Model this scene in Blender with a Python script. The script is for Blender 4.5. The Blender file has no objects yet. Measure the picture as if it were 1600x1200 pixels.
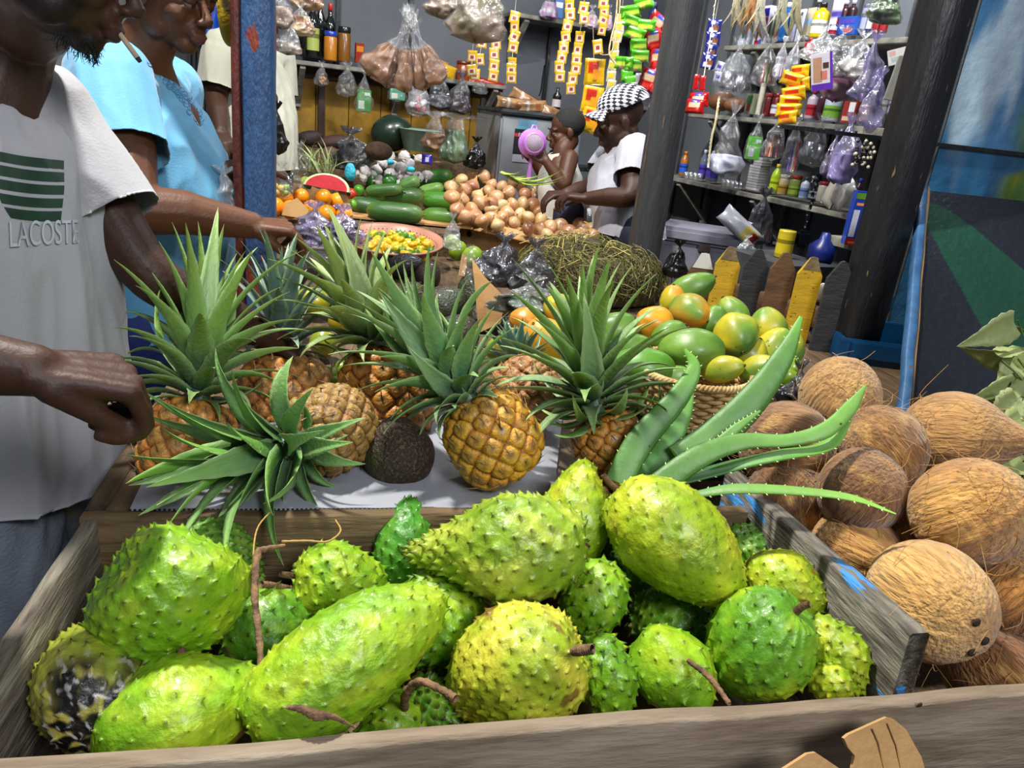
import bpy, bmesh, math, random
import numpy as np
from mathutils import Vector, Matrix
from mathutils.bvhtree import BVHTree
SC = bpy.context.scene
COL = SC.collection
# ---------------------------------------------------------------- camera
FPX = 1155.0
YAW = math.radians(13.4); TILT = math.radians(20.3); ROLL = math.radians(6.4)
CAM = np.array([0.0, 0.0, 1.45])
cf = np.array([math.sin(YAW)*math.cos(TILT), math.cos(YAW)*math.cos(TILT), -math.sin(TILT)])
_r0 = np.array([math.cos(YAW), -math.sin(YAW), 0.0]); _u0 = np.cross(_r0, cf)
cr = _r0*math.cos(ROLL)+_u0*math.sin(ROLL); cu = _u0*math.cos(ROLL)-_r0*math.sin(ROLL)
cd = bpy.data.cameras.new('camera'); cam = bpy.data.objects.new('camera', cd); COL.objects.link(cam)
cd.sensor_width = 36; cd.lens = 36*FPX/1600; cd.clip_start = 0.02; cd.clip_end = 100
cam.matrix_world = Matrix([[cr[i], cu[i], -cf[i], CAM[i]] for i in range(3)]+[[0, 0, 0, 1]])
SC.camera = cam
# ---------------------------------------------------------------- world, lights, exposure
SC.view_settings.view_transform = 'Standard'; SC.view_settings.look = 'None'
SC.view_settings.gamma = 1; SC.view_settings.use_curve_mapping = False
SC.view_settings.exposure = 0.0
w = bpy.data.worlds.new('world'); SC.world = w; w.use_nodes = True
w.node_tree.nodes['Background'].inputs[0].default_value = (0.55, 0.62, 0.75, 1)
w.node_tree.nodes['Background'].inputs[1].default_value = 0.25
def lamp(name, loc, target, size, power, color=(1, 1, 1)):
    l = bpy.data.lights.new(name, 'AREA'); l.shape = 'DISK'; l.size = size; l.energy = power; l.color = color
    o = bpy.data.objects.new(name, l); COL.objects.link(o); o.location = loc
    o.rotation_euler = (Vector(target)-Vector(loc)).to_track_quat('-Z', 'Y').to_euler()
    return o
lamp('stall_lamp', (-0.55, 1.75, 3.65), (0.35, 1.05, 0.85), 0.20, 165, (1.0, 0.97, 0.90))
lamp('front_fill_light', (0.9, -1.3, 3.0), (0.3, 1.6, 0.9), 0.9, 72, (0.93, 0.95, 1.0))  # unseen soft fill added behind the camera to lighten front faces
lamp('shop_tube_light', (0.75, 2.95, 2.75), (0.85, 3.5, 1.1), 0.45, 32, (0.97, 0.98, 1.0))
lamp('shelf_tube_light', (1.75, 2.5, 2.7), (1.9, 3.2, 1.3), 0.4, 21, (0.92, 0.95, 1.0))
# ---------------------------------------------------------------- placing
def ray(x, y): return cf+cr*(x-800)/FPX-cu*(y-600)/FPX
def PD(x, y, d): return CAM+ray(x, y)*d
def PZ(x, y, z): r = ray(x, y); return CAM+r*(z-CAM[2])/r[2]
def PY(x, y, Y): r = ray(x, y); return CAM+r*(Y-CAM[1])/r[1]
def PP(x, y, p0, n):
    r = ray(x, y); return CAM+r*(np.dot(np.array(p0)-CAM, n)/np.dot(r, n))
def depth(p): return float(np.dot(np.asarray(p)-CAM, cf))
def nrm(v): v = np.asarray(v, float); return v/(np.linalg.norm(v)+1e-12)
def vdir(p, ang, tilt=0.0):
    """direction seen at p as pointing at `ang` degrees in the view (0 right, 90 up), leaning `tilt` degrees to the viewer"""
    fr = nrm(np.asarray(p)-CAM); r = nrm(cr-fr*np.dot(cr, fr)); u = np.cross(r, fr)
    a = math.radians(ang); t = math.radians(tilt)
    return nrm(math.cos(t)*(math.cos(a)*r+math.sin(a)*u)-math.sin(t)*fr)
def frame(z, xhint=(0.3, -1, 0.2)):
    z = nrm(z); x = np.asarray(xhint, float); x = x-z*np.dot(x, z)
    if np.linalg.norm(x) < 1e-4: x = np.cross(z, (0, 1, 0.1))
    x = nrm(x); y = np.cross(z, x); return np.stack([x, y, z], 1)
def rotz(a): c, s = math.cos(a), math.sin(a); return np.array([[c, -s, 0], [s, c, 0], [0, 0, 1.0]])
def rotx(a): c, s = math.cos(a), math.sin(a); return np.array([[1.0, 0, 0], [0, c, -s], [0, s, c]])
def roty(a): c, s = math.cos(a), math.sin(a); return np.array([[c, 0, s], [0, 1.0, 0], [-s, 0, c]])
def lin(h):
    if not isinstance(h, str): return np.array(h[:3], float)
    h = h.lstrip('#'); c = np.array([int(h[i:i+2], 16)/255 for i in (0, 2, 4)])
    return np.where(c <= 0.04045, c/12.92, ((c+0.055)/1.055)**2.4)
class Noise:
    def __init__(s, seed, k=10, n=14):
        r = np.random.RandomState(seed); d = r.normal(size=(n, 3)); d /= np.linalg.norm(d, axis=1)[:, None]
        s.k = d*(k*r.uniform(0.5, 1.6, n))[:, None]; s.p = r.uniform(0, 6.28, n); s.n = n
    def __call__(s, P): return np.sin(np.asarray(P)@s.k.T+s.p).sum(-1)/math.sqrt(s.n/2)*0.5
def mix(a, b, t):
    a = np.asarray(a, float); b = np.asarray(b, float); t = np.clip(np.asarray(t, float), 0, 1)
    return a*(1-t[..., None])+b*t[..., None]
def sst(a, b, x): t = np.clip((x-a)/(b-a), 0, 1); return t*t*(3-2*t)
# ---------------------------------------------------------------- materials
MATS = {}
def M(name, c=None, c2=None, ns=20.0, rough=0.5, bump=0.0, bs=60.0, st=(1, 1, 1), metal=0.0, coat=0.0, spec=0.5,
      sss=0.0, thr=(0.35, 0.65), bkind='noise', detail=4.0, amt=1.0, c3=None, ns3=6.0, thr3=(0.55, 0.62), sheen=0.0):
    """procedural material; c=None takes the base colour from the mesh colour attribute"""
    if name in MATS: return MATS[name]
    m = bpy.data.materials.new(name); m.use_nodes = True; nt = m.node_tree; N = nt.nodes; Lk = nt.links
    b = N['Principled BSDF']; b.inputs['Roughness'].default_value = rough; b.inputs['Metallic'].default_value = metal
    b.inputs['Specular IOR Level'].default_value = spec
    b.inputs['Coat Weight'].default_value = coat; b.inputs['Coat Roughness'].default_value = 0.12
    b.inputs['Sheen Weight'].default_value = sheen
    if sss: b.inputs['Subsurface Weight'].default_value = sss; b.inputs['Subsurface Radius'].default_value = (0.012, 0.006, 0.003)
    tc = N.new('ShaderNodeTexCoord'); mp = N.new('ShaderNodeMapping'); mp.inputs['Scale'].default_value = st
    Lk.new(tc.outputs['Object'], mp.inputs['Vector'])
    def noise(scale, det=detail):
        t = N.new('ShaderNodeTexNoise'); t.inputs['Scale'].default_value = scale; t.inputs['Detail'].default_value = det
        Lk.new(mp.outputs[0], t.inputs['Vector']); return t
    if c is None:
        a = N.new('ShaderNodeAttribute'); a.attribute_name = 'Col'; out = a.outputs['Color']
    else:
        a = N.new('ShaderNodeRGB'); a.outputs[0].default_value = (*lin(c), 1); out = a.outputs[0]
    def over(out, col, scale, th, am=1.0):
        t = noise(scale); r = N.new('ShaderNodeMapRange'); r.inputs[1].default_value = th[0]; r.inputs[2].default_value = th[1]
        r.inputs[4].default_value = am; Lk.new(t.outputs['Fac'], r.inputs[0])
        mx = N.new('ShaderNodeMix'); mx.data_type = 'RGBA'; Lk.new(r.outputs[0], mx.inputs[0]); Lk.new(out, mx.inputs[6])
        if isinstance(col, float):
            h = N.new('ShaderNodeHueSaturation'); h.inputs['Value'].default_value = col; Lk.new(out, h.inputs['Color']); Lk.new(h.outputs[0], mx.inputs[7])
        else: mx.inputs[7].default_value = (*lin(col), 1)
        return mx.outputs[2]
    if c2 is not None: out = over(out, c2, ns, thr, amt)
    if c3 is not None: out = over(out, c3, ns3, thr3)
    Lk.new(out, b.inputs['Base Color'])
    if bump:
        if bkind == 'voronoi':
            t = N.new('ShaderNodeTexVoronoi'); t.inputs['Scale'].default_value = bs; Lk.new(mp.outputs[0], t.inputs['Vector']); h = t.outputs['Distance']
        else: h = noise(bs, 5).outputs['Fac']
        bp = N.new('ShaderNodeBump'); bp.inputs['Strength'].default_value = bump; bp.inputs['Distance'].default_value = 0.01
        Lk.new(h, bp.inputs['Height']); Lk.new(bp.outputs[0], b.inputs['Normal'])
    MATS[name] = m; return m
def film(name, tint='#ffffff', body=0.06, gloss=0.22, milk=(0.8, 0.82, 0.86), bs=25.0):
    """thin clear plastic film with crinkle highlights"""
    if name in MATS: return MATS[name]
    m = bpy.data.materials.new(name); m.use_nodes = True; nt = m.node_tree; N = nt.nodes; Lk = nt.links
    N.remove(N['Principled BSDF']); o = N['Material Output']
    tr = N.new('ShaderNodeBsdfTransparent'); tr.inputs[0].default_value = (*lin(tint), 1)
    gl = N.new('ShaderNodeBsdfGlossy'); gl.inputs['Roughness'].default_value = 0.14
    df = N.new('ShaderNodeBsdfDiffuse'); df.inputs[0].default_value = (*milk, 1)
    tc = N.new('ShaderNodeTexCoord'); t = N.new('ShaderNodeTexNoise'); t.inputs['Scale'].default_value = bs; t.inputs['Detail'].default_value = 3
    Lk.new(tc.outputs['Object'], t.inputs['Vector']); bp = N.new('ShaderNodeBump'); bp.inputs['Strength'].default_value = 0.9; bp.inputs['Distance'].default_value = 0.02
    Lk.new(t.outputs['Fac'], bp.inputs['Height']); Lk.new(bp.outputs[0], gl.inputs['Normal'])
    m1 = N.new('ShaderNodeMixShader'); m1.inputs[0].default_value = body; Lk.new(tr.outputs[0], m1.inputs[1]); Lk.new(df.outputs[0], m1.inputs[2])
    m2 = N.new('ShaderNodeMixShader'); lw = N.new('ShaderNodeLayerWeight'); lw.inputs[0].default_value = 0.35; Lk.new(bp.outputs[0], lw.inputs['Normal'])
    ma = N.new('ShaderNodeMath'); ma.operation = 'MULTIPLY_ADD'; ma.inputs[1].default_value = 0.36; ma.inputs[2].default_value = gloss*0.5
    Lk.new(lw.outputs['Facing'], ma.inputs[0]); Lk.new(ma.outputs[0], m2.inputs[0])
    Lk.new(m1.outputs[0], m2.inputs[1]); Lk.new(gl.outputs[0], m2.inputs[2]); Lk.new(m2.outputs[0], o.inputs['Surface'])
    MATS[name] = m; return m
VM = lambda: M('painted_matte', rough=0.75, bump=0.15, bs=80, c2=0.8, ns=30, amt=0.5)
VG = lambda: M('printed_gloss', rough=0.3, coat=0.3, c2=0.85, ns=60, amt=0.4, bump=0.08, bs=40)
# ---------------------------------------------------------------- objects
def link(o, parent=None):
    COL.objects.link(o)
    if parent is not None: o.parent = parent
    return o
def tags(o, label=None, cat=None, group=None, kind=None):
    if label: o['label'] = label
    if cat: o['category'] = cat
    if group: o['group'] = group
    if kind: o['kind'] = kind
    return o
def thing(name, label, cat, loc=(0, 0, 0), rot=None, group=None):
    o = bpy.data.objects.new(name, None); o.empty_display_size = 0.03; COL.objects.link(o)
    R = np.eye(3) if rot is None else rot
    o.matrix_world = Matrix([[R[i][0], R[i][1], R[i][2], loc[i]] for i in range(3)]+[[0, 0, 0, 1]])
    return tags(o, label, cat, group)
def mesh(name, geos, mat, smooth=True):
    if isinstance(geos, tuple): geos = [geos]
    me = bpy.data.meshes.new(name); V = []; LI = []; LT = []; C = []; off = 0; anyc = any(len(g) > 2 and g[2] is not None for g in geos)
    for g in geos:
        v = np.asarray(g[0], float).reshape(-1, 3); V.append(v)
        if isinstance(g[1], np.ndarray): LI.append((g[1]+off).ravel()); LT.append(np.full(len(g[1]), g[1].shape[1]))
        else:
            LI.append(np.concatenate([np.asarray(f)+off for f in g[1]])); LT.append(np.array([len(f) for f in g[1]]))
        if anyc:
            c = g[2] if len(g) > 2 and g[2] is not None else (0.5, 0.5, 0.5)
            c = np.asarray(lin(c) if isinstance(c, str) else c, float)
            C.append(np.broadcast_to(c.reshape(-1, 3) if c.size > 3 else c.reshape(1, 3), v.shape))
        off += len(v)
    V = np.concatenate(V); LI = np.concatenate(LI).astype(np.int32); LT = np.concatenate(LT).astype(np.int32)
    me.vertices.add(len(V)); me.vertices.foreach_set('co', V.ravel().astype(np.float32))
    me.loops.add(len(LI)); me.loops.foreach_set('vertex_index', LI)
    me.polygons.add(len(LT)); st = np.concatenate([[0], np.cumsum(LT)[:-1]]).astype(np.int32)
    me.polygons.foreach_set('loop_start', st)
    try: me.polygons.foreach_set('loop_total', LT)
    except Exception: pass
    me.polygons.foreach_set('use_smooth', np.concatenate([np.full(len(g[1]), smooth and not isinstance(g[1], Flat), bool) for g in geos]))
    if anyc:
        at = me.color_attributes.new('Col', 'FLOAT_COLOR', 'POINT'); c = np.concatenate(C)
        at.data.foreach_set('color', np.concatenate([c, np.ones((len(c), 1))], 1).ravel().astype(np.float32))
    me.update(calc_edges=True); me.validate()
    me.materials.append(mat); return me
def part(T, name, geos, mat, smooth=True, label=None, world=False):
    """one mesh object; world=True means the vertices are given in world space and are brought into T's space"""
    if isinstance(geos, tuple): geos = [geos]
    if world and T is not None:
        Mi = np.linalg.inv(np.array(chain(T)))
        geos = [(np.asarray(g[0], float).reshape(-1, 3)@Mi[:3, :3].T+Mi[:3, 3], *g[1:]) for g in geos]
    o = bpy.data.objects.new(name, mesh(name, geos, mat, smooth)); link(o, T)
    if label: o['label'] = label
    return o
def chain(o):
    m = o.matrix_basis.copy()
    while o.parent is not None: o = o.parent; m = o.matrix_basis @ m
    return m
def solo(name, label, cat, geos, mat, loc=None, rot=None, group=None, smooth=True, kind=None):
    """a thing that is one mesh; geometry local to loc/rot"""
    o = bpy.data.objects.new(name, mesh(name, geos, mat, smooth)); COL.objects.link(o)
    R = np.eye(3) if rot is None else rot; loc = (0, 0, 0) if loc is None else loc
    o.matrix_world = Matrix([[R[i][0], R[i][1], R[i][2], loc[i]] for i in range(3)]+[[0, 0, 0, 1]])
    return tags(o, label, cat, group, kind)
def setloc(o, loc, rot=None, s=1.0):
    R = (np.eye(3) if rot is None else rot)*s
    o.matrix_basis = Matrix([[R[i][0], R[i][1], R[i][2], loc[i]] for i in range(3)]+[[0, 0, 0, 1]])
def dup(o, loc, rot=None, label=None, s=1.0, parent=None):
    c = o.copy(); COL.objects.link(c)
    if parent is not None: c.parent = parent
    else: setloc(c, loc, rot, s)
    if label: c['label'] = label
    for ch in list(o.children): dup(ch, None, parent=c)
    return c
# ---------------------------------------------------------------- geometry
class Flat(list): pass
def gridF(nu, nv, wu=False, wv=False):
    i = np.arange(nu if wu else nu-1); j = np.arange(nv if wv else nv-1); I, J = np.meshgrid(i, j, indexing='ij')
    a = I*nv+J; b = ((I+1) % nu)*nv+J; c = ((I+1) % nu)*nv+(J+1) % nv; d = I*nv+(J+1) % nv
    return np.stack([a, b, c, d], -1).reshape(-1, 4)
def surf(P, wu=False, wv=False, col=None): return (P.reshape(-1, 3), gridF(P.shape[0], P.shape[1], wu, wv), col)
def lathe(prof, n=24, col=None, cap=True):
    """prof list of (r, z), bottom to top"""
    pr = np.array(prof, float); 
    if cap: pr = np.vstack([[1e-5, pr[0, 1]], pr, [1e-5, pr[-1, 1]]])
    a = np.arange(n)*2*math.pi/n
    P = np.stack([pr[:, 0][:, None]*np.cos(a), pr[:, 0][:, None]*np.sin(a), np.repeat(pr[:, 1][:, None], n, 1)], -1)
    c = None
    if col is not None and not isinstance(col, str) and np.ndim(col) == 2:
        cc = np.asarray(col); cc = np.vstack([cc[:1], cc, cc[-1:]]) if cap else cc; c = np.repeat(cc[:, None, :], n, 1).reshape(-1, 3)
    else: c = col
    v, f, _ = surf(P, wv=True); return (v, f[:, ::-1], c)
def box(c, s, R=None, bev=0.0, col=None):
    bm = bmesh.new(); bmesh.ops.create_cube(bm, size=1.0)
    for v in bm.verts: v.co = Vector((v.co[0]*s[0], v.co[1]*s[1], v.co[2]*s[2]))
    if bev: bmesh.ops.bevel(bm, geom=list(bm.edges), offset=min(bev, min(s)*0.4), segments=2, affect='EDGES')
    bm.verts.index_update(); V = np.array([v.co[:] for v in bm.verts]); F = Flat([v.index for v in f.verts] for f in bm.faces); bm.free()
    if R is not None: V = V@np.asarray(R).T
    return (V+np.asarray(c, float), F, col)
def plank(p0, p1, wdt, thk, up=(0, 0, 1), seed=0, col=None, rough=0.0015, nl=24):
    """a sawn board from p0 to p1 with slightly uneven faces; wdt across (perpendicular to up), thk along up"""
    p0 = np.asarray(p0, float); p1 = np.asarray(p1, float); L = np.linalg.norm(p1-p0); z = nrm(p1-p0)
    y = np.asarray(up, float); y = nrm(y-z*np.dot(y, z)); x = np.cross(y, z)
    e = min(wdt, thk)*0.12; cs = []
    a, b = wdt/2, thk/2
    for sx, sy in ((1, 1), (-1, 1), (-1, -1), (1, -1)):
        pts = [(sx*a, sy*(b-e)), (sx*(a-e), sy*b)] if sx*sy > 0 else [(sx*(a-e), sy*b), (sx*a, sy*(b-e))]
        cs += pts
    cs = np.array(cs); t = np.linspace(0, L, nl); nz = Noise(seed+77, 28); P = []
    for k, q in enumerate(t):
        s = 1-(e/max(a, b)*0.6 if k in (0, nl-1) else 0)
        P.append(p0+z*q+x*(cs[:, 0]*s)[:, None]+y*(cs[:, 1]*s)[:, None])
    P = np.array(P); P = P+(nz(P*np.array([1, 1, 1])+seed))[..., None]*rough*(x+y)
    v, f, _ = surf(P, wv=True); n = len(cs)
    F = [list(q) for q in f]+[list(range(n))[::-1], [len(v)-n+i for i in range(n)]]
    return (v, F, col)
def tube(pts, r, n=8, col=None, closed=False, cap=True, flat=1.0):
    pts = np.asarray(pts, float); m = len(pts); r = np.broadcast_to(np.asarray(r, float), (m,))
    T = np.gradient(pts, axis=0); T /= np.linalg.norm(T, axis=1)[:, None]+1e-12
    x = np.cross(T[0], (0.13, 0.2, 0.97)); 
    if np.linalg.norm(x) < 0.05: x = np.cross(T[0], (1, 0, 0))
    x = nrm(x); a = np.arange(n)*2*math.pi/n; P = []
    for i in range(m):
        x = nrm(x-T[i]*np.dot(x, T[i])); y = np.cross(T[i], x)
        P.append(pts[i]+r[i]*(np.cos(a)[:, None]*x+flat*np.sin(a)[:, None]*y))
    P = np.array(P); v, f, _ = surf(P, wv=True); f = f[:, ::-1]
    if col is not None and not isinstance(col, str) and np.ndim(col) == 2: col = np.repeat(np.asarray(col)[:, None, :], n, 1).reshape(-1, 3)
    if cap:
        F = [list(q) for q in f]+[list(range(n)), [len(v)-n+i for i in range(n)][::-1]]
        return (v, F, col)
    return (v, f, col)
def spline(ctrl, n=24):
    c = np.asarray(ctrl, float); m = len(c); c = np.vstack([2*c[0]-c[1], c, 2*c[-1]-c[-2]]); out = []
    for t in np.linspace(0, m-1-1e-9, n):
        i = int(t); u = t-i; p0, p1, p2, p3 = c[i:i+4]
        out.append(0.5*((2*p1)+(-p0+p2)*u+(2*p0-5*p1+4*p2-p3)*u*u+(-p0+3*p1-3*p2+p3)*u**3))
    return np.array(out)
def ell(c, r, R=None, nu=14, nv=20, col=None):
    u = np.linspace(0, math.pi, nu); v = np.arange(nv)*2*math.pi/nv
    P = np.stack([np.sin(u)[:, None]*np.cos(v)*r[0], np.sin(u)[:, None]*np.sin(v)*r[1], np.repeat(np.cos(u)[:, None], nv, 1)*r[2]], -1)
    if R is not None: P = P@np.asarray(R).T
    return surf(P+np.asarray(c, float), wv=True, col=col)
def cap_chain(pts, rad, n=14, flat=1.0):
    """tapered limb with round ends"""
    pts = np.asarray(pts, float); g = [tube(spline(pts, 4*len(pts)), np.interp(np.linspace(0, len(pts)-1, 4*len(pts)), range(len(pts)), rad), n, flat=flat)]
    for p, r in zip(pts, rad): g.append(ell(p, (r, r, r)))
    return g
def fuse(geos, voxel=0.006, smooth=6, fac=0.5):
    """melts overlapping shapes into one continuous skin; returns (V, F)"""
    me = mesh('tmp', geos, M('tmp_m', '#808080')); o = bpy.data.objects.new('tmp', me); COL.objects.link(o)
    r = o.modifiers.new('r', 'REMESH'); r.mode = 'VOXEL'; r.voxel_size = voxel; r.adaptivity = 0
    s = o.modifiers.new('s', 'SMOOTH'); s.factor = fac; s.iterations = smooth
    dg = bpy.context.evaluated_depsgraph_get(); ev = o.evaluated_get(dg); m2 = ev.to_mesh()
    V = np.empty(len(m2.vertices)*3, np.float32); m2.vertices.foreach_get('co', V)
    F = np.empty(len(m2.loops), np.int32); m2.loops.foreach_get('vertex_index', F); nf = len(m2.polygons)
    F = F.reshape(nf, -1) if nf*4 == len(F) else [list(p.vertices) for p in m2.polygons]
    ev.to_mesh_clear(); bpy.data.objects.remove(o); bpy.data.meshes.remove(me)
    return V.reshape(-1, 3).astype(float), F
def vnormals(V, F):
    F = np.asarray(F); n = np.cross(V[F[:, 2]]-V[F[:, 0]], V[F[:, 3]]-V[F[:, 1]]); N = np.zeros_like(V)
    for k in range(4): np.add.at(N, F[:, k], n)
    return N/(np.linalg.norm(N, axis=1)[:, None]+1e-12)
def decal(bvh, poly_rows, view, up, origin, off=0.0015, col=None):
    """lays a flat grid (rows of 2-D points) onto a surface, looking along `view`"""
    view = nrm(view); up = nrm(np.asarray(up)-view*np.dot(up, view)); rt = np.cross(view, up); P = []
    for row in poly_rows:
        q = []
        for (a, b) in row:
            p = np.asarray(origin)+rt*a+up*b-view*0.6
            h, nn, _, _ = bvh.ray_cast(Vector(p), Vector(view), 2.0)
            q.append(np.array(h)-view*off if h is not None else np.asarray(origin)+rt*a+up*b)
        P.append(q)
    return np.array(P)
def text_geo(s, size, ext=0.0):
    cu_ = bpy.data.curves.new('t', 'FONT'); cu_.body = s; cu_.size = size; cu_.extrude = ext; cu_.align_x = 'CENTER'; cu_.align_y = 'CENTER'
    o = bpy.data.objects.new('t', cu_); COL.objects.link(o); dg = bpy.context.evaluated_depsgraph_get(); ev = o.evaluated_get(dg); m = ev.to_mesh()
    V = np.array([v.co[:] for v in m.vertices]); F = [list(p.vertices) for p in m.polygons]; ev.to_mesh_clear()
    bpy.data.objects.remove(o); bpy.data.curves.remove(cu_); return V, F
# ---------------------------------------------------------------- ground and the produce stand
WOOD = M('weathered_wood', '#857460', c2='#655542', ns=7, st=(1.2, 7, 7), rough=0.8, bump=0.4, bs=22, thr=(0.4, 0.7), c3='#948672', ns3=5, thr3=(0.5, 0.75))
WOODV = M('weathered_wood_side', '#6e6355', c2='#3f3830', ns=9, st=(9, 1.2, 9), rough=0.85, bump=0.6, bs=24, thr=(0.38, 0.66), c3='#8f8878', ns3=5, thr3=(0.5, 0.7))
BLUEWOOD = M('blue_flaked_wood', '#7e786b', c2='#4a443c', ns=10, st=(9, 1.5, 8), rough=0.8, bump=0.6, bs=24, thr=(0.38, 0.64), c3='#3f86c8', ns3=4.5, thr3=(0.615, 0.63))
BACKSHADE = M('shade_brown_board', '#6e5838', c2='#46341e', ns=8, st=(1, 8, 8), rough=0.75, bump=0.4, bs=20, thr=(0.35, 0.7))  # back board only: its deep shade is put into this darker brown
DECK = M('deck_wood', '#644e34', c2='#3c2c1a', ns=8, st=(8, 1.0, 8), rough=0.75, bump=0.4, bs=20, thr=(0.35, 0.7))
tags(solo('floor', None, None, box((1, 3, -0.05), (9, 10, 0.1)), M('concrete_floor', '#5a5650', c2='#3a3733', ns=3, rough=0.9, bump=0.3, bs=15)), kind='structure')
st_ = thing('produce_stand', 'weathered grey wooden produce stand holding the soursops, pineapples and coconuts', 'stand', (0.2, 0.8, 0))
part(st_, 'front_board', plank((-0.37, 0.572, 0.758), (1.75, 0.572, 0.758), 0.021, 0.186, seed=1, nl=60, rough=0.0018), WOOD, world=True)
part(st_, 'left_board', plank((-0.352, 0.585, 0.752), (-0.350, 1.005, 0.752), 0.020, 0.196, seed=2, rough=0.003, nl=40), WOODV, world=True)
part(st_, 'back_board', plank((-0.362, 1.006, 0.758), (0.675, 1.006, 0.758), 0.022, 0.188, seed=3, nl=50), BACKSHADE, world=True)
bd = plank((0.695, 0.612, 0.775), (0.695, 1.09, 0.745), 0.030, 0.26, seed=4, nl=40, rough=0.003)
part(st_, 'divider_board', bd, BLUEWOOD, world=True, label='grey divider board with flaking blue paint')
part(st_, 'crate_floor', box((0.17, 0.79, 0.655), (1.02, 0.40, 0.02)), DECK, world=True)
part(st_, 'coconut_bay_floor', box((1.23, 1.01, 0.665), (1.02, 0.84, 0.02)), DECK, world=True)
part(st_, 'deck', box((0.135, 1.60, 0.835), (0.955, 1.15, 0.022)), DECK, world=True)
part(st_, 'rear_deck', box((1.12, 1.81, 0.835), (1.0, 0.74, 0.022)), DECK, world=True)
part(st_, 'side_rail', plank((-0.352, 1.02, 0.832), (-0.342, 2.15, 0.832), 0.03, 0.04, seed=6, nl=30), DECK, world=True)
for x, y in ((-0.31, 0.63), (0.72, 0.55), (1.6, 0.62), (-0.31, 2.1), (1.55, 2.1)):
    part(st_, 'leg', box((x, y+0.03, 0.33), (0.06, 0.06, 0.655), bev=0.004), DECK, world=True)
for p in ((1437, 1101),):
    q = PY(*p, 0.5595); part(st_, 'nail', lathe([(0.0035, 0), (0.003, 0.001)], 10), M('rusty_iron', '#4a3324', rough=0.7, metal=0.4), world=False).matrix_local = Matrix.Translation(Vector(q-np.array([0.2, 0.8, 0]))) @ Matrix.Rotation(math.pi/2, 4, 'X')
# white corrugated sheet the pineapples stand on
cs = [PZ(200, 800, 0.853), PZ(870, 806, 0.853), PZ(880, 640, 0.853), PZ(262, 668, 0.853)]
cs[1][1] = 1.012; cs[0][1] = 1.018
nu, nv = 60, 40; u = np.linspace(0, 1, nu)[:, None, None]; v = np.linspace(0, 1, nv)[None, :, None]
Pt = (cs[0]*(1-u)+cs[1]*u)*(1-v)+(cs[3]*(1-u)+cs[2]*u)*v
Pt[..., 2] += 0.0004*np.sin(np.arange(nu)[:, None]*1.1)
Pb = Pt.copy(); Pb[..., 2] -= 0.0042
top = surf(Pt); bot = surf(Pb[::-1])
edge = surf(np.stack([Pt[:, 0], Pb[:, 0]], 1)[::-1]); e2 = surf(np.stack([Pt[0], Pb[0]], 1)); e3 = surf(np.stack([Pt[-1], Pb[-1]], 1)[::-1])
sh = thing('corrugated_sheet', 'dirty white corrugated sheet lying under the pineapples', 'sheet', (0.2, 1.15, 0.849))
part(sh, 'sheet', [top, bot, edge, e2, e3], M('white_sheet', '#8e9099', c2='#777672', ns=8, rough=0.6, thr=(0.5, 0.72), bump=0.12, bs=40, c3='#6f675a', ns3=30, thr3=(0.68, 0.72)), world=True)
g = []
for k in range(95):
    t = 0.0+k/95; p = cs[0]*(1-t)+cs[1]*t; g.append(box((p[0], p[1]-0.0006, p[2]-0.0021), (0.0032, 0.0012, 0.0026)))
part(sh, 'flute_openings', g, M('flute_dark', '#15130f', rough=0.9), world=True)
# torn cardboard at the bottom right, in front of the board
CARD = M('cardboard', '#b58c58', c2='#9a7244', ns=7, rough=0.85, bump=0.15, bs=70, thr=(0.4, 0.7))
def sheet_poly(pts, thick, n):
    pts = np.asarray(pts); n = nrm(n)*thick; m = len(pts); V = np.vstack([pts, pts+n])
    F = [list(range(m))[::-1], [m+i for i in range(m)]]+[[i, (i+1) % m, m+(i+1) % m, m+i] for i in range(m)]
    return (V, F)
def px_poly(pp, p0, nn): return [PP(a, b, p0, nn) for a, b in pp]
nn = np.array([0.15, -1.0, 0.55]); p0 = PY(1370, 1190, 0.50)
f1 = px_poly([(1319, 1154), (1326, 1148), (1386, 1121), (1397, 1124), (1416, 1140), (1440, 1183), (1462, 1260), (1325, 1260), (1333, 1198), (1336, 1181), (1325, 1168)], p0, nn)
f2 = px_poly([(1225, 1202), (1262, 1178), (1275, 1176), (1290, 1186), (1312, 1201), (1325, 1240), (1205, 1260), (1190, 1225)], p0+np.array([0, 0.004, 0]), nn)
cb = thing('cardboard_flap', 'torn brown cardboard flaps sticking up in front of the front board', 'cardboard', tuple(PP(1370, 1240, p0, nn)))
part(cb, 'flap', sheet_poly(f1, 0.004, -nn), CARD, smooth=False, world=True)
part(cb, 'flap', sheet_poly(f2, 0.004, -nn), CARD, smooth=False, world=True)
part(cb, 'crease', [tube(px_poly([(1362, 1138), (1372, 1160), (1382, 1200)], p0+nrm(nn)*0.0012, nn), 0.0009, 6), tube(px_poly([(1386, 1130), (1400, 1165), (1408, 1200)], p0+nrm(nn)*0.0012, nn), 0.0007, 6)], M('card_crease', '#8a6539', rough=0.9), world=True)
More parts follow.
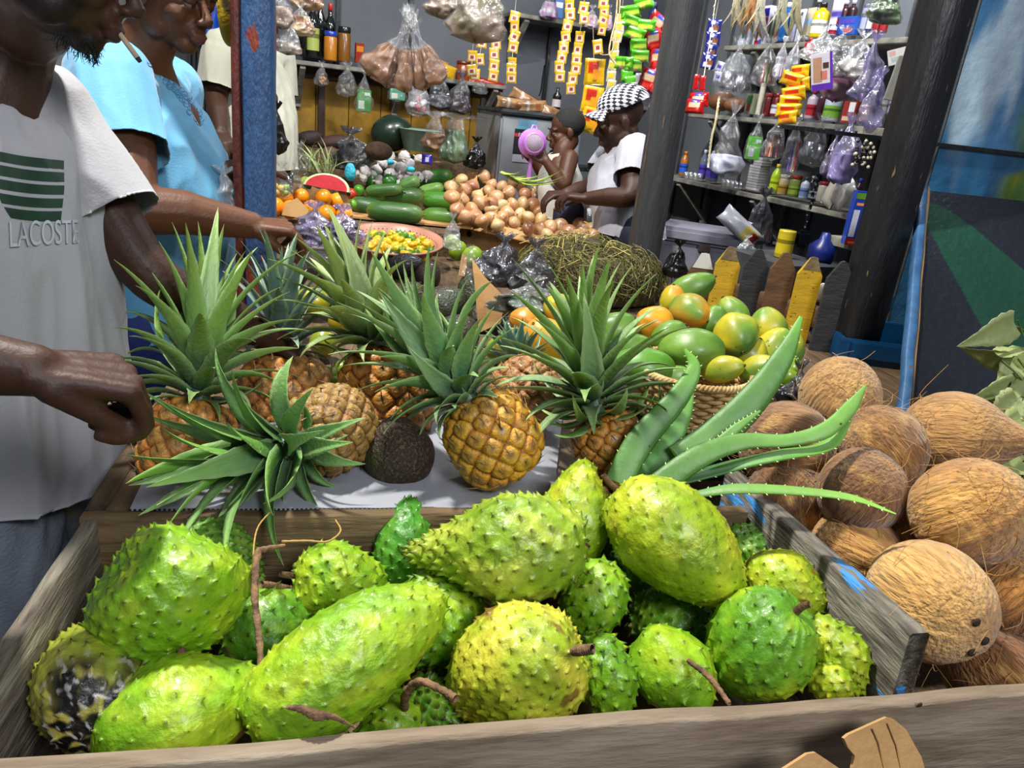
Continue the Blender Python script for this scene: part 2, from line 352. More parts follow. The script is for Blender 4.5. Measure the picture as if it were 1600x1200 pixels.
# ---------------------------------------------------------------- soursops
SOURM = M('soursop_skin', rough=0.42, coat=0.12, spec=0.45, bump=0.45, bs=75, c2=0.62, ns=55, thr=(0.42, 0.62), amt=0.75)
STEM = M('woody_stem', '#7a5a38', c2='#3e2a1a', ns=40, rough=0.85, bump=0.5, bs=120)
def fib(n, rng, j=0.25):
    i = np.arange(n)+0.5; z = 1-2*i/n; th = i*2.399963; z = np.clip(z+rng.normal(0, j/n**.5*1.2, n), -0.985, 0.985); th = th+rng.normal(0, j*1.4/n**.5, n)
    r = np.sqrt(1-z*z); return np.stack([r*np.cos(th), r*np.sin(th), z], 1)
def soursop(seed, L, W, taper=0.25, nsp=170, c1='#a4c81e', c2='#6f9c16', c3='#d8dc3a', yel=0.3, mould=0.0, lump=0.10, spk=0.0052, brown=0.0, nu=150, nv=210, ridge=0.0, flat=0.92, bend=0.0):
    rng = np.random.RandomState(seed); A = Noise(seed, 2.2); B = Noise(seed+1, 5); Cn = Noise(seed+2, 3.2); Dn = Noise(seed+3, 9)
    def base(D):
        z = D[..., 2]; r = 1-taper*sst(-0.2, 1.0, -z)*0.9-0.05*z*z
        s = 1+lump*A(D)+lump*0.35*B(D)
        P = np.stack([D[..., 0]*W/2*r, D[..., 1]*W/2*r*flat, D[..., 2]*L/2], -1)*s[..., None]
        dim = np.exp(-((1-z)/0.05)); P[..., 2] -= dim*L*0.05
        P[..., 0] += bend*W*(z*z)
        return P
    u = np.linspace(0, math.pi, nu); v = np.arange(nv)*2*math.pi/nv
    D = np.stack([np.sin(u)[:, None]*np.cos(v), np.sin(u)[:, None]*np.sin(v), np.repeat(np.cos(u)[:, None], nv, 1)], -1)
    P = base(D); S = fib(nsp, rng); Sp = base(S); f = gridF(nu, nv, wv=True)[:, ::-1]
    N = -vnormals(P.reshape(-1, 3), f).reshape(P.shape)
    if np.mean(np.sum(N*P, -1)) < 0: N = -N
    Pf = P.reshape(-1, 3); d = np.empty(len(Pf)); idx = np.empty(len(Pf), int)
    for k in range(0, len(Pf), 4000):
        q = np.linalg.norm(Pf[k:k+4000, None]-Sp[None], axis=2); idx[k:k+4000] = q.argmin(1); d[k:k+4000] = q.min(1)
    spk = spk*1.25; sc = rng.uniform(0.6, 1.25, nsp)[idx]; wd = spk*1.05
    h = (0.26*np.exp(-(d/wd)**2)+0.95*np.clip(1-d/(wd*0.55), 0, 1)**1.5)*spk*sc
    tang = np.array([0, 0, -1.0])-N*N[..., 2:3]*-1.0; tang /= np.linalg.norm(tang, axis=-1)[..., None]+1e-6
    hh = h.reshape(nu, nv, 1); fine = (Noise(seed+5, 90/1.0)(Pf*1.0)*0.0010+Noise(seed+6, 230)(Pf)*0.0006).reshape(nu, nv, 1)
    if ridge:
        ph = np.arctan2(D[..., 1], D[..., 0]); fine = fine+(ridge*np.sin(ph*17+2*A(D))*np.sin(np.arccos(np.clip(D[..., 2], -1, 1))))[..., None]
    Q = P+N*(hh+fine)+tang*hh*0.8
    n1 = Cn(D).ravel(); n2 = Dn(D).ravel(); col = mix(lin(c1), lin(c2), 0.5+0.4*n1)
    col = mix(col, lin(c3), 0.7*sst(0.25-yel, 1.15-yel, n2*0.5+n1*-0.35+0.25))
    tip = sst(0.35, 0.85, h/(spk*sc)); col = mix(col, lin('#38300f'), tip*0.9)
    ring = np.exp(-((d-wd*1.0)/(wd*0.5))**2)*0.12; col = mix(col, lin('#4f6e10'), ring)
    if brown:
        bm_ = sst(0.72, 0.92, Noise(seed+9, 6)(D).ravel()+brown*0.5+0.25*Noise(seed+10, 25)(D).ravel()); col = mix(col, lin('#6e3f1c'), bm_*0.8)
    if mould:
        cap_ = sst(0.15, 0.75, D[..., 2].ravel()+0.25*n2); sp = Noise(seed+11, 22)(D).ravel()
        col = mix(col, lin('#b9a35a'), cap_*0.5); col = mix(col, lin('#0c0b0d'), cap_*sst(-0.7, -0.1, sp)); col = mix(col, lin('#c9c7c0'), cap_*sst(0.45, 0.7, Noise(seed+12, 45)(D).ravel())*0.7)
    return (Q.reshape(-1, 3), f, col)
def put_soursop(label, px, py, z, wpx, hpx, ang, tilt, stem=0.02, stemtilt=None, roll=0, **k):
    """wpx: seen width across the axis, hpx: seen length along it; the stem end points along `ang`"""
    p = PZ(px, py, z); s = depth(p)/FPX*1.03; L = hpx*s/max(0.6, math.cos(math.radians(tilt))**1.0 if abs(tilt) < 50 else 0.75); W = wpx*s
    ax = vdir(p, ang, tilt); R = frame(ax)@rotz(roll)
    t = thing('soursop', label, 'soursop', tuple(p), R, 'soursops heaped in the front crate')
    part(t, 'fruit', soursop(len(label)*7+int(px), L, W, **k), SOURM)
    if stem:
        b = L/2*0.90; part(t, 'stem', tube(spline([(0, 0, b-0.006), (0.001, 0, b+stem*0.5), (0.004, 0.002, b+stem)], 8), np.linspace(0.0055, 0.0042, 8), 10), STEM)
    return t, L, W
Y1 = dict(c1='#a8bf1e', c2='#7c9c16', c3='#c8cc34')
G1 = dict(c1='#84b51c', c2='#5c9018', c3='#b8cc2c', yel=0.12)
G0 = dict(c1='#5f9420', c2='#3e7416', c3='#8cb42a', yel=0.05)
put_soursop('big bright green kidney-shaped soursop topmost at the left end of the crate', 258, 925, 0.872, 200, 224, -62, 12, seed=None, **{}) if False else None
LG = dict(c1='#8fba1e', c2='#6aa018', c3='#b6ca2e', yel=0.14)
PL = put_soursop
PL('big bright green lumpy soursop topmost at the left end, its stem pointing down', 256, 927, 0.868, 224, 196, -68, 18, lump=0.16, nsp=200, spk=0.0055, brown=0, flat=1.0, **LG)
PL('darker green spiny soursop half hidden behind the big one at the back left', 345, 875, 0.800, 118, 150, 150, 10, nsp=260, spk=0.006, stem=0, c1='#6e9e34', c2='#4c7e1e', c3='#a4bc56', yel=0.1)
PL('rotting soursop with a black and white mouldy end in the front left corner', 152, 1068, 0.772, 180, 190, -60, 52, mould=1.0, stem=0.022, nsp=260, spk=0.0045, c1='#b4b83a', c2='#7f9220', c3='#d2c85a')
PL('yellow-green soursop leaning on the front board beside the mouldy one', 288, 1112, 0.772, 190, 250, 200, 10, nsp=120, spk=0.004, stem=0, brown=0.15, taper=0.35, **dict(LG, yel=0.25))
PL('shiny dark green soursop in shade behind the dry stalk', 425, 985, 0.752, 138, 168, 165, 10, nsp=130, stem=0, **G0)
PL('light green waisted soursop by the back board with a bent twig on its left', 524, 905, 0.800, 120, 142, 175, 5, nsp=130, lump=0.16, spk=0.0055, stem=0.016, **dict(LG, yel=0.25))
PL('small dark green soursop standing upright against the back board', 631, 852, 0.80, 96, 138, -98, 12, nsp=150, taper=0.12, lump=0.05, spk=0.004, stem=0, c1='#4f9a2a', c2='#37761c', c3='#79b03c', yel=0.05)
PL('longest soursop, lying slantwise in the middle front with a brown scar at its low end', 540, 1032, 0.820, 178, 352, 214, 8, nsp=210, spk=0.0042, stem=0, brown=0.0, lump=0.07, taper=0.12, nu=150, **dict(LG, yel=0.15))
PL('green ridged soursop tucked behind the top of the longest one', 672, 972, 0.770, 150, 160, 20, -10, nsp=230, spk=0.006, stem=0, **G1)
PL('large plump soursop with rows of brown-tipped spines lying pointed end left', 778, 857, 0.885, 172, 272, 2, 10, nsp=230, spk=0.0062, lump=0.06, taper=0.55, stem=0.012, c1='#98b62a', c2='#6f941c', c3='#c4cc4a', yel=0.25)
PL('pale yellow soursop standing on end behind the large plump one', 897, 810, 0.860, 118, 176, -105, -5, nsp=110, spk=0.004, stem=0, **dict(Y1, yel=0.5))
PL('mid green soursop with dark spine tips wedged right of the large plump one', 925, 938, 0.800, 108, 130, 60, 20, nsp=110, stem=0, **dict(G1, c3='#a4c03a'))
PL('glowing yellow-green oval soursop topmost in the right half, stem to the upper left', 1051, 843, 0.885, 172, 246, 137, 5, nsp=220, spk=0.0036, brown=0, stem=0.03, lump=0.05, taper=0.15, **dict(Y1, yel=0.4))
PL('yellow bumpy soursop with a pinkish brown patch at the middle front', 808, 1040, 0.800, 200, 226, 20, 25, nsp=330, spk=0.0045, brown=0.16, stem=0.0, lump=0.12, c1='#c2c832', c2='#93ac20', c3='#e6d94c', yel=0.5)
PL('green soursop pressed against the right side of the yellow bumpy one', 948, 1058, 0.768, 104, 140, 100, 10, nsp=100, stem=0, **G1)
PL('green soursop with a stepped outline at the front board, half in shadow', 1052, 1056, 0.768, 142, 160, 125, 5, nsp=70, spk=0.0045, lump=0.15, stem=0, **LG)
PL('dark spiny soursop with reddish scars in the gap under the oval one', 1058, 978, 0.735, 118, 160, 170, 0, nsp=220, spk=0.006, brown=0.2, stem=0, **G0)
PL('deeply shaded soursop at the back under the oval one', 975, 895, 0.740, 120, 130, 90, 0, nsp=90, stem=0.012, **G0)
PL('round green soursop with fine ribs and a stem at its upper right', 1183, 1012, 0.808, 166, 172, 40, 32, nsp=120, spk=0.0045, ridge=0.0010, stem=0.022, lump=0.05, **dict(G1, c1='#78b024', c2='#568e1c'))
PL('yellow and green soursop behind the round ribbed one near the divider', 1226, 918, 0.835, 116, 130, 160, 10, nsp=150, spk=0.004, stem=0, brown=0.1, **dict(Y1, yel=0.35))
PL('small knobbly yellow-green soursop in the right corner by the divider', 1306, 1026, 0.812, 92, 116, 110, 5, nsp=110, spk=0.005, stem=0, lump=0.16, **dict(Y1, yel=0.2))
PL('smallest round soursop at the front board in the right corner', 1297, 1070, 0.800, 66, 66, 70, 10, nsp=60, spk=0.004, stem=0, nu=70, nv=90, **dict(Y1, yel=0.2))
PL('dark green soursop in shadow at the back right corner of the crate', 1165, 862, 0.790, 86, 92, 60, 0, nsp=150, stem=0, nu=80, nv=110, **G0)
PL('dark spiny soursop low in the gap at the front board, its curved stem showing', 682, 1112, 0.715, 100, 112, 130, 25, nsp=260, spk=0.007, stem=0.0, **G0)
PL('low green soursop peeping out beside the tail of the longest one', 610, 1135, 0.715, 110, 110, 30, 0, nsp=80, stem=0, **G1)
TW = M('dry_twig', '#8a6a48', c2='#4d3626', ns=60, rough=0.85, bump=0.5, bs=150)
def twig(label, pts, r, name='dry_stalk', cat='stalk', col=None, n=30):
    P = spline([PD(a, b, d) for a, b, d in pts], n); rr = np.interp(np.linspace(0, 1, n), np.linspace(0, 1, len(r)), r)
    return solo(name, label, cat, tube(P, rr*(1+0.15*np.sin(np.arange(n)*2.3)), 9), TW if col is None else col)
twig('dry brown stalk standing upright among the soursops at the left', [(408, 1075, 0.83), (406, 1010, 0.86), (398, 930, 0.90), (402, 868, 0.94), (414, 858, 0.95), (446, 852, 0.96)], [0.0035, 0.004, 0.0045, 0.005, 0.004, 0.002])
twig('thin straw-coloured tendril curling over the back board', [(396, 893, 0.93), (397, 850, 0.95), (404, 822, 0.97), (422, 800, 0.99)], [0.0013, 0.001], 'dry_tendril', 'stalk', M('straw_strand', '#b08a4a', rough=0.7))
twig('thin straw tendril arched above the waisted soursop', [(440, 846, 0.965), (480, 845, 0.975), (512, 846, 0.985), (532, 830, 1.0), (524, 812, 1.02)], [0.0016, 0.0011], 'dry_tendril', 'stalk', M('straw_strand'))
twig('bent woody stem between the longest and the yellow bumpy soursop', [(632, 1118, 0.93), (634, 1085, 0.86), (655, 1065, 0.82), (690, 1078, 0.80), (712, 1092, 0.785)], [0.0055, 0.005, 0.0045, 0.004, 0.005])
twig('short broken stem with a pale end beside the yellow bumpy soursop', [(895, 1018, 0.84), (908, 1016, 0.83), (926, 1014, 0.82)], [0.005, 0.006, 0.0055])
twig('dark slanting stalk beside the round ribbed soursop', [(1075, 1032, 0.93), (1108, 1058, 0.90), (1140, 1100, 0.86)], [0.003, 0.004, 0.003])
twig('twisted woody stem poking up between the two yellow soursops at the back', [(990, 815, 1.14), (960, 785, 1.15), (942, 762, 1.16)], [0.005, 0.0045, 0.004])
twig('brown scar fibre lying on the low end of the longest soursop', [(448, 1105, 0.735), (472, 1108, 0.73), (495, 1118, 0.73), (520, 1120, 0.735), (556, 1137, 0.75)], [0.002, 0.004, 0.0055, 0.003, 0.001], 'dry_fibre', 'fibre')
twig('short brown stem poking out left of the waisted soursop', [(408, 913, 0.98), (430, 915, 1.0), (455, 920, 1.03)], [0.005, 0.004, 0.004])
# ---------------------------------------------------------------- pineapples
PINE = M('pineapple_skin', rough=0.48, spec=0.5, coat=0.1, bump=0.5, bs=140, c2=0.6, ns=90, thr=(0.4, 0.65), amt=0.6)
LEAF = M('pineapple_leaf', rough=0.42, spec=0.5, bump=0.25, bs=160, st=(1, 1, 0.25), c2=0.7, ns=25, thr=(0.4, 0.7), amt=0.6)
def pine_body(seed, H, W, ncell=76, lite='#e0a030', dark='#7a3d14', red='#c4641c', nu=120, nv=150):
    rng = np.random.RandomState(seed)
    def base(t, th):
        z = (t-0.5)*H; r = W/2*np.clip(1-np.abs(2*t-1)**3.2, 0, 1)**0.45*(1-0.07*(t-0.45)); r = np.maximum(r, 1e-4)
        return np.stack([r*np.cos(th), r*np.sin(th), z], -1)
    tt = (1-np.cos(np.linspace(0, 1, nu)*math.pi))/2; th = np.arange(nv)*2*math.pi/nv
    P = base(np.repeat(tt[:, None], nv, 1), np.repeat(th[None], nu, 0))
    i = np.arange(ncell)+0.5; ct = i/ncell*0.96+0.02; cth = i*2.399963
    # phyllotaxis stretched to the barrel's area
    Cc = base(ct, cth); f = gridF(nu, nv, wv=True); N = vnormals(P.reshape(-1, 3), f)
    if np.mean(np.sum(N*P.reshape(-1, 3), -1)) < 0: N = -N; f = f[:, ::-1]
    Pf = P.reshape(-1, 3); D = np.linalg.norm(Pf[:, None]-Cc[None], axis=2); o = np.partition(D, 1, axis=1); idx = D.argmin(1); F1, F2 = o[:, 0], o[:, 1]
    e = np.clip((F2-F1)/(W*0.075), 0, 1); h = (1-(1-e)**2)*W*0.022+W*0.046*np.clip(1-(F1/(W*0.125))**2, 0, 1)**.7; cen = np.exp(-(F1/(W*0.045))**2)
    h = h-cen*W*0.012+Noise(seed+4, 300)(Pf)*0.0004; Q = Pf+N*h[:, None]
    vb = rng.uniform(0, 1, ncell)[idx]; col = mix(lin(lite), lin(red), vb*0.6); col = mix(lin(dark), col, sst(0.02, 0.42, e))
    col = mix(col, lin('#b89a5c'), np.exp(-((F1-W*0.05)/(W*0.022))**2)*0.45); col = mix(col, lin('#5a3a1c'), cen*0.75)
    col = mix(col, lin('#8a7a3c'), sst(0.2, 0.7, Noise(seed+7, 35)(Pf))*0.35)
    bi = np.argmin(np.linalg.norm(Pf[:, None]-Cc[None], axis=2), axis=0); sp = []
    for k in range(ncell):
        n = N[bi[k]]; c = Cc[k]+n*W*0.035; up = nrm(np.array([0, 0, 1.0])-n*n[2]); sd = np.cross(n, up); l = W*rng.uniform(0.09, 0.18)
        path = [c-up*W*0.02, c+n*l*0.25+up*l*0.3, c+n*l*0.55+up*l+sd*rng.normal(0, .2)*l]
        sp.append(tube(path, [W*0.022, W*0.012, 0.0003], 5, col=lin('#a8895a' if rng.rand() < .6 else '#6a4424'), cap=False, flat=0.35))
    return (Q, f, col), sp
def leaf(base_, dirv, outv, L, wd, droop, seed, tipc='#8fae4a', basec='#3f6446', edgec='#9cb878', brown=False, n=13, fold=0.5, twist=0.0):
    """long tapering serrated blade: starts along dirv, bends towards outv"""
    t = np.linspace(0, 1, n); d = nrm(dirv); o = nrm(np.asarray(outv)-d*np.dot(outv, d)); a = droop*t**1.5
    step = np.cos(a)[:, None]*d+np.sin(a)[:, None]*o; P = np.asarray(base_)+np.cumsum(step*L/n, 0)
    side = np.cross(d, o); wdt = wd*(1-t**2.2)**0.8*(0.72+0.55*np.exp(-((t-0.3)/0.35)**2)); wdt[-1] = 0.0004
    s = np.array([-1, -0.55, 0, 0.55, 1]); rows = []; cols = []; rng = np.random.RandomState(seed)
    for i in range(n):
        tg = step[i]; nm = np.cross(side, tg); jag = 1+(0.07 if i % 2 else -0.03); tw = twist*t[i]; sd = side*math.cos(tw)+nm*math.sin(tw); nn_ = np.cross(sd, tg)
        up_ = -nn_ if np.dot(-nn_, d) > np.dot(nn_, d) and i > 3 else nn_
        q = [P[i]+sd*(k*wdt[i]/2*(jag if abs(k) == 1 else 1))-nm*(-fold)*(abs(k)**1.6)*wdt[i]/2*-1 for k in s]
        th_ = 0.0011*(1-t[i]*0.6); qb = [x+nm*th_*(1 if abs(k) < 1 else 0.3)*-1 for x, k in zip(q[::-1], s[::-1])]
        rows.append(q+qb); c = mix(lin(basec), lin(tipc), np.array(t[i]**0.9*0.9+rng.normal(0, .04)))
        if t[i] > 0.93: c = mix(c, lin('#a08c50'), np.array(0.8))
        ce = mix(c, lin(edgec), np.array(0.65)); cols.append([ce, c, c, c, ce]+[mix(x, lin('#8a9c8a'), np.array(0.25)) for x in (ce, c, c, c, ce)])
    v, f, _ = surf(np.array(rows), wv=True); return (v, f, np.array(cols).reshape(-1, 3))
def crown(seed, H, Rb, n=44, wd=0.02, spread=1.25, tipc='#9cc04a', basec='#3c6248', short=False, curl=1.0):
    rng = np.random.RandomState(seed); g = []
    for i in range(n):
        t = i/(n-1); th = i*2.399963+rng.normal(0, .12); r = Rb*(1-t)**0.7*0.8; o = np.array([math.cos(th), math.sin(th), 0]); b = o*r*0.6+np.array([0, 0, t*H*0.26])
        inc = (1-t)**1.1*spread+0.06; d = np.array([0, 0, 1.0])*math.cos(inc)+o*math.sin(inc)
        L = H*(0.28+0.78*t**0.75)*rng.uniform(0.82, 1.08); 
        if t > 0.9: L *= 0.85
        if short: L = H*rng.uniform(0.55, 0.8)
        g.append(leaf(b, d, o if rng.rand() < .9 else -o, L, wd*(0.65+0.6*math.sin(t*2.6))*rng.uniform(0.85, 1.15), curl*(0.35+0.9*(1-t))*rng.uniform(0.5, 1.3), seed*50+i, tipc=tipc, basec=basec, twist=rng.normal(0, .3), fold=0.45))
    return g
def put_pine(label, bx, by, d, wpx, hpx, bang, btilt, cang, ctilt, cpx, cwd=0.021, n=44, spread=1.25, seed=1, lite='#e0a030', dark='#7a3d14', red='#c4641c', tipc='#9cc04a', basec='#3c6248', short=False, curl=1.0, bodyroll=0):
    p = PD(bx, by, d); s = d/FPX; W = wpx*s; H = hpx*s; ax = vdir(p, bang, btilt); R = frame(ax)@rotz(bodyroll)
    t = thing('pineapple', label, 'pineapple', tuple(p), R, 'pineapples on the white sheet')
    b, sp = pine_body(seed, H, W, lite=lite, dark=dark, red=red); fo = part(t, 'fruit', b, PINE); part(fo, 'bracts', sp, PINE)
    cax = vdir(p, cang, ctilt); q = R.T@cax; Rc = frame(q, (1, 0.2, 0)); base = np.array([0, 0, H/2*0.93])
    Hc = cpx*s; g = [(v@Rc.T+base, f, c) for v, f, c in crown(seed+9, Hc, W*0.28, n, cwd, spread, tipc, basec, short, curl)]
    g.append((lathe([(W*0.16, -0.01), (W*0.15, 0.015), (W*0.08, Hc*0.25)], 14)[0]@Rc.T+base, lathe([(W*0.16, -0.01), (W*0.15, 0.015), (W*0.08, Hc*0.25)], 14)[1], lin('#39513a')))
    part(t, 'crown', g, LEAF); return t
put_pine('orange pineapple standing upright at the left edge of the sheet, tall crown', 295, 695, 1.215, 132, 138, 82, 0, 86, -4, 262, seed=11, lite='#e8a23c', red='#d8743a', dark='#94481c', spread=1.45, n=56, cwd=0.026)
put_pine('brown pineapple lying down with its long crown splayed towards the viewer at the left', 513, 672, 1.235, 128, 130, 205, 46, 196, 44, 235, seed=23, lite='#a8803a', red='#8f5c28', dark='#4a2a12', spread=1.55, n=42, cwd=0.027, tipc='#8cc048', basec='#2f6038')
put_pine('dark pineapple behind the left ones, only its shoulder and grey-green crown showing', 445, 622, 1.50, 140, 128, 95, 0, 92, 0, 180, seed=31, lite='#c07c28', red='#a4541c', dark='#4a2610', basec='#38505a', tipc='#6f8c74', spread=1.4, n=50, cwd=0.022)
put_pine('shaded pineapple behind the dark avocado with a tall yellow-green crown', 602, 622, 1.44, 128, 160, 100, 0, 112, 0, 190, seed=42, lite='#d08a24', red='#b0601c', dark='#4a2810', spread=1.35, n=50, cwd=0.030, tipc='#a8b84e', basec='#2f523c')
put_pine('golden pineapple balanced on its base in the middle, crown leaning to the upper left', 770, 685, 1.235, 132, 138, 124, 8, 126, 4, 222, seed=57, lite='#e0a828', red='#c8781c', dark='#7c3f10', spread=1.35, n=56, cwd=0.030, tipc='#86ac54', basec='#35624c')
put_pine('reddish pineapple behind the golden one with a short blue-green crown', 822, 612, 1.47, 100, 100, 105, -35, 105, -20, 92, seed=63, lite='#c08a48', red='#a45c30', dark='#6a3418', basec='#3f6a62', tipc='#6f9480', short=True, spread=1.2, n=50, cwd=0.018, curl=0.4)
put_pine('pineapple right of the golden one, nearly hidden under its wide dark green crown', 955, 700, 1.28, 108, 112, 118, 20, 97, 6, 232, seed=75, lite='#c88a28', red='#a8601c', dark='#50280e', spread=2.0, n=64, cwd=0.027, tipc='#8cb44c', basec='#26482c')
# dark rough avocado
def av(seed, rx, rz):
    v, f, _ = ell((0, 0, 0), (rx, rx, rz), nu=70, nv=90); v = v*(1+0.03*Noise(seed, 25)(v)+0.012*Noise(seed+1, 260)(v))[:, None]; v[:, :2] *= (1-0.18*sst(0, rz, v[:, 2]))[:, None]; return (v, f[:, ::-1])
AVO = M('rough_avocado_skin', '#2a1a10', c2='#5c4426', ns=170, rough=0.55, bump=0.7, bs=170, thr=(0.56, 0.66), c3='#34441a', ns3=6, thr3=(0.55, 0.75))
p = PD(622, 708, 1.26); solo('avocado', 'dark brown rough-skinned avocado on the white sheet between two pineapples', 'avocado', av(3, 0.060, 0.064), AVO, tuple(p), frame(vdir(p, 100, 20)))
# ---------------------------------------------------------------- aloe leaves
ALOE = M('aloe_skin', rough=0.5, coat=0.0, bump=0.15, bs=60, c2=0.75, ns=30, thr=(0.42, 0.68), amt=0.6, c3='#2e3a14', ns3=70, thr3=(0.72, 0.74))
def aloe(label, ctrl, wpx, flatn=0.34, col='#6fae50', tip='#6fa83c', upv=None, seed=0):
    n = 40; P = spline([PD(a, b, d) for a, b, d in ctrl], n); t = np.linspace(0, 1, n); D = np.array([c[2] for c in ctrl]).mean()/FPX
    w = np.interp(t, np.linspace(0, 1, len(wpx)), wpx)*D/2*.86; T = np.gradient(P, axis=0); T /= np.linalg.norm(T, axis=1)[:, None]; g = []; rows = []; spk = []
    vw = nrm(P.mean(0)-CAM); u_ = -vw if upv is None else np.asarray(upv, float); rng = np.random.RandomState(seed)
    for i in range(n):
        s = nrm(np.cross(T[i], u_)); nn_ = np.cross(s, T[i]); th = w[i]*flatn
        a = np.linspace(0, 2*math.pi, 14, endpoint=False); y = np.sin(a); y = np.where(y > 0, y*0.25, y*1.0)
        rows.append(P[i]-(s*np.cos(a)[:, None]*w[i]+nn_*(y*th*-1)[:, None])*-1)
        if i % 3 == 0 and 1 < i < n-3:
            for q in (-1, 1):
                b = P[i]+s*w[i]*q*0.97; spk.append(tube([b, b+s*q*0.0030+T[i]*0.002], [0.0012, 0.0002], 5, col=lin('#d8dfa0'), cap=False))
    c = mix(lin(col), lin(tip), t); c = mix(c, lin('#8cb468'), 0.1+0.4*Noise(seed, 9)(P)); c = mix(c, lin('#2c5224'), sst(.2, .8, Noise(seed+4, 26)(P))*.5); v, f, _ = surf(np.array(rows), wv=True)
    cc = np.repeat(c[:, None], 14, 1).reshape(-1, 3); k = thing('aloe_leaf', label, 'aloe leaf', tuple(P[0]), None, 'cut aloe leaves between the crate and the coconuts')
    bl_ = part(k, 'blade', [(v, f, cc), (rows[0], [list(range(14))], lin('#c8d890'))], ALOE, world=True); part(bl_, 'margin_spines', spk, ALOE, world=True); return k
aloe('aloe leaf arching up left with its tip curled back over the basket', [(965, 755, 1.16), (1000, 690, 1.18), (1060, 620, 1.20), (1084, 575, 1.21), (1070, 545, 1.22)], [48, 52, 40, 26, 5], col='#3c682c', seed=1)
aloe('dark shaded aloe leaf just behind the one with the curled tip', [(1010, 760, 1.20), (1040, 700, 1.22), (1068, 640, 1.24), (1082, 600, 1.25)], [60, 54, 34, 6], col='#3d7434', seed=2)
aloe('broad straight aloe leaf reaching highest at the upper right', [(1060, 720, 1.19), (1120, 680, 1.21), (1180, 620, 1.23), (1225, 555, 1.25), (1252, 495, 1.27)], [58, 64, 54, 38, 8], col='#3f6c32', seed=3)
aloe('narrow upright aloe tip in front of the wicker basket', [(1032, 700, 1.26), (1034, 650, 1.27), (1030, 602, 1.28)], [12, 9, 2], col='#5a8c3c', seed=4)
aloe('aloe leaf arching right, twisted and rising to a tip over the top coconut', [(1020, 765, 1.13), (1090, 715, 1.14), (1160, 690, 1.15), (1230, 688, 1.14), (1290, 672, 1.14), (1330, 635, 1.16), (1352, 603, 1.17)], [46, 44, 34, 26, 30, 26, 5], col='#46702e', seed=5, upv=(0.1, -0.6, 0.8))
aloe('dark underside aloe leaf low behind the arching one', [(1060, 752, 1.15), (1140, 730, 1.16), (1220, 712, 1.15), (1290, 698, 1.15), (1330, 655, 1.16)], [34, 48, 50, 38, 6], col='#346a2c', seed=6, upv=(0.1, 0.1, 1))
aloe('slim aloe leaf stretching right across the coconuts to a bright tip', [(1090, 772, 1.09), (1150, 764, 1.08), (1240, 767, 1.06), (1330, 778, 1.03), (1400, 803, 1.0)], [18, 28, 26, 21, 4], col='#4e7c34', tip='#84b83c', seed=7, upv=(0.1, -0.3, 0.9))
aloe('short aloe leaf between the broad and the arching ones', [(1110, 705, 1.17), (1150, 670, 1.18), (1188, 642, 1.19)], [22, 18, 4], col='#44702e', seed=8)
# ---------------------------------------------------------------- coconuts
COCO = M('coconut_husk', rough=0.9, bump=0.9, bs=28, st=(7, 7, 1.0), spec=0.2, c2=0.55, ns=22, thr=(0.42, 0.62), amt=0.75, sheen=0.3)
FIB = M('husk_fibre', '#b98c52', rough=0.8)
def coconut(seed, rx, rz, beak=0.0, eyes=False, c='#a8793f', c2='#7c5430', nu=80, nv=110):
    u = np.linspace(0, math.pi, nu); v = np.arange(nv)*2*math.pi/nv
    D = np.stack([np.sin(u)[:, None]*np.cos(v), np.sin(u)[:, None]*np.sin(v), np.repeat(np.cos(u)[:, None], nv, 1)], -1)
    s = 1+0.035*Noise(seed, 2.5)(D); th = np.arctan2(D[..., 1], D[..., 0]); s = s+0.018*np.cos(th*3+seed)*np.sin(u)[:, None]
    P = D*np.array([rx, rx, rz])*s[..., None]; z = D[..., 2]; P[..., 2] += beak*rz*np.exp((z-1)/0.07)
    st = Noise(seed+1, 1.0)(np.stack([th*18+3*np.sin(th), z*1.2+0.4*Noise(seed+5, 3)(D), th*0+seed], -1)); P = P*(1+0.010*st[..., None])
    P = P*(1+0.006*Noise(seed+6, 30)(D)[..., None]); col = mix(lin(c), lin(c2), (0.5+0.5*Noise(seed+2, 4)(D)+0.35*st).ravel())
    col = mix(col, lin('#c89c58'), sst(0.3, 0.9, Noise(seed+3, 9)(D)+0.3*st).ravel()*0.6); g = [(P.reshape(-1, 3), gridF(nu, nv, wv=True), col)]
    return g
def fibres(seed, rx, rz, n=42, k=1.0):
    rng = np.random.RandomState(seed); g = []
    for i in range(n):
        d = nrm(rng.normal(size=3)); b = d*np.array([rx, rx, rz])*1.005; tg = nrm(np.cross(d, rng.normal(size=3))+np.array([0, 0, rng.choice([-1, 1])])*0.8); tg = nrm(tg-d*np.dot(tg, d))
        l = rng.uniform(0.25, 0.75)*rx*k; cu_ = rng.normal(0, .5); e = b+tg*l*0.6+d*l*0.1; e2 = b+tg*l*1.1+d*l*rng.uniform(0, .5)+np.cross(d, tg)*l*cu_
        g.append(tube(spline([b-d*0.002, e, e2], 6), np.linspace(0.0006, 0.0003, 6), 3, cap=False))
    return g
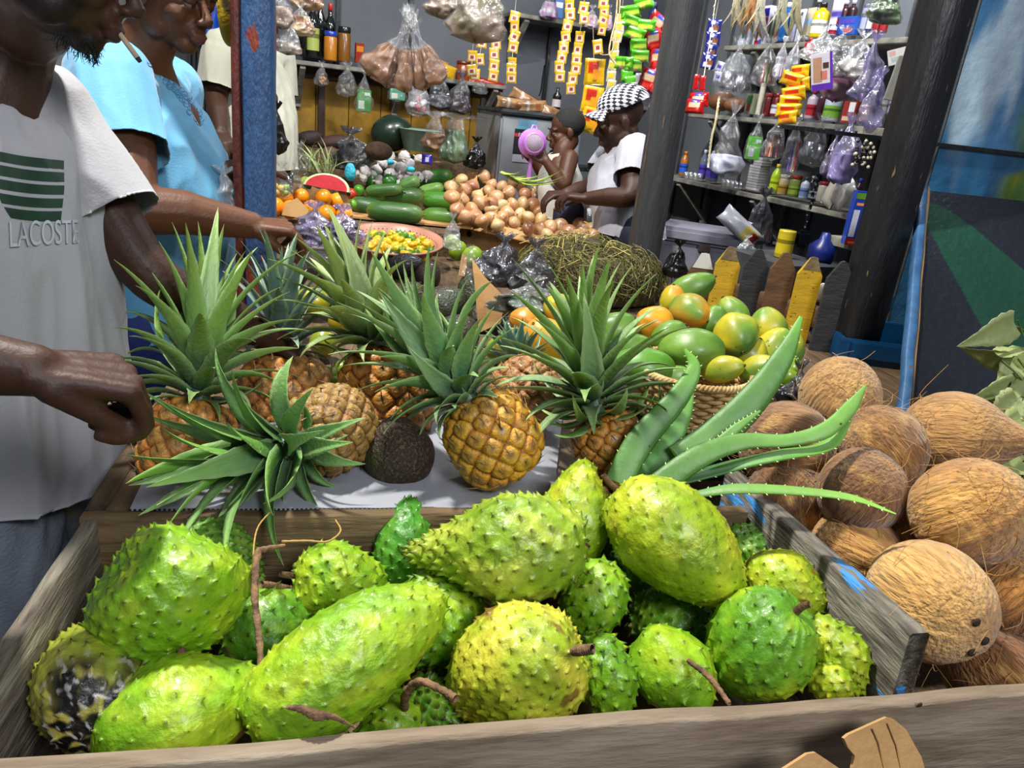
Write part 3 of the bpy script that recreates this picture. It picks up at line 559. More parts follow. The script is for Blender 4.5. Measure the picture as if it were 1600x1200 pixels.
def put_coco(label, px, py, z, wpx, ang, tilt, asp=1.05, beak=0.0, seed=0, c='#a8793f', c2='#7c5430', n=42, eyes=False):
    p = PZ(px, py, z); r = wpx*depth(p)/FPX/2*1.04; t = thing('coconut', label, 'coconut', tuple(p), frame(vdir(p, ang, tilt)), 'brown husked coconuts heaped in the right-hand bay')
    hk = part(t, 'husk', coconut(seed, r/asp**.5, r*asp**.5, beak, c=c, c2=c2), COCO); part(hk, 'fibres', fibres(seed+1, r, r, n), FIB)['kind'] = 'stuff'
    if eyes:
        for a, b in ((0.0, 0.25), (0.45, -0.12), (-0.25, -0.28)):
            q = np.array([a*0.3*r, b*r, 0]); q[2] = r*asp**.5*math.sqrt(max(0, 1-(q[0]**2+q[1]**2)/r**2))*1.0
            part(hk, 'eye', ell(q, (0.006, 0.006, 0.0025), nu=8, nv=12), M('coconut_eye', '#2c1c10', rough=0.8))
    return t
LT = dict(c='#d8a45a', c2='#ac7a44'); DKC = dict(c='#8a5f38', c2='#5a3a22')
put_coco('round coconut topmost at the back of the heap, beneath the aloe tip', 1312, 622, 1.0, 122, 60, 30, seed=1, c='#caa064', c2='#a07444')
put_coco('coconut half hidden behind the arching aloe leaf at the left of the heap', 1228, 700, 0.93, 140, 160, 10, seed=2, c='#9a7044', c2='#6e4a2c')
put_coco('coconut with a shaggy dark split in its husk in the middle of the heap', 1376, 700, 0.968, 126, 120, 20, seed=3, n=70)
put_coco('coconut below the split one, behind the slim aloe leaf', 1345, 768, 0.935, 130, 45, 35, seed=4, c='#8f6640', c2='#6a4628')
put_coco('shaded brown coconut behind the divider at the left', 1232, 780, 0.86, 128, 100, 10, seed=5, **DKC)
put_coco('coconut with a beak-like tuft pointing right, by the green leaves', 1488, 682, 0.975, 140, -4, 5, asp=1.12, beak=0.45, seed=6, c='#ba8c54', c2='#94683c')
put_coco('golden stringy coconut high at the right edge', 1516, 800, 0.962, 166, 20, 25, seed=7, n=80, **LT)
put_coco('biggest pale tan coconut in front, its three dark eyes facing the viewer', 1452, 940, 0.885, 182, -42, 40, seed=8, eyes=True, c='#dcac66', c2='#b07e46', n=30)
put_coco('pale coconut lying just behind the divider above the biggest one', 1338, 862, 0.845, 124, 150, 5, asp=1.1, seed=9, **LT)
put_coco('coconut between the slim aloe tip and the biggest coconut', 1420, 850, 0.845, 132, 100, 0, seed=10, c='#b08450', c2='#875e36')
put_coco('orange-tan coconut at the right edge below the golden one', 1592, 930, 0.87, 136, 45, 10, seed=11, c='#b8803e', c2='#8e5a2a')
put_coco('hairy coconut in the front right corner against the front board', 1556, 1045, 0.765, 150, 120, 20, seed=12, n=90, c='#96683c', c2='#6c4426')
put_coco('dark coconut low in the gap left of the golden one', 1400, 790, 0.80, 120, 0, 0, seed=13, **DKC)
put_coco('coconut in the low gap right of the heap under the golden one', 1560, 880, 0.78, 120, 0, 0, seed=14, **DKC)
# ---------------------------------------------------------------- the stall's walls, posts, shelves
def azv(a): a = math.radians(a); return np.array([math.sin(a), math.cos(a), 0.0])
dB = azv(79); nB = np.array([dB[1], -dB[0], 0]); B0 = PD(460, 90, 3.8)          # back shelf front edge
dR = azv(-11); nR = np.array([-dR[1], dR[0], 0]); R0 = PD(1057, 278, 4.0)       # right shelf front edge
def onB(x, y, off=0.0): return PP(x, y, B0+nB*off, nB)      # off > 0 is towards the viewer
def onR(x, y, off=0.0): return PP(x, y, R0+nR*off, nR)
RB = np.stack([dB, -nB, [0, 0, 1]], 1); RR = np.stack([-dR, -nR, [0, 0, 1.0]], 1)   # x along the wall to the right, y into the wall
def struct(name, geos, m, smooth=False): return solo(name, None, None, geos, m, kind='structure', smooth=smooth)
GREY = M('grey_painted_boards', '#5c6066', c2='#4e5156', ns=2, rough=0.7, bump=0.1, bs=12)
DGREY = M('dark_grey_paint', '#3c3f42', c2='#2a2c2e', ns=8, rough=0.6, bump=0.3, bs=30)
OCH = M('ochre_boards', '#9a7418', c2='#5f4712', ns=5, rough=0.75, bump=0.3, bs=20, thr=(0.4, 0.7))
SHELFM = M('shelf_wood', '#8c8a80', c2='#5c5a50', ns=12, rough=0.7, bump=0.3, bs=40)
BLACKW = M('black_painted_wood', '#0f1012', c2='#1b1b1c', ns=10, st=(5, 5, 0.8), rough=0.38, bump=0.3, bs=30, c3='#6b5a3a', ns3=16, thr3=(0.69, 0.72))
GREYPOST = M('grey_post_paint', '#3a3c3e', c2='#303132', ns=10, st=(5, 5, 0.8), rough=0.45, bump=0.25, bs=30, c3='#7a6044', ns3=9, thr3=(0.66, 0.70))
wb = B0-nB*0.26; wr = R0-nR*0.24
# corner of the two walls
A = np.array([[dB[0], -dR[0]], [dB[1], -dR[1]]]); tt_ = np.linalg.solve(A, (wr-wb)[:2]); corner = wb+dB*tt_[0]; corner[2] = 0
wl = wb-dB*0.12; wl[2] = 0; re_ = wr-dR*1.95; re_[2] = 0
def wall(name, a, b, z0, z1, n, m, th=0.04):
    c = (a+b)/2; L = np.linalg.norm((b-a)[:2]); d = nrm(np.array([(b-a)[0], (b-a)[1], 0])); R = np.stack([d, np.cross([0, 0, 1], d), [0, 0, 1]], 1)
    return struct(name, box((c[0]-n[0]*th/2, c[1]-n[1]*th/2, (z0+z1)/2), (L, th, z1-z0), R), m)
wall('wall_back', wl, corner+dB*0.04, 0, 2.95, nB, GREY)
wall('wall_right', re_, corner, 0, 2.95, nR, GREY)
# ochre lower boards with brown battens on the back wall, left part
a = onB(440, 150, -0.235); b = onB(782, 150, -0.235); zt = 1.545
g = []; k = 0
for i in range(7):
    u0, u1 = i/7, (i+1)/7; p = a*(1-u0)+b*u0; q = a*(1-u1)+b*u1; c = (p+q)/2; g.append(box((c[0], c[1], 0.98), (np.linalg.norm((q-p)[:2])-0.004, 0.012, 1.12), RB, 0.003))
struct('trim_1', g, OCH)
BRN = M('dark_brown_batten', '#3a1f18', c2='#251410', ns=12, rough=0.6, bump=0.2, bs=30)
g = []
for px_ in (445, 502, 775): c = onB(px_, 160, -0.21); g.append(box((c[0], c[1], 1.0), (0.035 if px_ > 450 else 0.09, 0.03, 1.1), RB, 0.003))
c = onB(610, 110, -0.21); g.append(box((c[0], c[1], 1.52), (1.3, 0.03, 0.05), RB, 0.003)); struct('trim_2', g, BRN)
struct('trim_3', [box((onB(x_, 40, -0.24)[0], onB(x_, 40, -0.24)[1], 2.15), (0.022, 0.02, 1.3), RB) for x_ in (528, 640, 862)], BLACKW)
# vertical joints of the right wall boards
struct('trim_4', [box((wr-dR*s+nR*0.006-wr*np.array([0, 0, 1])+np.array([0, 0, 1.3])), (0.012, 0.012, 2.6), RR) for s in np.arange(-0.9, 2.6, 0.28)], DGREY)
def shelf(label, a, b, d, R, n, th=0.022, dep=0.24, br=()):
    a = np.asarray(a); b = np.asarray(b); z = (a[2]+b[2])/2; c = (a+b)/2; L = np.linalg.norm((b-a)[:2])
    t = thing('shelf', label, 'shelf', (c[0], c[1], z), R)
    part(t, 'board', box((0, dep/2, -th/2), (L, dep-0.004, th), bev=0.003), SHELFM, smooth=False)
    for q in br: part(t, 'bracket', [box((q*L, dep-0.02, -th-0.11), (0.03, 0.03, 0.20)), box((q*L, dep*0.5, -th-0.1), (0.028, 0.28, 0.028), rotx(math.radians(-42)))], SHELFM, smooth=False)
    return z
zB1 = shelf('long pale shelf board above the ochre wall, holding bottles and jars', onB(455, 90), onB(792, 136), dB, RB, nB, br=(-0.45, 0.0, 0.45))
zB2 = shelf('high grey shelf at the back, left of the vendor, with its underside in shade', onB(800, 18), onB(1040, 58), dB, RB, nB, br=(-0.4, 0.4))
zB3 = shelf('waist-high shelf behind the vendor in the checked cap', onB(1000, 165), onB(1100, 178), dB, RB, nB, dep=0.22)
zR1 = shelf('lowest long shelf on the right wall, below the hanging bags', onR(1012, 268), onR(1330, 336), dR, RR, nR, br=(-0.3, 0.1))
zR2 = shelf('middle shelf on the right wall, crowded with jars and snacks', onR(1075, 175), onR(1372, 200), dR, RR, nR, br=(-0.35, 0.2))
zR3 = shelf('top shelf on the right wall with toiletries', onR(1130, 78), onR(1420, 48), dR, RR, nR, br=(-0.3,))
# stub shelves against the post on the right
for (x0, y0, x1, y1, lb) in ((1356, 205, 1405, 212, 'grey stub shelf by the black post, level with the middle shelf'), (1312, 378, 1352, 388, 'short scuffed grey ledge by the black post carrying the blue box')):
    a = PD(x0, y0, 2.75); b = PD(x1, y1, 2.55); c = (a+b)/2; t = thing('ledge', lb, 'shelf', (c[0], c[1], c[2]), RR)
    part(t, 'board', box((0, 0.08, 0), (0.20, 0.20, 0.035), bev=0.003), SHELFM, smooth=False); part(t, 'bracket', box((0.05, 0.06, -0.12), (0.03, 0.035, 0.20), rotx(0.25)), SHELFM, smooth=False)
# posts
def post(name, label, px_, py_, Y, wx, wy, m, z1=2.6, rot=0.0, parts=None):
    c = PY(px_, py_, Y); t = thing(name, label, 'post', (c[0], c[1], 0), rotz(rot)); part(t, 'post', plank((0, 0, 0), (0, 0, z1), wx, wy, up=(0, 1, 0), seed=int(px_), nl=60, rough=0.0015), m); return t, c
BLUEP = M('blue_post_paint', '#3f6290', c2='#34527c', ns=30, rough=0.45, bump=0.35, bs=60, st=(3, 3, 1), c3='#8a3a24', ns3=7, thr3=(0.57, 0.60))
REDP = M('red_post_paint', '#6a2a1c', c2='#4a1c14', ns=14, rough=0.5, bump=0.3, bs=50, st=(3, 3, 1))
t, c = post('post', 'square blue post with a red side and red scrapes, at the left', 405, 200, 2.05, 0.078, 0.08, BLUEP)
part(t, 'red_side_strip', plank((-0.0480, 0.0, 0), (-0.0480, 0.0, 2.6), 0.020, 0.085, up=(0, 1, 0), seed=5, nl=40), REDP, label='dark red strip on the post')
post('post', 'grey wooden post in the middle, beside the vendor in the checked cap', 1038, 200, 2.62, 0.105, 0.09, GREYPOST)
t, c = post('post', 'thick black-painted post on the right, in front of the shelves', 1440, 150, 1.92, 0.115, 0.11, BLACKW)
part(t, 'corner_strip', plank((0.070, 0.03, 0), (0.070, 0.03, 2.6), 0.045, 0.06, up=(0, 1, 0), seed=8, nl=50), BLACKW)
# painted wall right of the post
mu = azv(93); nm_ = np.array([mu[1], -mu[0], 0.0]); M0 = PD(1500, 120, 2.35)
def onM(x, y, off=0.0): return PP(x, y, M0+nm_*off, nm_)
pa = onM(1462, 250); zs = onM(1530, 218)[2]
nu, nv = 150, 170; u = np.linspace(0, 1.5, nu)[:, None]; zz = np.linspace(0.2, 2.7, nv)[None, :]
P = pa*np.array([1, 1, 0])+mu*u[..., None]+zz[..., None]*np.array([0, 0, 1.0])
N1 = Noise(5, 6); N2 = Noise(6, 16); Ns = Noise(9, 40); S = P*np.array([1, 1, 0.35]); U = np.repeat(u, nv, 1); Z = np.repeat(zz, nu, 0)
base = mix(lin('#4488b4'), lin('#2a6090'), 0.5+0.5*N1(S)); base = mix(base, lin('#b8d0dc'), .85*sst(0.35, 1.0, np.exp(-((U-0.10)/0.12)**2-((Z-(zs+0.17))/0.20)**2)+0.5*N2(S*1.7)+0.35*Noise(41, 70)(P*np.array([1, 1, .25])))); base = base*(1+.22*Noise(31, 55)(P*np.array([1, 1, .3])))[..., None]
base = mix(base, lin('#4a3a58'), sst(0.5, 0.9, np.abs(N1(S*2.1)))*0.35)
pl = sst(0.0, 0.10, U-0.23-0.10*(Z-zs)*0.0-0.06*N2(P)-(Z-zs)*0.05); st_g = 0.5+0.5*Ns(P*np.array([3, 3, 0.6])); base = mix(base, mix(lin('#2c5a4a'), lin('#5f7a34'), st_g), pl*0.85*sst(zs+0.62, zs+0.3, Z))
bush = sst(0.0, 0.03, 0.06+0.25*(U-0.17)-(Z-(zs-0.16))-0.02*N2(P)); base = mix(base, mix(lin('#6f7a1c'), lin('#3f5f2a'), st_g), bush*sst(0.22, 0.3, U))
sea = sst(-0.01, 0.01, zs-0.03-Z)*(1-bush*sst(0.22, 0.3, U)); base = mix(base, mix(lin('#2f7fae'), lin('#1b4468'), 0.5+0.5*Ns(P*np.array([1.5, 1.5, 0.2]))), sea*0.75)
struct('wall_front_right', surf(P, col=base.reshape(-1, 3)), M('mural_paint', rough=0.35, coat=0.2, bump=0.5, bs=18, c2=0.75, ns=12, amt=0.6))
struct('wall_front_right_backing', box(pa*np.array([1, 1, 0])+mu*0.75-nm_*0.03+np.array([0, 0, 1.45]), (1.5, 0.05, 2.5), np.stack([mu, -nm_, [0, 0, 1]], 1)), DGREY).name = 'trim_5'
q = onM(1530, 222, 0.008); struct('trim_6', [box((q[0], q[1], zs-0.03), (1.4, 0.014, 0.012), np.stack([mu, -nm_, [0, 0, 1]], 1)), ], BLACKW)
# leaning black and green panel with a blue edge
a1 = PD(1444, 297, 2.22); a2 = PD(1414, 655, 1.80); a3 = PD(1720, 327, 2.22); 
e1 = nrm(a3-a1); e2 = nrm(a2-a1); nn3 = nrm(np.cross(e2, e1)); nn3 = nn3 if np.dot(nn3, CAM-a1) > 0 else -nn3
H = 0.95; Wd = 0.85; nu, nv = 120, 130; uu = np.linspace(0, Wd, nu)[:, None, None]; vv = np.linspace(0, H, nv)[None, :, None]; Pn = a1+e1*uu+e2*vv
U2 = uu[..., 0]+vv[..., 0]*0; V2 = vv[..., 0]+uu[..., 0]*0
grn = (V2 > 0.045+0.42*sst(0, 0.42, U2)*0.62+0.12*U2) & (V2 < 0.12+(U2)*2.15); cN = mix(lin('#111319'), lin('#1c2028'), 0.5+0.5*Noise(3, 10)(Pn)); cN = np.where(grn[..., None], mix(lin('#0f2f22'), lin('#174030'), 0.5+0.5*Noise(4, 12)(Pn)), cN)
pn = thing('painted_panel', 'leaning black panel with a green curved band and a blue edge, by the coconuts', 'panel', tuple(a2))
part(pn, 'panel', [surf(Pn, col=cN.reshape(-1, 3)), (np.array([Pn[0, 0]-nn3*.02, Pn[-1, 0]-nn3*.02, Pn[-1, -1]-nn3*.02, Pn[0, -1]-nn3*.02]), [[0, 1, 2, 3]], lin('#111319'))], M('panel_paint', rough=0.32, bump=0.6, bs=40, coat=0.15), world=True)
part(pn, 'blue_edge_strip', plank(a1-e1*0.010+nn3*0.008, a1-e1*0.010+e2*H+nn3*0.008, 0.022, 0.03, up=nn3, seed=3, nl=40), M('blue_strip', '#3a6690', c2='#2a5078', ns=20, rough=0.5, bump=0.3, bs=40, c3='#6a4a2a', ns3=30, thr3=(0.68, 0.71)), world=True)
part(pn, 'bare_wood_edge', plank(a1+e1*0.006+nn3*0.006, a1+e1*0.006+e2*H+nn3*0.006, 0.007, 0.02, up=nn3, seed=4, nl=40), M('bare_wood', '#8a6a44', rough=0.8, bump=0.3), world=True)
# blue plastic crates in the gap behind
def crate(label, p, s, m, R=np.eye(3)):
    t = thing('plastic_crate', label, 'crate', tuple(p), R); w_, d_, h_ = s; th = 0.012
    part(t, 'crate', [box((0, -d_/2, h_/2), (w_, th, h_), bev=0.003), box((0, d_/2, h_/2), (w_, th, h_), bev=0.003), box((-w_/2, 0, h_/2), (th, d_, h_), bev=0.003), box((w_/2, 0, h_/2), (th, d_, h_), bev=0.003), box((0, 0, th/2), (w_, d_, th))], m, smooth=False)
    part(t, 'rim', [box((0, -d_/2-0.008, h_-0.03), (w_+0.03, 0.012, 0.05), bev=0.003), box((-w_/2, -d_/2-0.01, h_*0.5), (0.03, 0.014, h_), bev=0.003)], m, smooth=False); return t
BLP = M('blue_plastic', '#0f4d7c', c2='#0b3a60', ns=6, rough=0.35)
c = PD(1392, 560, 2.35); crate('blue plastic crate in the dark gap between the black post and the leaning panel', (c[0], c[1], 0.30), (0.42, 0.3, 0.62), BLP, rotz(-0.3))
c = PD(1400, 500, 2.7); crate('darker blue plastic crate stacked farther back in the same gap', (c[0]+0.02, c[1]+0.1, 0.62), (0.42, 0.3, 0.36), BLP, rotz(-0.2))
solo('red_canister', 'small red object glimpsed beside the blue strip in the gap', 'canister', lathe([(0.03, 0), (0.034, 0.01), (0.034, 0.13), (0.02, 0.15), (0.012, 0.17)], 20), M('red_plastic', '#a81c14', rough=0.35), tuple(PD(1418, 410, 2.6)))
# picket fence
def picket(label, x, ytop, d, wpx, col, h=0.72, tip=0.5, cap=None, lean=0.0):
    p = PD(x, ytop, d); s = d/FPX; w_ = wpx*s; t = thing('fence_picket', label, 'picket', (p[0], p[1], p[2]-h), rotz(-0.35), 'picket fence behind the papayas')
    hw = w_/2; pr = [(-hw, 0), (hw, 0), (hw, h-hw*1.5), (hw*0.25, h-0.004), (0, h), (-hw*0.25, h-0.004), (-hw, h-hw*1.5)]
    V = [(a_, -0.009, b_) for a_, b_ in pr]+[(a_, 0.009, b_) for a_, b_ in pr]; n_ = len(pr)
    F = [list(range(n_)), [n_+i for i in range(n_)][::-1]]+[[i, i+n_, (i+1) % n_+n_, (i+1) % n_] for i in range(n_)]
    part(t, 'board', (np.array(V), F), col, smooth=False)
    if cap: 
        pr2 = [(-hw*0.72, h-hw*1.05), (hw*0.72, h-hw*1.05), (hw*0.28, h+0.001), (0, h+0.003), (-hw*0.28, h+0.001)]
        V = [(a_, -0.0105, b_) for a_, b_ in pr2]+[(a_, -0.008, b_) for a_, b_ in pr2]; part(t, 'painted_tip', (np.array(V), [list(range(5)), [5+i for i in range(5)][::-1]]+[[i, i+5, (i+1) % 5+5, (i+1) % 5] for i in range(5)]), cap, smooth=False)
    return t
YEL = M('yellow_picket', '#c9a012', c2='#b08c14', ns=8, st=(1, 1, 3), rough=0.6, bump=0.15, bs=50, c3='#3a2a10', ns3=45, thr3=(0.66, 0.70))
BRNP = M('brown_picket', '#6a4a2a', c2='#4a321c', ns=10, st=(1, 1, 3), rough=0.7, bump=0.2, bs=50)
BLKP = M('black_picket', '#1c1d1f', c2='#2c2c2c', ns=10, st=(1, 1, 3), rough=0.6, bump=0.2, bs=50)
BARE = M('bare_tip', '#7a6a4a', c2='#5a4a30', ns=20, rough=0.8, bump=0.4)
WHT = M('white_paint', '#c8c8c0', rough=0.7)
picket('brown fence picket with a white painted tip, leftmost of the fence', 1102, 396, 2.60, 44, BRNP, cap=WHT)
picket('yellow fence picket with a bare wood tip, left of the two yellow ones', 1143, 386, 2.52, 38, YEL, cap=BARE)
picket('narrow black fence picket between the left yellow and the brown one', 1188, 389, 2.44, 38, BLKP)
picket('plain brown fence picket between a black and a yellow one', 1230, 394, 2.36, 38, BRNP)
picket('yellow fence picket with dark specks, right of the two yellow ones', 1272, 402, 2.29, 37, YEL, cap=BARE)
picket('black fence picket touching the thick black post', 1320, 408, 2.21, 40, BLKP)
a = PD(1085, 465, 2.66); b = PD(1352, 475, 2.18); a[2] = b[2] = (a[2]+b[2])/2
solo('fence_rail', 'horizontal wooden rail joining the fence pickets from behind', 'rail', plank(a+np.array([.02, .05, -.02]), b+np.array([.02, .05, -.02]), 0.03, 0.07, seed=3, nl=20), BRNP)
# ---- refrigerator, freezer chest
c = PD(852, 240, 3.5); FR = rotz(math.radians(-12)); zt = PD(785, 172, 3.45)[2]
p0 = PD(785, 172, 3.45); p1 = PD(912, 190, 3.58); Rf = np.stack([nrm((p1-p0)*np.array([1, 1, 0])), np.cross([0, 0, 1], nrm((p1-p0)*np.array([1, 1, 0]))), [0, 0, 1.0]], 1)
wf = np.linalg.norm((p1-p0)[:2]); cc_ = (p0+p1)/2; t = thing('refrigerator', 'short grey refrigerator behind the child, with a poster on its door', 'refrigerator', (cc_[0], cc_[1], 0), Rf)
FRM = M('fridge_enamel', '#8d9196', c2='#7c8084', ns=4, rough=0.35, coat=0.2, bump=0.05, bs=30); zf = (p0[2]+p1[2])/2
part(t, 'cabinet', box((0, 0.26, zf/2), (wf, 0.44, zf-0.02), bev=0.012), FRM); part(t, 'door', box((0, 0.018, zf/2+0.01), (wf, 0.036, zf-0.06), bev=0.01), FRM); part(t, 'top', box((0, 0.24, zf+0.004), (wf+0.012, 0.5, 0.02), bev=0.006), DGREY)
part(t, 'door_handle', box((wf/2-0.03, -0.012, zf*0.72), (0.018, 0.02, 0.22), bev=0.005), DGREY)
po = thing('poster', 'black poster with white lettering stuck on the grey refrigerator door', 'poster', tuple(p0+Rf[:, 0]*0.125-Rf[:, 1]*0.002+np.array([0, 0, -0.13])), Rf)
def rect(x0, z0, x1, z1, y=0.0, col=None): return (np.array([(x0, y, z0), (x1, y, z0), (x1, y, z1), (x0, y, z1)], float), [[0, 1, 2, 3]], lin(col))
sp_ = M('poster_print', rough=0.5)
part(po, 'sheet', [rect(-.055, -.095, .075, -.06, -.0005, '#a8a8b4'), rect(-.055, -.06, .075, .055, -.0008, '#14141a'), rect(-.045, .055, .06, .068, -.001, '#4c9aa8'), rect(-.04, .068, .05, .10, -.001, '#5c86a0'), rect(.02, .03, .06, .055, -.0012, '#3a2a8a'), rect(-.055, .02, -.038, .035, -.0012, '#b02a2a')], sp_, smooth=False)
for s_, x_, z_, h_ in (('FREE', -.012, .028, .024), ('100%', .012, .002, .028), ('WAR', .008, -.028, .034), ('MENU', .02, -.05, .013)):
    V, F = text_geo(s_, h_); part(po, 'lettering', (np.stack([V[:, 0]+x_, V[:, 1]*0-.0016, V[:, 1]+z_], 1), F, lin('#d8e0dc')), sp_, smooth=False)
c = PD(1100, 352, 3.1); t = thing('chest_freezer', 'grey-lilac chest cooler with a latch, behind the fence pickets', 'cooler', (c[0], c[1], 0.80), rotz(math.radians(-30)))
CM = M('cooler_plastic', '#7a7884', c2='#696774', ns=6, rough=0.5, bump=0.05)
part(t, 'chest', box((0, 0.14, 0.05), (0.36, 0.28, 0.28), bev=0.015), CM); part(t, 'lid', box((0, 0.14, 0.225), (0.375, 0.30, 0.06), bev=0.015), CM)
part(t, 'latch', box((0.02, -0.008, 0.185), (0.05, 0.014, 0.035), bev=0.004), M('latch_dark', '#3a2e2e', rough=0.5)); part(t, 'latch_plate', box((0.02, -0.002, 0.14), (0.05, 0.01, 0.04), bev=0.004), CM)
solo('wooden_bench', 'low dark bench under the chest cooler', 'bench', [box((c[0]+0.0, c[1]+0.14, 0.68), (0.5, 0.4, 0.04)), box((c[0]-0.2, c[1]+0.1, 0.33), (0.05, 0.05, 0.66)), box((c[0]+0.2, c[1]+0.2, 0.33), (0.05, 0.05, 0.66))], DGREY, smooth=False)
# ---- beyond the woman: blue tarpaulin, striped grille, cluttered yard
TARP = M('blue_tarpaulin', '#0f5ad0', c2='#0b48b0', ns=4, rough=0.45, bump=0.3, bs=8)
P = np.array([[PD(250+i*9, y_, 4.2+0.03*math.sin(i*1.7+j*.8)) for j, y_ in enumerate(np.linspace(-60, 62-i*0.9, 8))] for i in range(18)]); solo('tarpaulin', 'bright blue tarpaulin hanging behind the woman’s head', 'tarpaulin', surf(P), TARP)
g = []
for i in range(14):
    x = 300+i*7.5; g.append(tube([PD(x, 40, 4.35), PD(x-3, 235, 4.35)], 0.006, 6))
g.append(tube([PD(295, 120, 4.34), PD(400, 128, 4.34)], 0.006, 6)); solo('iron_grille', 'black iron grille in front of a white wall behind the shopper', 'grille', g, M('black_iron', '#0c0c0e', rough=0.4, metal=0.5))
wp = PD(350, 150, 4.6); wall('wall_left', wp-np.array([1.6, 0.1, 0]), wp+np.array([0.27, 0.1, 0]), 0, 2.9, np.array([0.0, -1, 0]), M('pale_wall', '#9a9a98', c2='#6a6a68', ns=3, rough=0.8))
solo('market_bench', 'dark cluttered bench behind the bananas beyond the post', 'bench', box((-0.72, 3.35, 0.48), (0.7, 0.5, 0.96)), DGREY, smooth=False)
# ---------------------------------------------------------------- builders for the goods
def thingm(name, label, cat, loc, rot, group=None): return thing(name, label, cat, tuple(loc), rot, group)
def prof_bottle(h, r, kind):
    if kind == 'wine': return [(r, 0.0), (r, h*.58), (r*.92, h*.64), (r*.42, h*.76), (r*.36, h*.80), (r*.36, h*.95)]
    if kind == 'soda': return [(r*.9, 0.0), (r, h*.04), (r*.95, h*.3), (r, h*.55), (r*.85, h*.7), (r*.4, h*.86), (r*.36, h*.93)]
    if kind == 'jar': return [(r*.95, 0), (r, h*.05), (r, h*.78), (r*.85, h*.84)]
    if kind == 'can': return [(r*.95, 0), (r, h*.03), (r, h*.95), (r*.96, h)]
    return [(r*.95, 0), (r, h*.04), (r, h*.68), (r*.8, h*.76), (r*.38, h*.82), (r*.36, h*.88)]
def item(plane, label, kind, x, yb, hpx, wpx, c, cap='#e8e8e8', lab=None, name='bottle', off=-0.06, group=None, back=None, zfix=None, glass=False):
    """a bottle/jar/tube/box standing at the seen foot point (x, yb)"""
    on, R = (onB, RB) if plane == 'B' else (onR, RR)
    p = on(x, yb, off); s = depth(p)/FPX; h = hpx*s; r = wpx*s/2
    if zfix is not None: p = p.copy(); p[2] = zfix
    rg = random.Random(int(x*7+yb)); Rr = R@rotz(rg.uniform(-.2, .2)); t = thingm(name, label, name.replace('_', ' '), p, Rr, group)
    bm_ = M('bottle_glass', rough=0.08, coat=0.6, spec=0.7) if glass else VG()
    if kind in ('wine', 'soda', 'jar', 'can', 'bottle'):
        part(t, 'body', (*lathe(prof_bottle(h, r, kind), 22)[:2], lin(c)), bm_)
        if kind == 'jar': part(t, 'lid', (*lathe([(r*.95, h*.83), (r*.98, h*.85), (r*.98, h*.98), (r*.9, h)], 22)[:2], lin(cap)), VG())
        elif kind != 'can': cr_ = r*.44 if kind != 'wine' else r*.40; part(t, 'cap', (*lathe([(cr_, h*.87), (cr_, h*.99), (cr_*.9, h)], 16)[:2], lin(cap)), VG())
        if lab: 
            z0, z1 = (h*.12, h*.5) if kind != 'can' else (h*.15, h*.85); part(t, 'label', [(*lathe([(r*1.012, z0), (r*1.012, z1)], 22, cap=False)[:2], lin(lab)), (*lathe([(r*1.02, z0+(z1-z0)*.55), (r*1.02, z0+(z1-z0)*.75)], 22, cap=False)[:2], lin(lab)*0.35)], VG())
    elif kind == 'tube':
        n = 12; rows = []
        for q in np.linspace(0, 1, 10):
            a_ = np.arange(20)/20*2*math.pi; rows.append(np.stack([r*(1+.25*q)*np.cos(a_), r*.7*(1-q*.97)*np.sin(a_), np.full(20, h*(.12+.88*q))], 1))
        cc = np.array([mix(lin(c), lin(lab or c), np.array(1.0 if .35 < q < .6 else 0.0)) for q in np.linspace(0, 1, 10)]); v, f, _ = surf(np.array(rows), wv=True)
        part(t, 'body', (v, f[:, ::-1], np.repeat(cc[:, None], 20, 1).reshape(-1, 3)), VG()); part(t, 'cap', (*lathe([(r*.7, 0), (r*.75, h*.13)], 18)[:2], lin(cap)), VG())
    elif kind == 'box':
        w2, d2 = r, min(r*.7, 0.04); part(t, 'carton', (*box((0, d2/2, h/2), (w2*2, d2, h), bev=0.001)[:2], lin(c)), VG(), smooth=False)
        g = []
        for (a0, b0, a1, b1, cc) in (back or [(-.8, .55, .8, .85, lab or '#ffffff')]):
            g.append(rect(a0*w2, b0*h, a1*w2, b1*h, -0.0008, cc))
        part(t, 'print', g, VG(), smooth=False)
    return t
CRINK = film('clear_film', gloss=0.10, body=0.04, bs=45); CRINKM = film('milky_film', body=0.16, gloss=0.22, bs=45); CRINKB = film('smoky_film', tint='#a8a8b0', body=0.10, gloss=0.2, milk=(.35, .36, .4), bs=45)
LILAC = film('lilac_film', tint='#d8d0f0', body=0.20, gloss=0.22, milk=(.62, .58, .8))
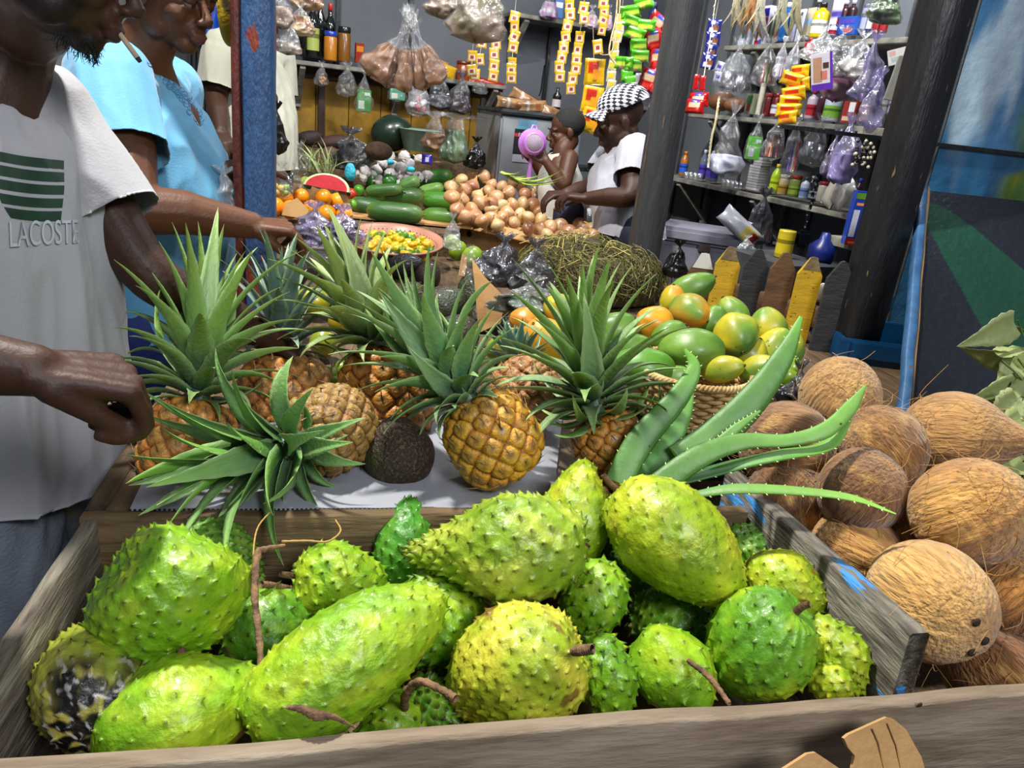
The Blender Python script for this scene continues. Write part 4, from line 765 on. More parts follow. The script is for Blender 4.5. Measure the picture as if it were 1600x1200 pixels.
def bagmesh(h, w, d, seed, neck=0.12, flare=0.18, nu=46, nv=60, square=0.0, crush=0.10):
    """bag hanging from z=0 down to z=-h; gathered neck at the top and a ruffled flare above it"""
    rng = np.random.RandomState(seed); t = np.linspace(-flare, 1, nu); th = np.arange(nv)*2*math.pi/nv; n1, n2 = rng.randint(6, 9), rng.randint(11, 16); ph = rng.uniform(0, 6, 4); Nz = Noise(seed, 14/max(h, .05)*0.5)
    prof = np.interp(t, [-flare, -flare*.5, 0, .06, .35, .75, .93, 1.0], [neck*3.2, neck*2.0, neck*.55, neck, .62, 1.0, .86, .02])
    T_, TH = np.meshgrid(t, th, indexing='ij'); fold = np.clip(1-T_*1.6, 0.12, 1)*.28*(np.cos(n1*TH+ph[0]+T_*3)+.6*np.cos(n2*TH+ph[1]-T_*4))
    ru = prof[:, None]*(1+fold); X = ru*np.cos(TH)*w/2; Y = ru*np.sin(TH)*d/2
    if square: X = X*(1+square*sst(.3, .8, T_)*np.abs(np.sin(TH)))
    Z = -T_*h+0.03*h*np.cos(3*TH+ph[2])*sst(.7, 1, T_)+np.where(T_ < 0, .25*flare*h*np.cos(n1*TH+ph[3])*np.abs(T_)/flare, 0)
    P = np.stack([X, Y, Z], -1); amp = crush*min(w, d)*sst(-.1, .4, T_); N2_ = Noise(seed+40, 34/max(h, .05)*0.5); rd = (1-2*np.abs(N2_(P)))*.6+(1-2*np.abs(Nz(P+9)))*.6; P[..., 0] += amp*(Nz(P)+rd*np.cos(TH)); P[..., 1] += amp*(Nz(P+5)+rd*np.sin(TH)); v, f, _ = surf(P, wv=True); return (v, f)
def hang(label, x, y, hpx, wpx, pos, fill=None, seed=0, name='plastic_bag', cat='bag', mat=None, rot=None, group=None, dfac=.55, tilt=0.0, fillh=.55, fillshape='lump', **k):
    """a bag whose gathered neck is seen at (x, y); pos = world point or depth"""
    p = PD(x, y, pos) if np.isscalar(pos) else pos; s = depth(p)/FPX; h, w_ = hpx*s, wpx*s; R = (np.eye(3) if rot is None else rot)@roty(tilt)
    t = thingm(name, label, cat, p, R, group); part(t, 'film', bagmesh(h, w_, w_*dfac, seed, **k), mat or CRINK)
    if fill is not None:
        cols = fill if isinstance(fill, (list, tuple)) else [fill]
        if fillshape == 'lump':
            bv_, _f = bagmesh(h, w_, w_*dfac, seed, **k); bv_ = bv_.reshape(46, 60, 3); fl_ = k.get('flare', .18); r0_ = int(np.clip((1-fillh+fl_)/(1+fl_)*45, 1, 42)); bv_ = bv_[r0_:]; cen = bv_.mean(1, keepdims=True); bv_ = cen+(bv_-cen)*np.array([.93, .90, .97]); bv_ = np.concatenate([(cen[:1]+(bv_[:1]-cen[:1])*.02)-np.array([0, 0, -.02*h]), bv_]); v, f, _ = surf(bv_, wv=True)
            c = mix(lin(cols[0]), lin(cols[-1]), .5+.8*Noise(seed, 25/w_*.5)(v)); part(t, 'contents', (v, f, c), VM())
        elif fillshape == 'balls':
            rng = np.random.RandomState(seed); 
            for i in range(9):
                c_ = np.array([rng.uniform(-.28, .28)*w_, rng.uniform(-.2, .2)*w_*dfac, -h*rng.uniform(.55, .88)]); part(t, 'content', (*ell(c_, (w_*.12,)*3, nu=8, nv=12)[:2], lin(cols[i % len(cols)])), VG())
        elif fillshape == 'cups':
            for i, (a_, b_) in enumerate(((-.18, -.66), (.17, -.70))): part(t, 'cup', (lathe([(w_*.14, -.13*h), (w_*.17, .22*h)], 24)[0]+np.array([a_*w_, 0, b_*h]), lathe([(w_*.14, -.13*h), (w_*.17, .22*h)], 24)[1], lin(cols[0])), M('tin_metal', rough=0.28, metal=0.9))
        elif fillshape == 'card':
            part(t, 'card', (*box((0, 0, -h*.66), (w_*.78, .012, h*.58), bev=.002)[:2], lin(cols[0])), VG(), smooth=False)
            part(t, 'print', [rect(-w_*.3, -h*.88, w_*.02, -h*.66, -.0075, cols[1]), rect(w_*.02, -h*.52, w_*.32, -h*.44, -.0075, cols[-1])], VG(), smooth=False)
        elif fillshape == 'sticks':
            rng = np.random.RandomState(seed)
            for i in range(6):
                a_ = rng.uniform(-.3, .3)*w_; part(t, 'content', (*tube([(a_, rng.uniform(-.1, .1)*w_, -h*.35), (a_*1.1+rng.uniform(-.05, .05)*w_, 0, -h*.92)], w_*.055, 8)[:2], lin(cols[i % len(cols)])), VG())
    return t
def pillow(w_, h, th, col, seed=0, crimp=.08, zones=None, nu=16, nv=14):
    """flat crimped packet in the x-z plane, front at -y"""
    u = np.linspace(-1, 1, nu); v = np.linspace(-1, 1, nv); Uu, Vv = np.meshgrid(u, v, indexing='ij'); b = (1-np.abs(Uu)**3)*(1-np.abs(Vv)**4); b = np.clip(b, 0, 1)**.6; Nz = Noise(seed, 3)
    rip = 1+.10*np.sin(Vv*9+Uu*4)*(1-b); X = Uu*w_/2*(1-.06*(1-np.abs(Vv))); Z = Vv*h/2
    g = []
    for sgn in (-1, 1):
        P = np.stack([X, sgn*b*th/2*rip+.12*th*Nz(np.stack([Uu, Vv, Uu*0+sgn], -1)), Z], -1)
        c = np.broadcast_to(lin(col), P.shape).copy()
        for (x0, z0, x1, z1, cc) in (zones or []):
            m_ = (Uu >= x0) & (Uu <= x1) & (Vv >= z0) & (Vv <= z1); c[m_] = lin(cc)
        v_, f_, _ = surf(P); g.append((v_, f_ if sgn < 0 else f_[:, ::-1], c.reshape(-1, 3)))
    return g
FOIL = M('foil_print', rough=0.22, coat=0.5, spec=0.6, bump=0.25, bs=60)
def strip(label, pts, wpx, hpx, dpt, zones, col, seed=0, name='sachet_strip', cat='sachets', pname='sachet', jit=.25, thk=.006, group=None, string=True):
    """a hanging strip of joined packets through the seen centres `pts`"""
    P = [PD(a_, b_, dpt) for a_, b_ in pts]; t = thingm(name, label, cat, P[0], np.eye(3), group); s = dpt/FPX; rng = np.random.RandomState(seed)
    fw = math.atan2(P[0][0], P[0][1])
    g0 = pillow(wpx*s, hpx*s, thk, col, seed, zones=zones); me = mesh(pname, g0, FOIL)
    for i, p in enumerate(P):
        o = bpy.data.objects.new(pname, me); link(o, t); Rr = rotz(-fw+rng.normal(0, jit))@roty(rng.normal(0, jit*.45)); setloc(o, p-P[0], Rr)
    if string: part(t, 'string', tube([P[0]+np.array([0, .004, hpx*s*1.6+.14])]+[p+np.array([0, .005, 0]) for p in P], .0012, 4), M('string', '#b0a890', rough=.8), world=True)
    return t
# ---------------------------------------------------------------- back shelf, left
zz = None
item('B', 'tall dark bottle, leftmost on the shelf above the ochre wall', 'wine', 472, 88, 82, 18, '#0e1210', '#1c1c1c', name='bottle', glass=True)
item('B', 'dark wine bottle with a green and white label and yellow cap', 'wine', 488, 90, 84, 21, '#0d1410', '#c8b418', '#a8b45c', glass=True)
item('B', 'dark bottle with a cork-coloured top just behind the labelled one', 'wine', 500, 88, 84, 16, '#10140f', '#b08868', glass=True, off=-.12)
item('B', 'dark bottle with a red and yellow cap behind the blue-lidded jar', 'wine', 515, 90, 76, 19, '#11150e', '#c0402a', glass=True, off=-.13)
item('B', 'jar of orange preserve with a blue lid', 'jar', 516, 95, 42, 20, '#b8741a', '#1c3ca8', name='jar', off=-.04)
item('B', 'jar of brown pickle with a black lid beside the blue-lidded one', 'jar', 537, 97, 50, 20, '#7a4e14', '#16161c', name='jar')
item('B', 'small red packet leaning on the shelf right of the jars', 'box', 562, 98, 28, 14, '#8c2414', lab='#c8781c', name='carton')
item('B', 'amber jar at the back near the right end of the ochre-wall shelf', 'jar', 722, 128, 30, 22, '#8a3c12', '#5a2410', name='jar')
v = pillow(.14, .07, .03, '#a88060', 3); solo('spice_packet', 'flat brown spice packet lying on the shelf behind the hanging sugar bags', 'packet', v, FOIL, tuple(onB(680, 100, -.1)), RB@roty(.3))
solo('spice_packet', 'yellow mustard packet lying right of the hanging sugar bags', 'packet', pillow(.17, .07, .03, '#c89a10', 4), FOIL, tuple(onB(690, 108, -.02)), RB@roty(.25))
solo('snack_packet', 'flat red packet lying at the right end of the ochre-wall shelf', 'packet', pillow(.22, .05, .03, '#a01810', 5), FOIL, tuple(onB(760, 131, -.05)), RB@roty(.1))
# bags of brown sugar
for i, (x, y, h_, w_, tl, lb) in enumerate(((622, 60, 72, 58, -.62, 'brown sugar bag swung to the left, leftmost of the hanging cluster'), (628, 62, 74, 44, -.30, 'brown sugar bag with a pointed corner, second from left in the cluster'), (636, 62, 76, 38, -.02, 'narrow brown sugar bag hanging straight in the middle of the cluster'), (646, 62, 74, 42, .26, 'brown sugar bag right of the middle in the cluster'), (656, 60, 72, 44, .52, 'brown sugar bag swung to the right, rightmost of the cluster'))):
    hang(lb, x, y, h_, w_*.82, 3.05+.04*(i % 2), fill=['#8a5a30', '#704824'], seed=20+i, tilt=-tl, fillh=.78, dfac=.5, group='bags of brown sugar hanging in one cluster', square=.3, neck=.16, flare=.55, mat=CRINK)
hang('bag of chopped garlic hanging at the top left by the blue post', 470, 12, 40, 44, 2.6, ['#c8b890', '#7a4a20'], 31, fillh=.7); hang('small bag of dried spice hanging lowest by the blue post', 452, 40, 42, 42, 2.55, ['#5a4030', '#8a7a60'], 32, fillh=.4, mat=CRINKM)
hang('bag of brown dried herbs at the very top left corner by the post', 440, -12, 52, 40, 2.5, ['#6a5040', '#a09080'], 33, fillh=.6)
hang('bag of reddish dried mix at the top, right of the garlic bag', 478, -34, 46, 50, 2.7, ['#6a3c20', '#b09060'], 34, fillh=.6)
hang('tiny tied bag of peanuts hanging from the ochre-wall shelf', 503, 102, 30, 22, onB(503, 102, .03), ['#a8784a', '#7a5028'], 35, fillshape='balls')
hang('empty-looking clear bag hanging under the shelf, left of the green-trimmed one', 543, 106, 42, 34, onB(543, 106, .03), None, 36)
hang('clear bag with a green and white packet in it, under the shelf', 570, 118, 56, 28, onB(570, 118, .04), ['#3f8a3a', '#d0d8d0', '#d0d8d0'], 37, fillshape='card')
hang('small bag with a green label hidden under the sugar bags', 622, 122, 34, 30, onB(622, 122, .05), ['#4c9a80', '#d8d8c0', '#b8c04c'], 38, fillshape='card')
hang('clear bag with red-wrapped sweets hanging under the shelf', 655, 120, 58, 42, onB(655, 120, .06), ['#b01c3c', '#e0e0e0'], 39, fillshape='balls', mat=CRINKM)
hang('smoky clear bag of white cloves beside the red sweets', 690, 118, 50, 38, onB(690, 118, .06), ['#c0b8b0', '#8a8088'], 40, fillh=.4, mat=CRINKB)
hang('smoky bag with dark red contents, rightmost under the ochre-wall shelf', 722, 122, 54, 40, onB(722, 122, .06), ['#6a2430', '#a09090'], 41, fillh=.5, mat=CRINKB)
hang('wisp of torn clear plastic hanging at the right end of the shelf', 752, 128, 18, 26, onB(752, 128, .05), None, 42)
# crumpled brown bundle at the top
hang('crumpled clear bag bundle of brown paper at the top centre, left half', 700, -26, 50, 72, 2.9, ['#5a4a34', '#84705a'], 44, fillh=.8, mat=CRINK, name='paper_bundle', cat='bundle'); hang('wider crumpled brown paper bundle at the top centre, right half', 752, -30, 88, 96, 2.85, ['#5c5236', '#74604c'], 45, fillh=.85, mat=CRINK, name='paper_bundle', cat='bundle')
# seasoning sachets
ZS = [(-.7, -.75, .7, .35, '#c8bcae'), (-.4, -.5, .45, .1, '#8a3a28')]
for i, (lb, pts) in enumerate((('short strip of two yellow sachets, leftmost in the sachet display', [(738, 88), (737, 110)]), ('strip of three yellow sachets hanging near the shelf end', [(753, 66), (749, 93), (742, 116)]), ('strip of four yellow sachets beside the bundle', [(775, 68), (772, 84), (772, 102), (771, 118)]), ('long strip of yellow sachets hanging from the bundle’s right edge', [(804, 27), (804, 41), (804, 56), (802, 73), (800, 99), (799, 108), (799, 121)]), ('longest strip of nine yellow sachets left of the pair by the fridge', [(890, 8), (891, 22), (887, 40), (884, 57), (881, 74), (878, 89), (874, 104), (875, 119)]), ('twisted strip of yellow sachets right of the longest one', [(906, 58), (903, 76), (901, 92), (900, 106), (895, 122), (892, 138)]), ('strip of sachets at the top behind the raffia string', [(912, 12), (913, 28)]), ('strip of four sachets at the top left of the raffia string', [(943, 4), (944, 18), (943, 30), (941, 46)]), ('single square sachet turned on its corner beside the raffia string', [(934, 73)]))):
    strip(lb, pts, 16, 17 if len(pts) > 1 else 21, 3.25+.03*(i % 3), ZS, '#b8901c', seed=50+i, group='strips of seasoning sachets', pname='sachet', string=len(pts) > 1)
strip('chain of small silvery-yellow sachets along the raffia string', [(970, 30), (968, 42), (965, 57), (962, 72), (960, 87), (957, 103), (955, 119), (955, 133)], 15, 15, 3.3, [(-.6, -.5, .6, .6, '#b8a82c')], '#b0a890', seed=70, group='strips of seasoning sachets')
solo('raffia_string', 'pale raffia string hanging with a frayed knot above the checked cap', 'string', [tube(spline([PD(966, -20, 2.83), PD(962, 30, 2.83), PD(955, 60, 2.83), PD(952, 84, 2.83), PD(962, 100, 2.83)], 20), .0035, 6), tube(spline([PD(970, -20, 2.83), PD(966, 40, 2.83), PD(956, 80, 2.83), PD(945, 86, 2.83), PD(937, 84, 2.83)], 20), .0025, 6)], M('raffia', '#c0a878', c2='#8a7448', ns=60, rough=.8))
ZM = [(-.62, -.2, .45, .7, '#b02410'), (-.1, -.65, .7, .15, '#d89018'), (-.15, -.8, .25, -.6, '#5a5a18')]
t = thingm('soup_packet_strip', 'strip of three large yellow and red soup packets beside the vendor’s cap', 'packets', PD(930, 112, 3.4), np.eye(3), None)
for (x, y, a_) in ((929, 112, -.05), (925, 155, .05), (924, 188, .12)):
    o = part(t, 'packet', pillow(.095, .112, .014, '#caa010', int(y), zones=ZM), FOIL); setloc(o, PD(x, y, 3.4)-PD(930, 112, 3.4), rotz(-.3)@roty(a_))
part(t, 'hook_string', tube([PD(926, 20, 3.4), PD(928, 92, 3.4)], .0012, 5), M('string'), world=True)
# loose things on the high back shelf
hang('magenta packet in clear film on the high back shelf', 860, -14, 34, 34, onB(860, -8, .02), ['#a02c90', '#c8c8d0'], 80, fillh=.7); item('B', 'blue and white carton on the high back shelf', 'box', 872, 28, 26, 14, '#3a6aa8', lab='#d8d8d8', name='carton')
hang('pink and white fluffy packet behind the sachets', 926, 12, 28, 26, onB(926, 14, .03), ['#d890b8', '#e8d8e0'], 81, fillh=.7, mat=CRINKM); hang('pink packet right of the sachet strip at the top', 953, 14, 30, 16, onB(953, 14, .03), ['#c890b0', '#e0c8d8'], 82, fillh=.7)
# green and red snack packets left of the middle post
strip('hanging column of bright green snack packets above the vendor’s cap', [(985, 18), (988, 34), (992, 52), (998, 70), (1006, 5), (1008, 40), (1000, 88), (975, 98), (990, 102)], 34, 18, 2.95, [(-.8, -.4, .8, .1, '#a8c43a'), (-.3, -.9, .3, -.5, '#c8a068')], '#4aa01c', seed=83, name='snack_strip', cat='snacks', pname='packet', thk=.03, jit=.5, string=False)
strip('short string of green snack packets just above the checked cap', [(980, 118), (986, 128)], 20, 18, 3.35, None, '#4aa01c', seed=84, name='snack_strip', cat='snacks', pname='packet', thk=.02, jit=.5, string=False)
ZR = [(-.7, -.1, .6, .45, '#d8b890'), (-.35, .5, .35, .95, '#2a3c9a'), (-.5, -.9, .5, -.5, '#d83020')]
strip('cluster of red and tan snack packets left of the middle post', [(1026, 38), (1020, 62), (1052, 70), (1040, 48), (1060, 40), (1048, 90), (1030, 92), (1035, 112), (1056, 108), (1015, 124), (1030, 134), (1048, 132)], 32, 30, 3.0, ZR, '#a80f10', seed=85, name='snack_strip', cat='snacks', pname='packet', thk=.03, jit=.5, string=False)
strip('lower cluster of white, blue and red packets behind the cap', [(996, 142), (1004, 128), (1022, 152), (1036, 156), (1046, 150)], 22, 26, 3.1, [(-.6, -.6, .6, .2, '#b01828'), (-.5, .3, .5, .8, '#3a4aa0')], '#c8c0d0', seed=86, name='snack_strip', cat='snacks', pname='packet', thk=.02, jit=.5, string=False)
item('B', 'green tube with a yellow cap among the red snack packets', 'bottle', 1046, 57, 42, 14, '#1f7a48', '#c8b418', off=-.04, name='tube_bottle'); item('B', 'dark blue bottle among the packets at the top by the green tube', 'bottle', 1016, 52, 44, 14, '#2a3c70', '#8890b0')
# goods right of the middle post, hanging strips
ZBk = [(-.6, -.7, .6, -.1, '#d8d4e0'), (-.1, -.4, .7, .2, '#8a5424'), (-.5, .3, -.05, .75, '#d8d8e8')]
strip('hanging strip of four blue and white biscuit packets right of the middle post', [(1116, 42), (1114, 62), (1110, 80), (1107, 96)], 22, 22, 2.95, ZBk, '#1c1f70', seed=87, name='snack_strip', cat='snacks', pname='packet', thk=.014, jit=.3)
strip('small white and blue sachets hanging below the biscuit strip', [(1124, 104), (1121, 120)], 12, 15, 3.0, [(-.5, -.3, .5, .3, '#4a48a0')], '#c8c8d8', seed=88, name='snack_strip', cat='snacks', pname='packet', string=False)
strip('pair of small red packets hanging right of the middle post', [(1088, 128), (1098, 130)], 9, 22, 3.0, None, '#a81418', seed=90, name='snack_strip', cat='snacks', pname='packet')
strip('red snack packet with a blue emblem on the mid shelf beside the post', [(1092, 156), (1086, 166)], 30, 22, 3.4, ZR, '#b01012', seed=91, name='snack_strip', cat='snacks', pname='packet', thk=.04, string=False)
solo('beaded_cord', 'pale knotted cord hanging from the ceiling right of the middle post', 'cord', [tube(spline([PD(1122, -20, 2.9), PD(1116, 15, 2.9), PD(1113, 40, 2.9), PD(1100, 118, 2.9)], 24), .002, 5)]+[ell(PD(1116-i*1.1, 10+i*14, 2.9), (.004, .004, .006), nu=6, nv=8) for i in range(8)], M('cord_pale', '#b0a890', rough=.8))
solo('plaited_cord', 'yellow and white plaited cord hanging down in front of the water bottles', 'cord', [tube(spline([PD(1124, 150, 2.9), PD(1118, 190, 2.9), PD(1112, 215, 2.9), PD(1106, 262, 2.9)], 24)+np.stack([.004*np.sin(np.arange(24)*2.0+q), np.zeros(24), np.zeros(24)], 1), .0025, 5) for q in (0, 2, 4)], M('cord_yellow', '#b09a58', c2='#c8c4b0', ns=40, rough=.8))
# ---- top right shelf
BX = lambda *a: list(a)
item('R', 'white box with a teal panel, leftmost on the top shelf', 'box', 1158, 72, 54, 22, '#b0b4c0', name='carton', back=[(-.6, .55, .6, .8, '#1c5a70'), (-.4, .86, .4, .93, '#3a3a44'), (-.25, .2, .25, .42, '#3c7480')])
item('R', 'white toothpaste carton with navy, pink and brown print on the top shelf', 'box', 1184, 69, 54, 30, '#d0ccdc', name='carton', back=[(-.2, .72, .9, .93, '#241c84'), (.25, .5, .9, .7, '#a81c68'), (-.5, .05, -.25, .4, '#4a3418'), (-.7, 0, .1, .1, '#a82440'), (.1, 0, .5, .12, '#2a5ab0')])
item('R', 'slim dark bottle with a white cap between toothpaste and blue bottle', 'bottle', 1203, 67, 48, 12, '#2c3a30', '#c8c8d0'); item('R', 'brown glass bottle next to the blue one on the top shelf', 'bottle', 1212, 67, 52, 13, '#5a3014', '#2c1810', glass=True)
item('R', 'blue bottle with a white cap on the top shelf', 'bottle', 1222, 66, 56, 18, '#14508c', '#d8dce8'); item('R', 'grey translucent bottle right of the blue bottle', 'bottle', 1234, 66, 54, 12, '#8a8898', '#a8a8b8')
item('R', 'plain white carton standing on the top shelf', 'box', 1244, 65, 46, 12, '#d0d0dc', name='carton', back=[(-.4, .8, .4, .9, '#3a3a3a')]); item('R', 'cream tube with orange and blue print on the top shelf', 'tube', 1259, 63, 46, 18, '#c8b89c', '#c8d8e0', '#8ab8d8', name='tube')
item('R', 'dark bottle with a square white cap behind the yellow lotion', 'bottle', 1268, 60, 58, 16, '#1c1410', '#dfe3ee', off=-.13); item('R', 'yellow lotion bottle with a white and blue label', 'bottle', 1276, 60, 50, 25, '#c8b010', '#14141c', '#d8d8c8')
item('R', 'tall white tube standing on its cap, right of the yellow lotion', 'tube', 1299, 56, 54, 18, '#dcdce4', '#b07850', '#4a3a9a', name='tube'); item('R', 'dark red bottle with a white dome cap behind the blue carton', 'bottle', 1312, 52, 46, 17, '#3a0f14', '#d8d8e4', off=-.12)
item('R', 'second white-capped dark bottle behind the blue carton', 'bottle', 1324, 51, 46, 16, '#2a1018', '#d0d0dc', off=-.13); item('R', 'blue carton with purple and red print lying at the front of the top shelf', 'box', 1318, 54, 26, 38, '#1c4c9c', name='carton', off=-.02, back=[(-.8, .6, .8, .85, '#4a3c9c'), (-.95, .1, -.75, .9, '#8c1c2c'), (-.1, .1, .7, .4, '#a02438')])
item('R', 'small round white and blue box in front of the blue carton', 'jar', 1299, 56, 16, 12, '#a8b8d8', '#3a4c80', '#a82434', off=0.0, name='jar')
item('R', 'grey spray can on the top shelf', 'can', 1346, 53, 42, 12, '#4a4c60', lab='#8a8ca0', name='can'); item('R', 'navy spray can beside the grey one', 'can', 1356, 52, 40, 10, '#1c2450', lab='#d0d0d8', name='can'); item('R', 'dark red bottle near the right end of the top shelf', 'bottle', 1367, 52, 44, 14, '#7c141c', '#5a1018')
item('R', 'second red bottle at the right end of the top shelf', 'bottle', 1379, 51, 42, 12, '#8c1a20', '#2a1010')
for i, (x, c_) in enumerate(((1152, '#b8a888'), (1168, '#a89468'), (1178, '#b8742c'), (1190, '#c8c0a8'), (1224, '#b0a890'), (1246, '#a89c78'))):
    solo('dried_herb_bundle', ['tuft of dry straw leaves hanging at the top, left of the orange one', 'split dry leaf hanging over the white box', 'orange dried leaf hanging above the toothpaste', 'pale dry leaf hanging right of the orange one', 'long pale husk hanging over the blue bottle', 'thin dry husk hanging above the white carton'][i], 'dried leaves', [leaf(onR(x, -14, .03+.01*k), (-.1+.2*k, 0, -1), (.3*(k-1), .1, 0), .16+.03*k, .035, .5, i*3+k, tipc=c_, basec=c_, edgec=c_) for k in range(3)], M('dry_leaf', rough=.7, bump=.3, bs=80, c2=.7, ns=40))
hang('bag of dark green herbs hanging at the top right by the black post', 1392, -18, 50, 62, 2.55, ['#28301c', '#5a7a34'], 92, fillh=.75, fillshape='lump')
# ---- hanging bags on the right
hang('clear bag holding two tin cups, under the top shelf', 1156, 76, 76, 62, onR(1156, 76, .08), ['#b0b0b8'], 93, fillshape='cups', mat=CRINK); hang('clear bag of dried green and red herbs beside the tin cups', 1204, 70, 60, 48, onR(1204, 70, .05), ['#5a6030', '#6a1c28'], 94, fillshape='sticks', mat=CRINK)
hang('slim clear bag with red-striped sticks under the top shelf', 1226, 68, 52, 22, onR(1226, 68, .05), ['#c8b8c8', '#a01c28'], 95, fillshape='sticks', mat=CRINKM); hang('clear bag knotted above the chips strip', 1246, 66, 48, 26, onR(1246, 66, .05), None, 96, mat=CRINKM)
ZC = [(-.6, -.1, .5, .5, '#c03010'), (-.2, -.8, .8, -.35, '#e07814')]
strip('hanging stack of yellow and red chips packets in the middle of the right wall', [(1250, 112), (1238, 124), (1246, 133), (1240, 146), (1236, 160), (1232, 172), (1230, 184)], 38, 20, 2.85, ZC, '#d8b010', seed=97, name='snack_strip', cat='snacks', pname='packet', thk=.035, jit=.45, string=False)
t = thingm('pantyhose_pack', 'purple and white picture pack in clear film hanging by the chips', 'packet', PD(1284, 112, 2.75), rotz(-.45)@roty(-.25)); part(t, 'card', (*box((0, 0, 0), (.075, .006, .13), bev=.002)[:2], lin('#c8c4cc')), VG(), smooth=False)
part(t, 'print', [rect(-.037, -.065, .037, -.042, -.0036, '#5a2ca0'), rect(.028, -.065, .037, .065, -.0037, '#5a2ca0'), rect(-.03, -.035, .0, .05, -.0036, '#b08468'), rect(.004, .01, .024, .03, -.0036, '#4a3424'), rect(-.004, -.028, .018, .002, -.0036, '#c87460')], VG(), smooth=False)
V, F = text_geo('SMOK', .022); part(t, 'lettering', (np.stack([V[:, 0], V[:, 0]*0-.0042, V[:, 1]-.054], 1), F, lin('#d8c8f0')), VG(), smooth=False) if False else None
for i, (x, y, h_, w_, d_, fl, mt, lb) in enumerate(((1290, 48, 46, 56, 2.8, None, CRINKM, 'crumpled clear bag slung under the top shelf above the picture pack'), (1320, 52, 60, 58, 2.78, None, CRINK, 'large crumpled clear bag hanging under the blue carton'), (1350, 60, 60, 62, 2.72, ['#8a8078', '#b8b0a8'], CRINKM, 'grey crumpled bag right of the large one under the top shelf'), (1322, 84, 70, 48, 2.82, ['#4a2a24', '#a04c80'], CRINK, 'clear bag of brown sticks with a pink tag'), (1368, 66, 84, 50, 2.66, None, LILAC, 'long twisted lilac film hanging near the black post'), (1378, 120, 76, 40, 2.62, None, LILAC, 'drape of lilac film beside the stub shelf'))):
    hang(lb, x, y, h_, w_, d_, fl, 100+i, mat=mt, fillh=.45, crush=.2)
solo('price_card', 'small white card with faded print pinned near the black post', 'card', [(*box((0, 0, 0), (.06, .002, .05))[:2], lin('#c8c4c0')), rect(-.02, -.015, .018, .0, -.0015, '#9ab0a8'), rect(-.025, .005, -.005, .02, -.0015, '#c89890')], VG(), tuple(PD(1402, 88, 2.55)), rotz(-.4)@roty(-.35), smooth=False)
solo('grey_board', 'small blank grey board leaning on the black post', 'board', (*box((0, 0, 0), (.055, .012, .14), bev=.002)[:2], lin('#7c7c74')), VM(), tuple(PD(1405, 124, 2.5)), rotz(-.3)@roty(.1), smooth=False)
# ---- middle shelf right
for a in (('brown paper bag lying on the middle shelf behind the tin cups', 1124, 172, 32, 44, '#6a4020'), ('second brown bag slumped on the middle shelf', 1148, 176, 26, 36, '#7a4a26')):
    p = onR(a[1], a[2], -.1); s = depth(p)/FPX; v, f, _ = ell((0, 0, a[3]*s*.45), (a[4]*s*.5, .07, a[3]*s*.5)); solo('paper_bag', a[0], 'bag', (v*(1+.12*Noise(a[1], 22)(v))[:, None], f, lin(a[5])), VM(), tuple(p), RR)
item('R', 'white and green packet with a red picture on the middle shelf', 'box', 1167, 178, 30, 22, '#a8b090', name='carton', back=[(-.8, .5, .8, .9, '#4c8a4c'), (-.4, .15, .5, .5, '#b03428')]); item('R', 'white candle-like cylinder leaning on the middle shelf', 'can', 1184, 180, 50, 9, '#b8b4a4', name='candle')
item('R', 'dark red jar left of the white-labelled one on the middle shelf', 'jar', 1197, 182, 34, 14, '#5a1014', '#8a1c1c', name='jar'); item('R', 'dark red jar with a small white label on the middle shelf', 'jar', 1209, 182, 34, 14, '#6a1418', '#7a1818', '#c8c8d0', name='jar')
item('R', 'bottle with a red and white label right of the chips', 'bottle', 1264, 186, 42, 16, '#b8a8b4', '#b83040', '#b02434'); item('R', 'plum-coloured bottle on the middle shelf', 'bottle', 1278, 188, 46, 14, '#3a1024', '#2a0c18')
item('R', 'clear plastic jar with a green label on the middle shelf', 'jar', 1296, 190, 46, 26, '#9aa0ac', '#8890a0', '#6a9a34', name='jar'); item('R', 'red and white small cartons on the middle shelf', 'box', 1322, 192, 32, 24, '#8a2a24', name='carton', back=[(-.1, .5, .8, .95, '#d8d8dc'), (-.8, .1, .6, .3, '#c8a888')])
item('R', 'small orange jar with a yellow label near the end of the middle shelf', 'jar', 1347, 190, 24, 17, '#b04c14', '#c83018', '#c8a81c', name='jar'); item('R', 'brown glass jar behind the small orange one', 'jar', 1342, 184, 44, 26, '#3a2c20', '#2a2018', off=-.15, name='jar')
item('R', 'plain metal tin on the stub shelf', 'can', 1378, 182, 26, 16, '#8c8c84', lab='#a0a098', name='tin'); item('R', 'tin with a green and blue label beside the plain one', 'can', 1392, 180, 24, 14, '#6c8a5a', lab='#b8b8c8', name='tin')
item('R', 'red spray bottle hanging under the top shelf', 'bottle', 1262, 86, 24, 16, '#a01c24', '#c8343c', off=.02)
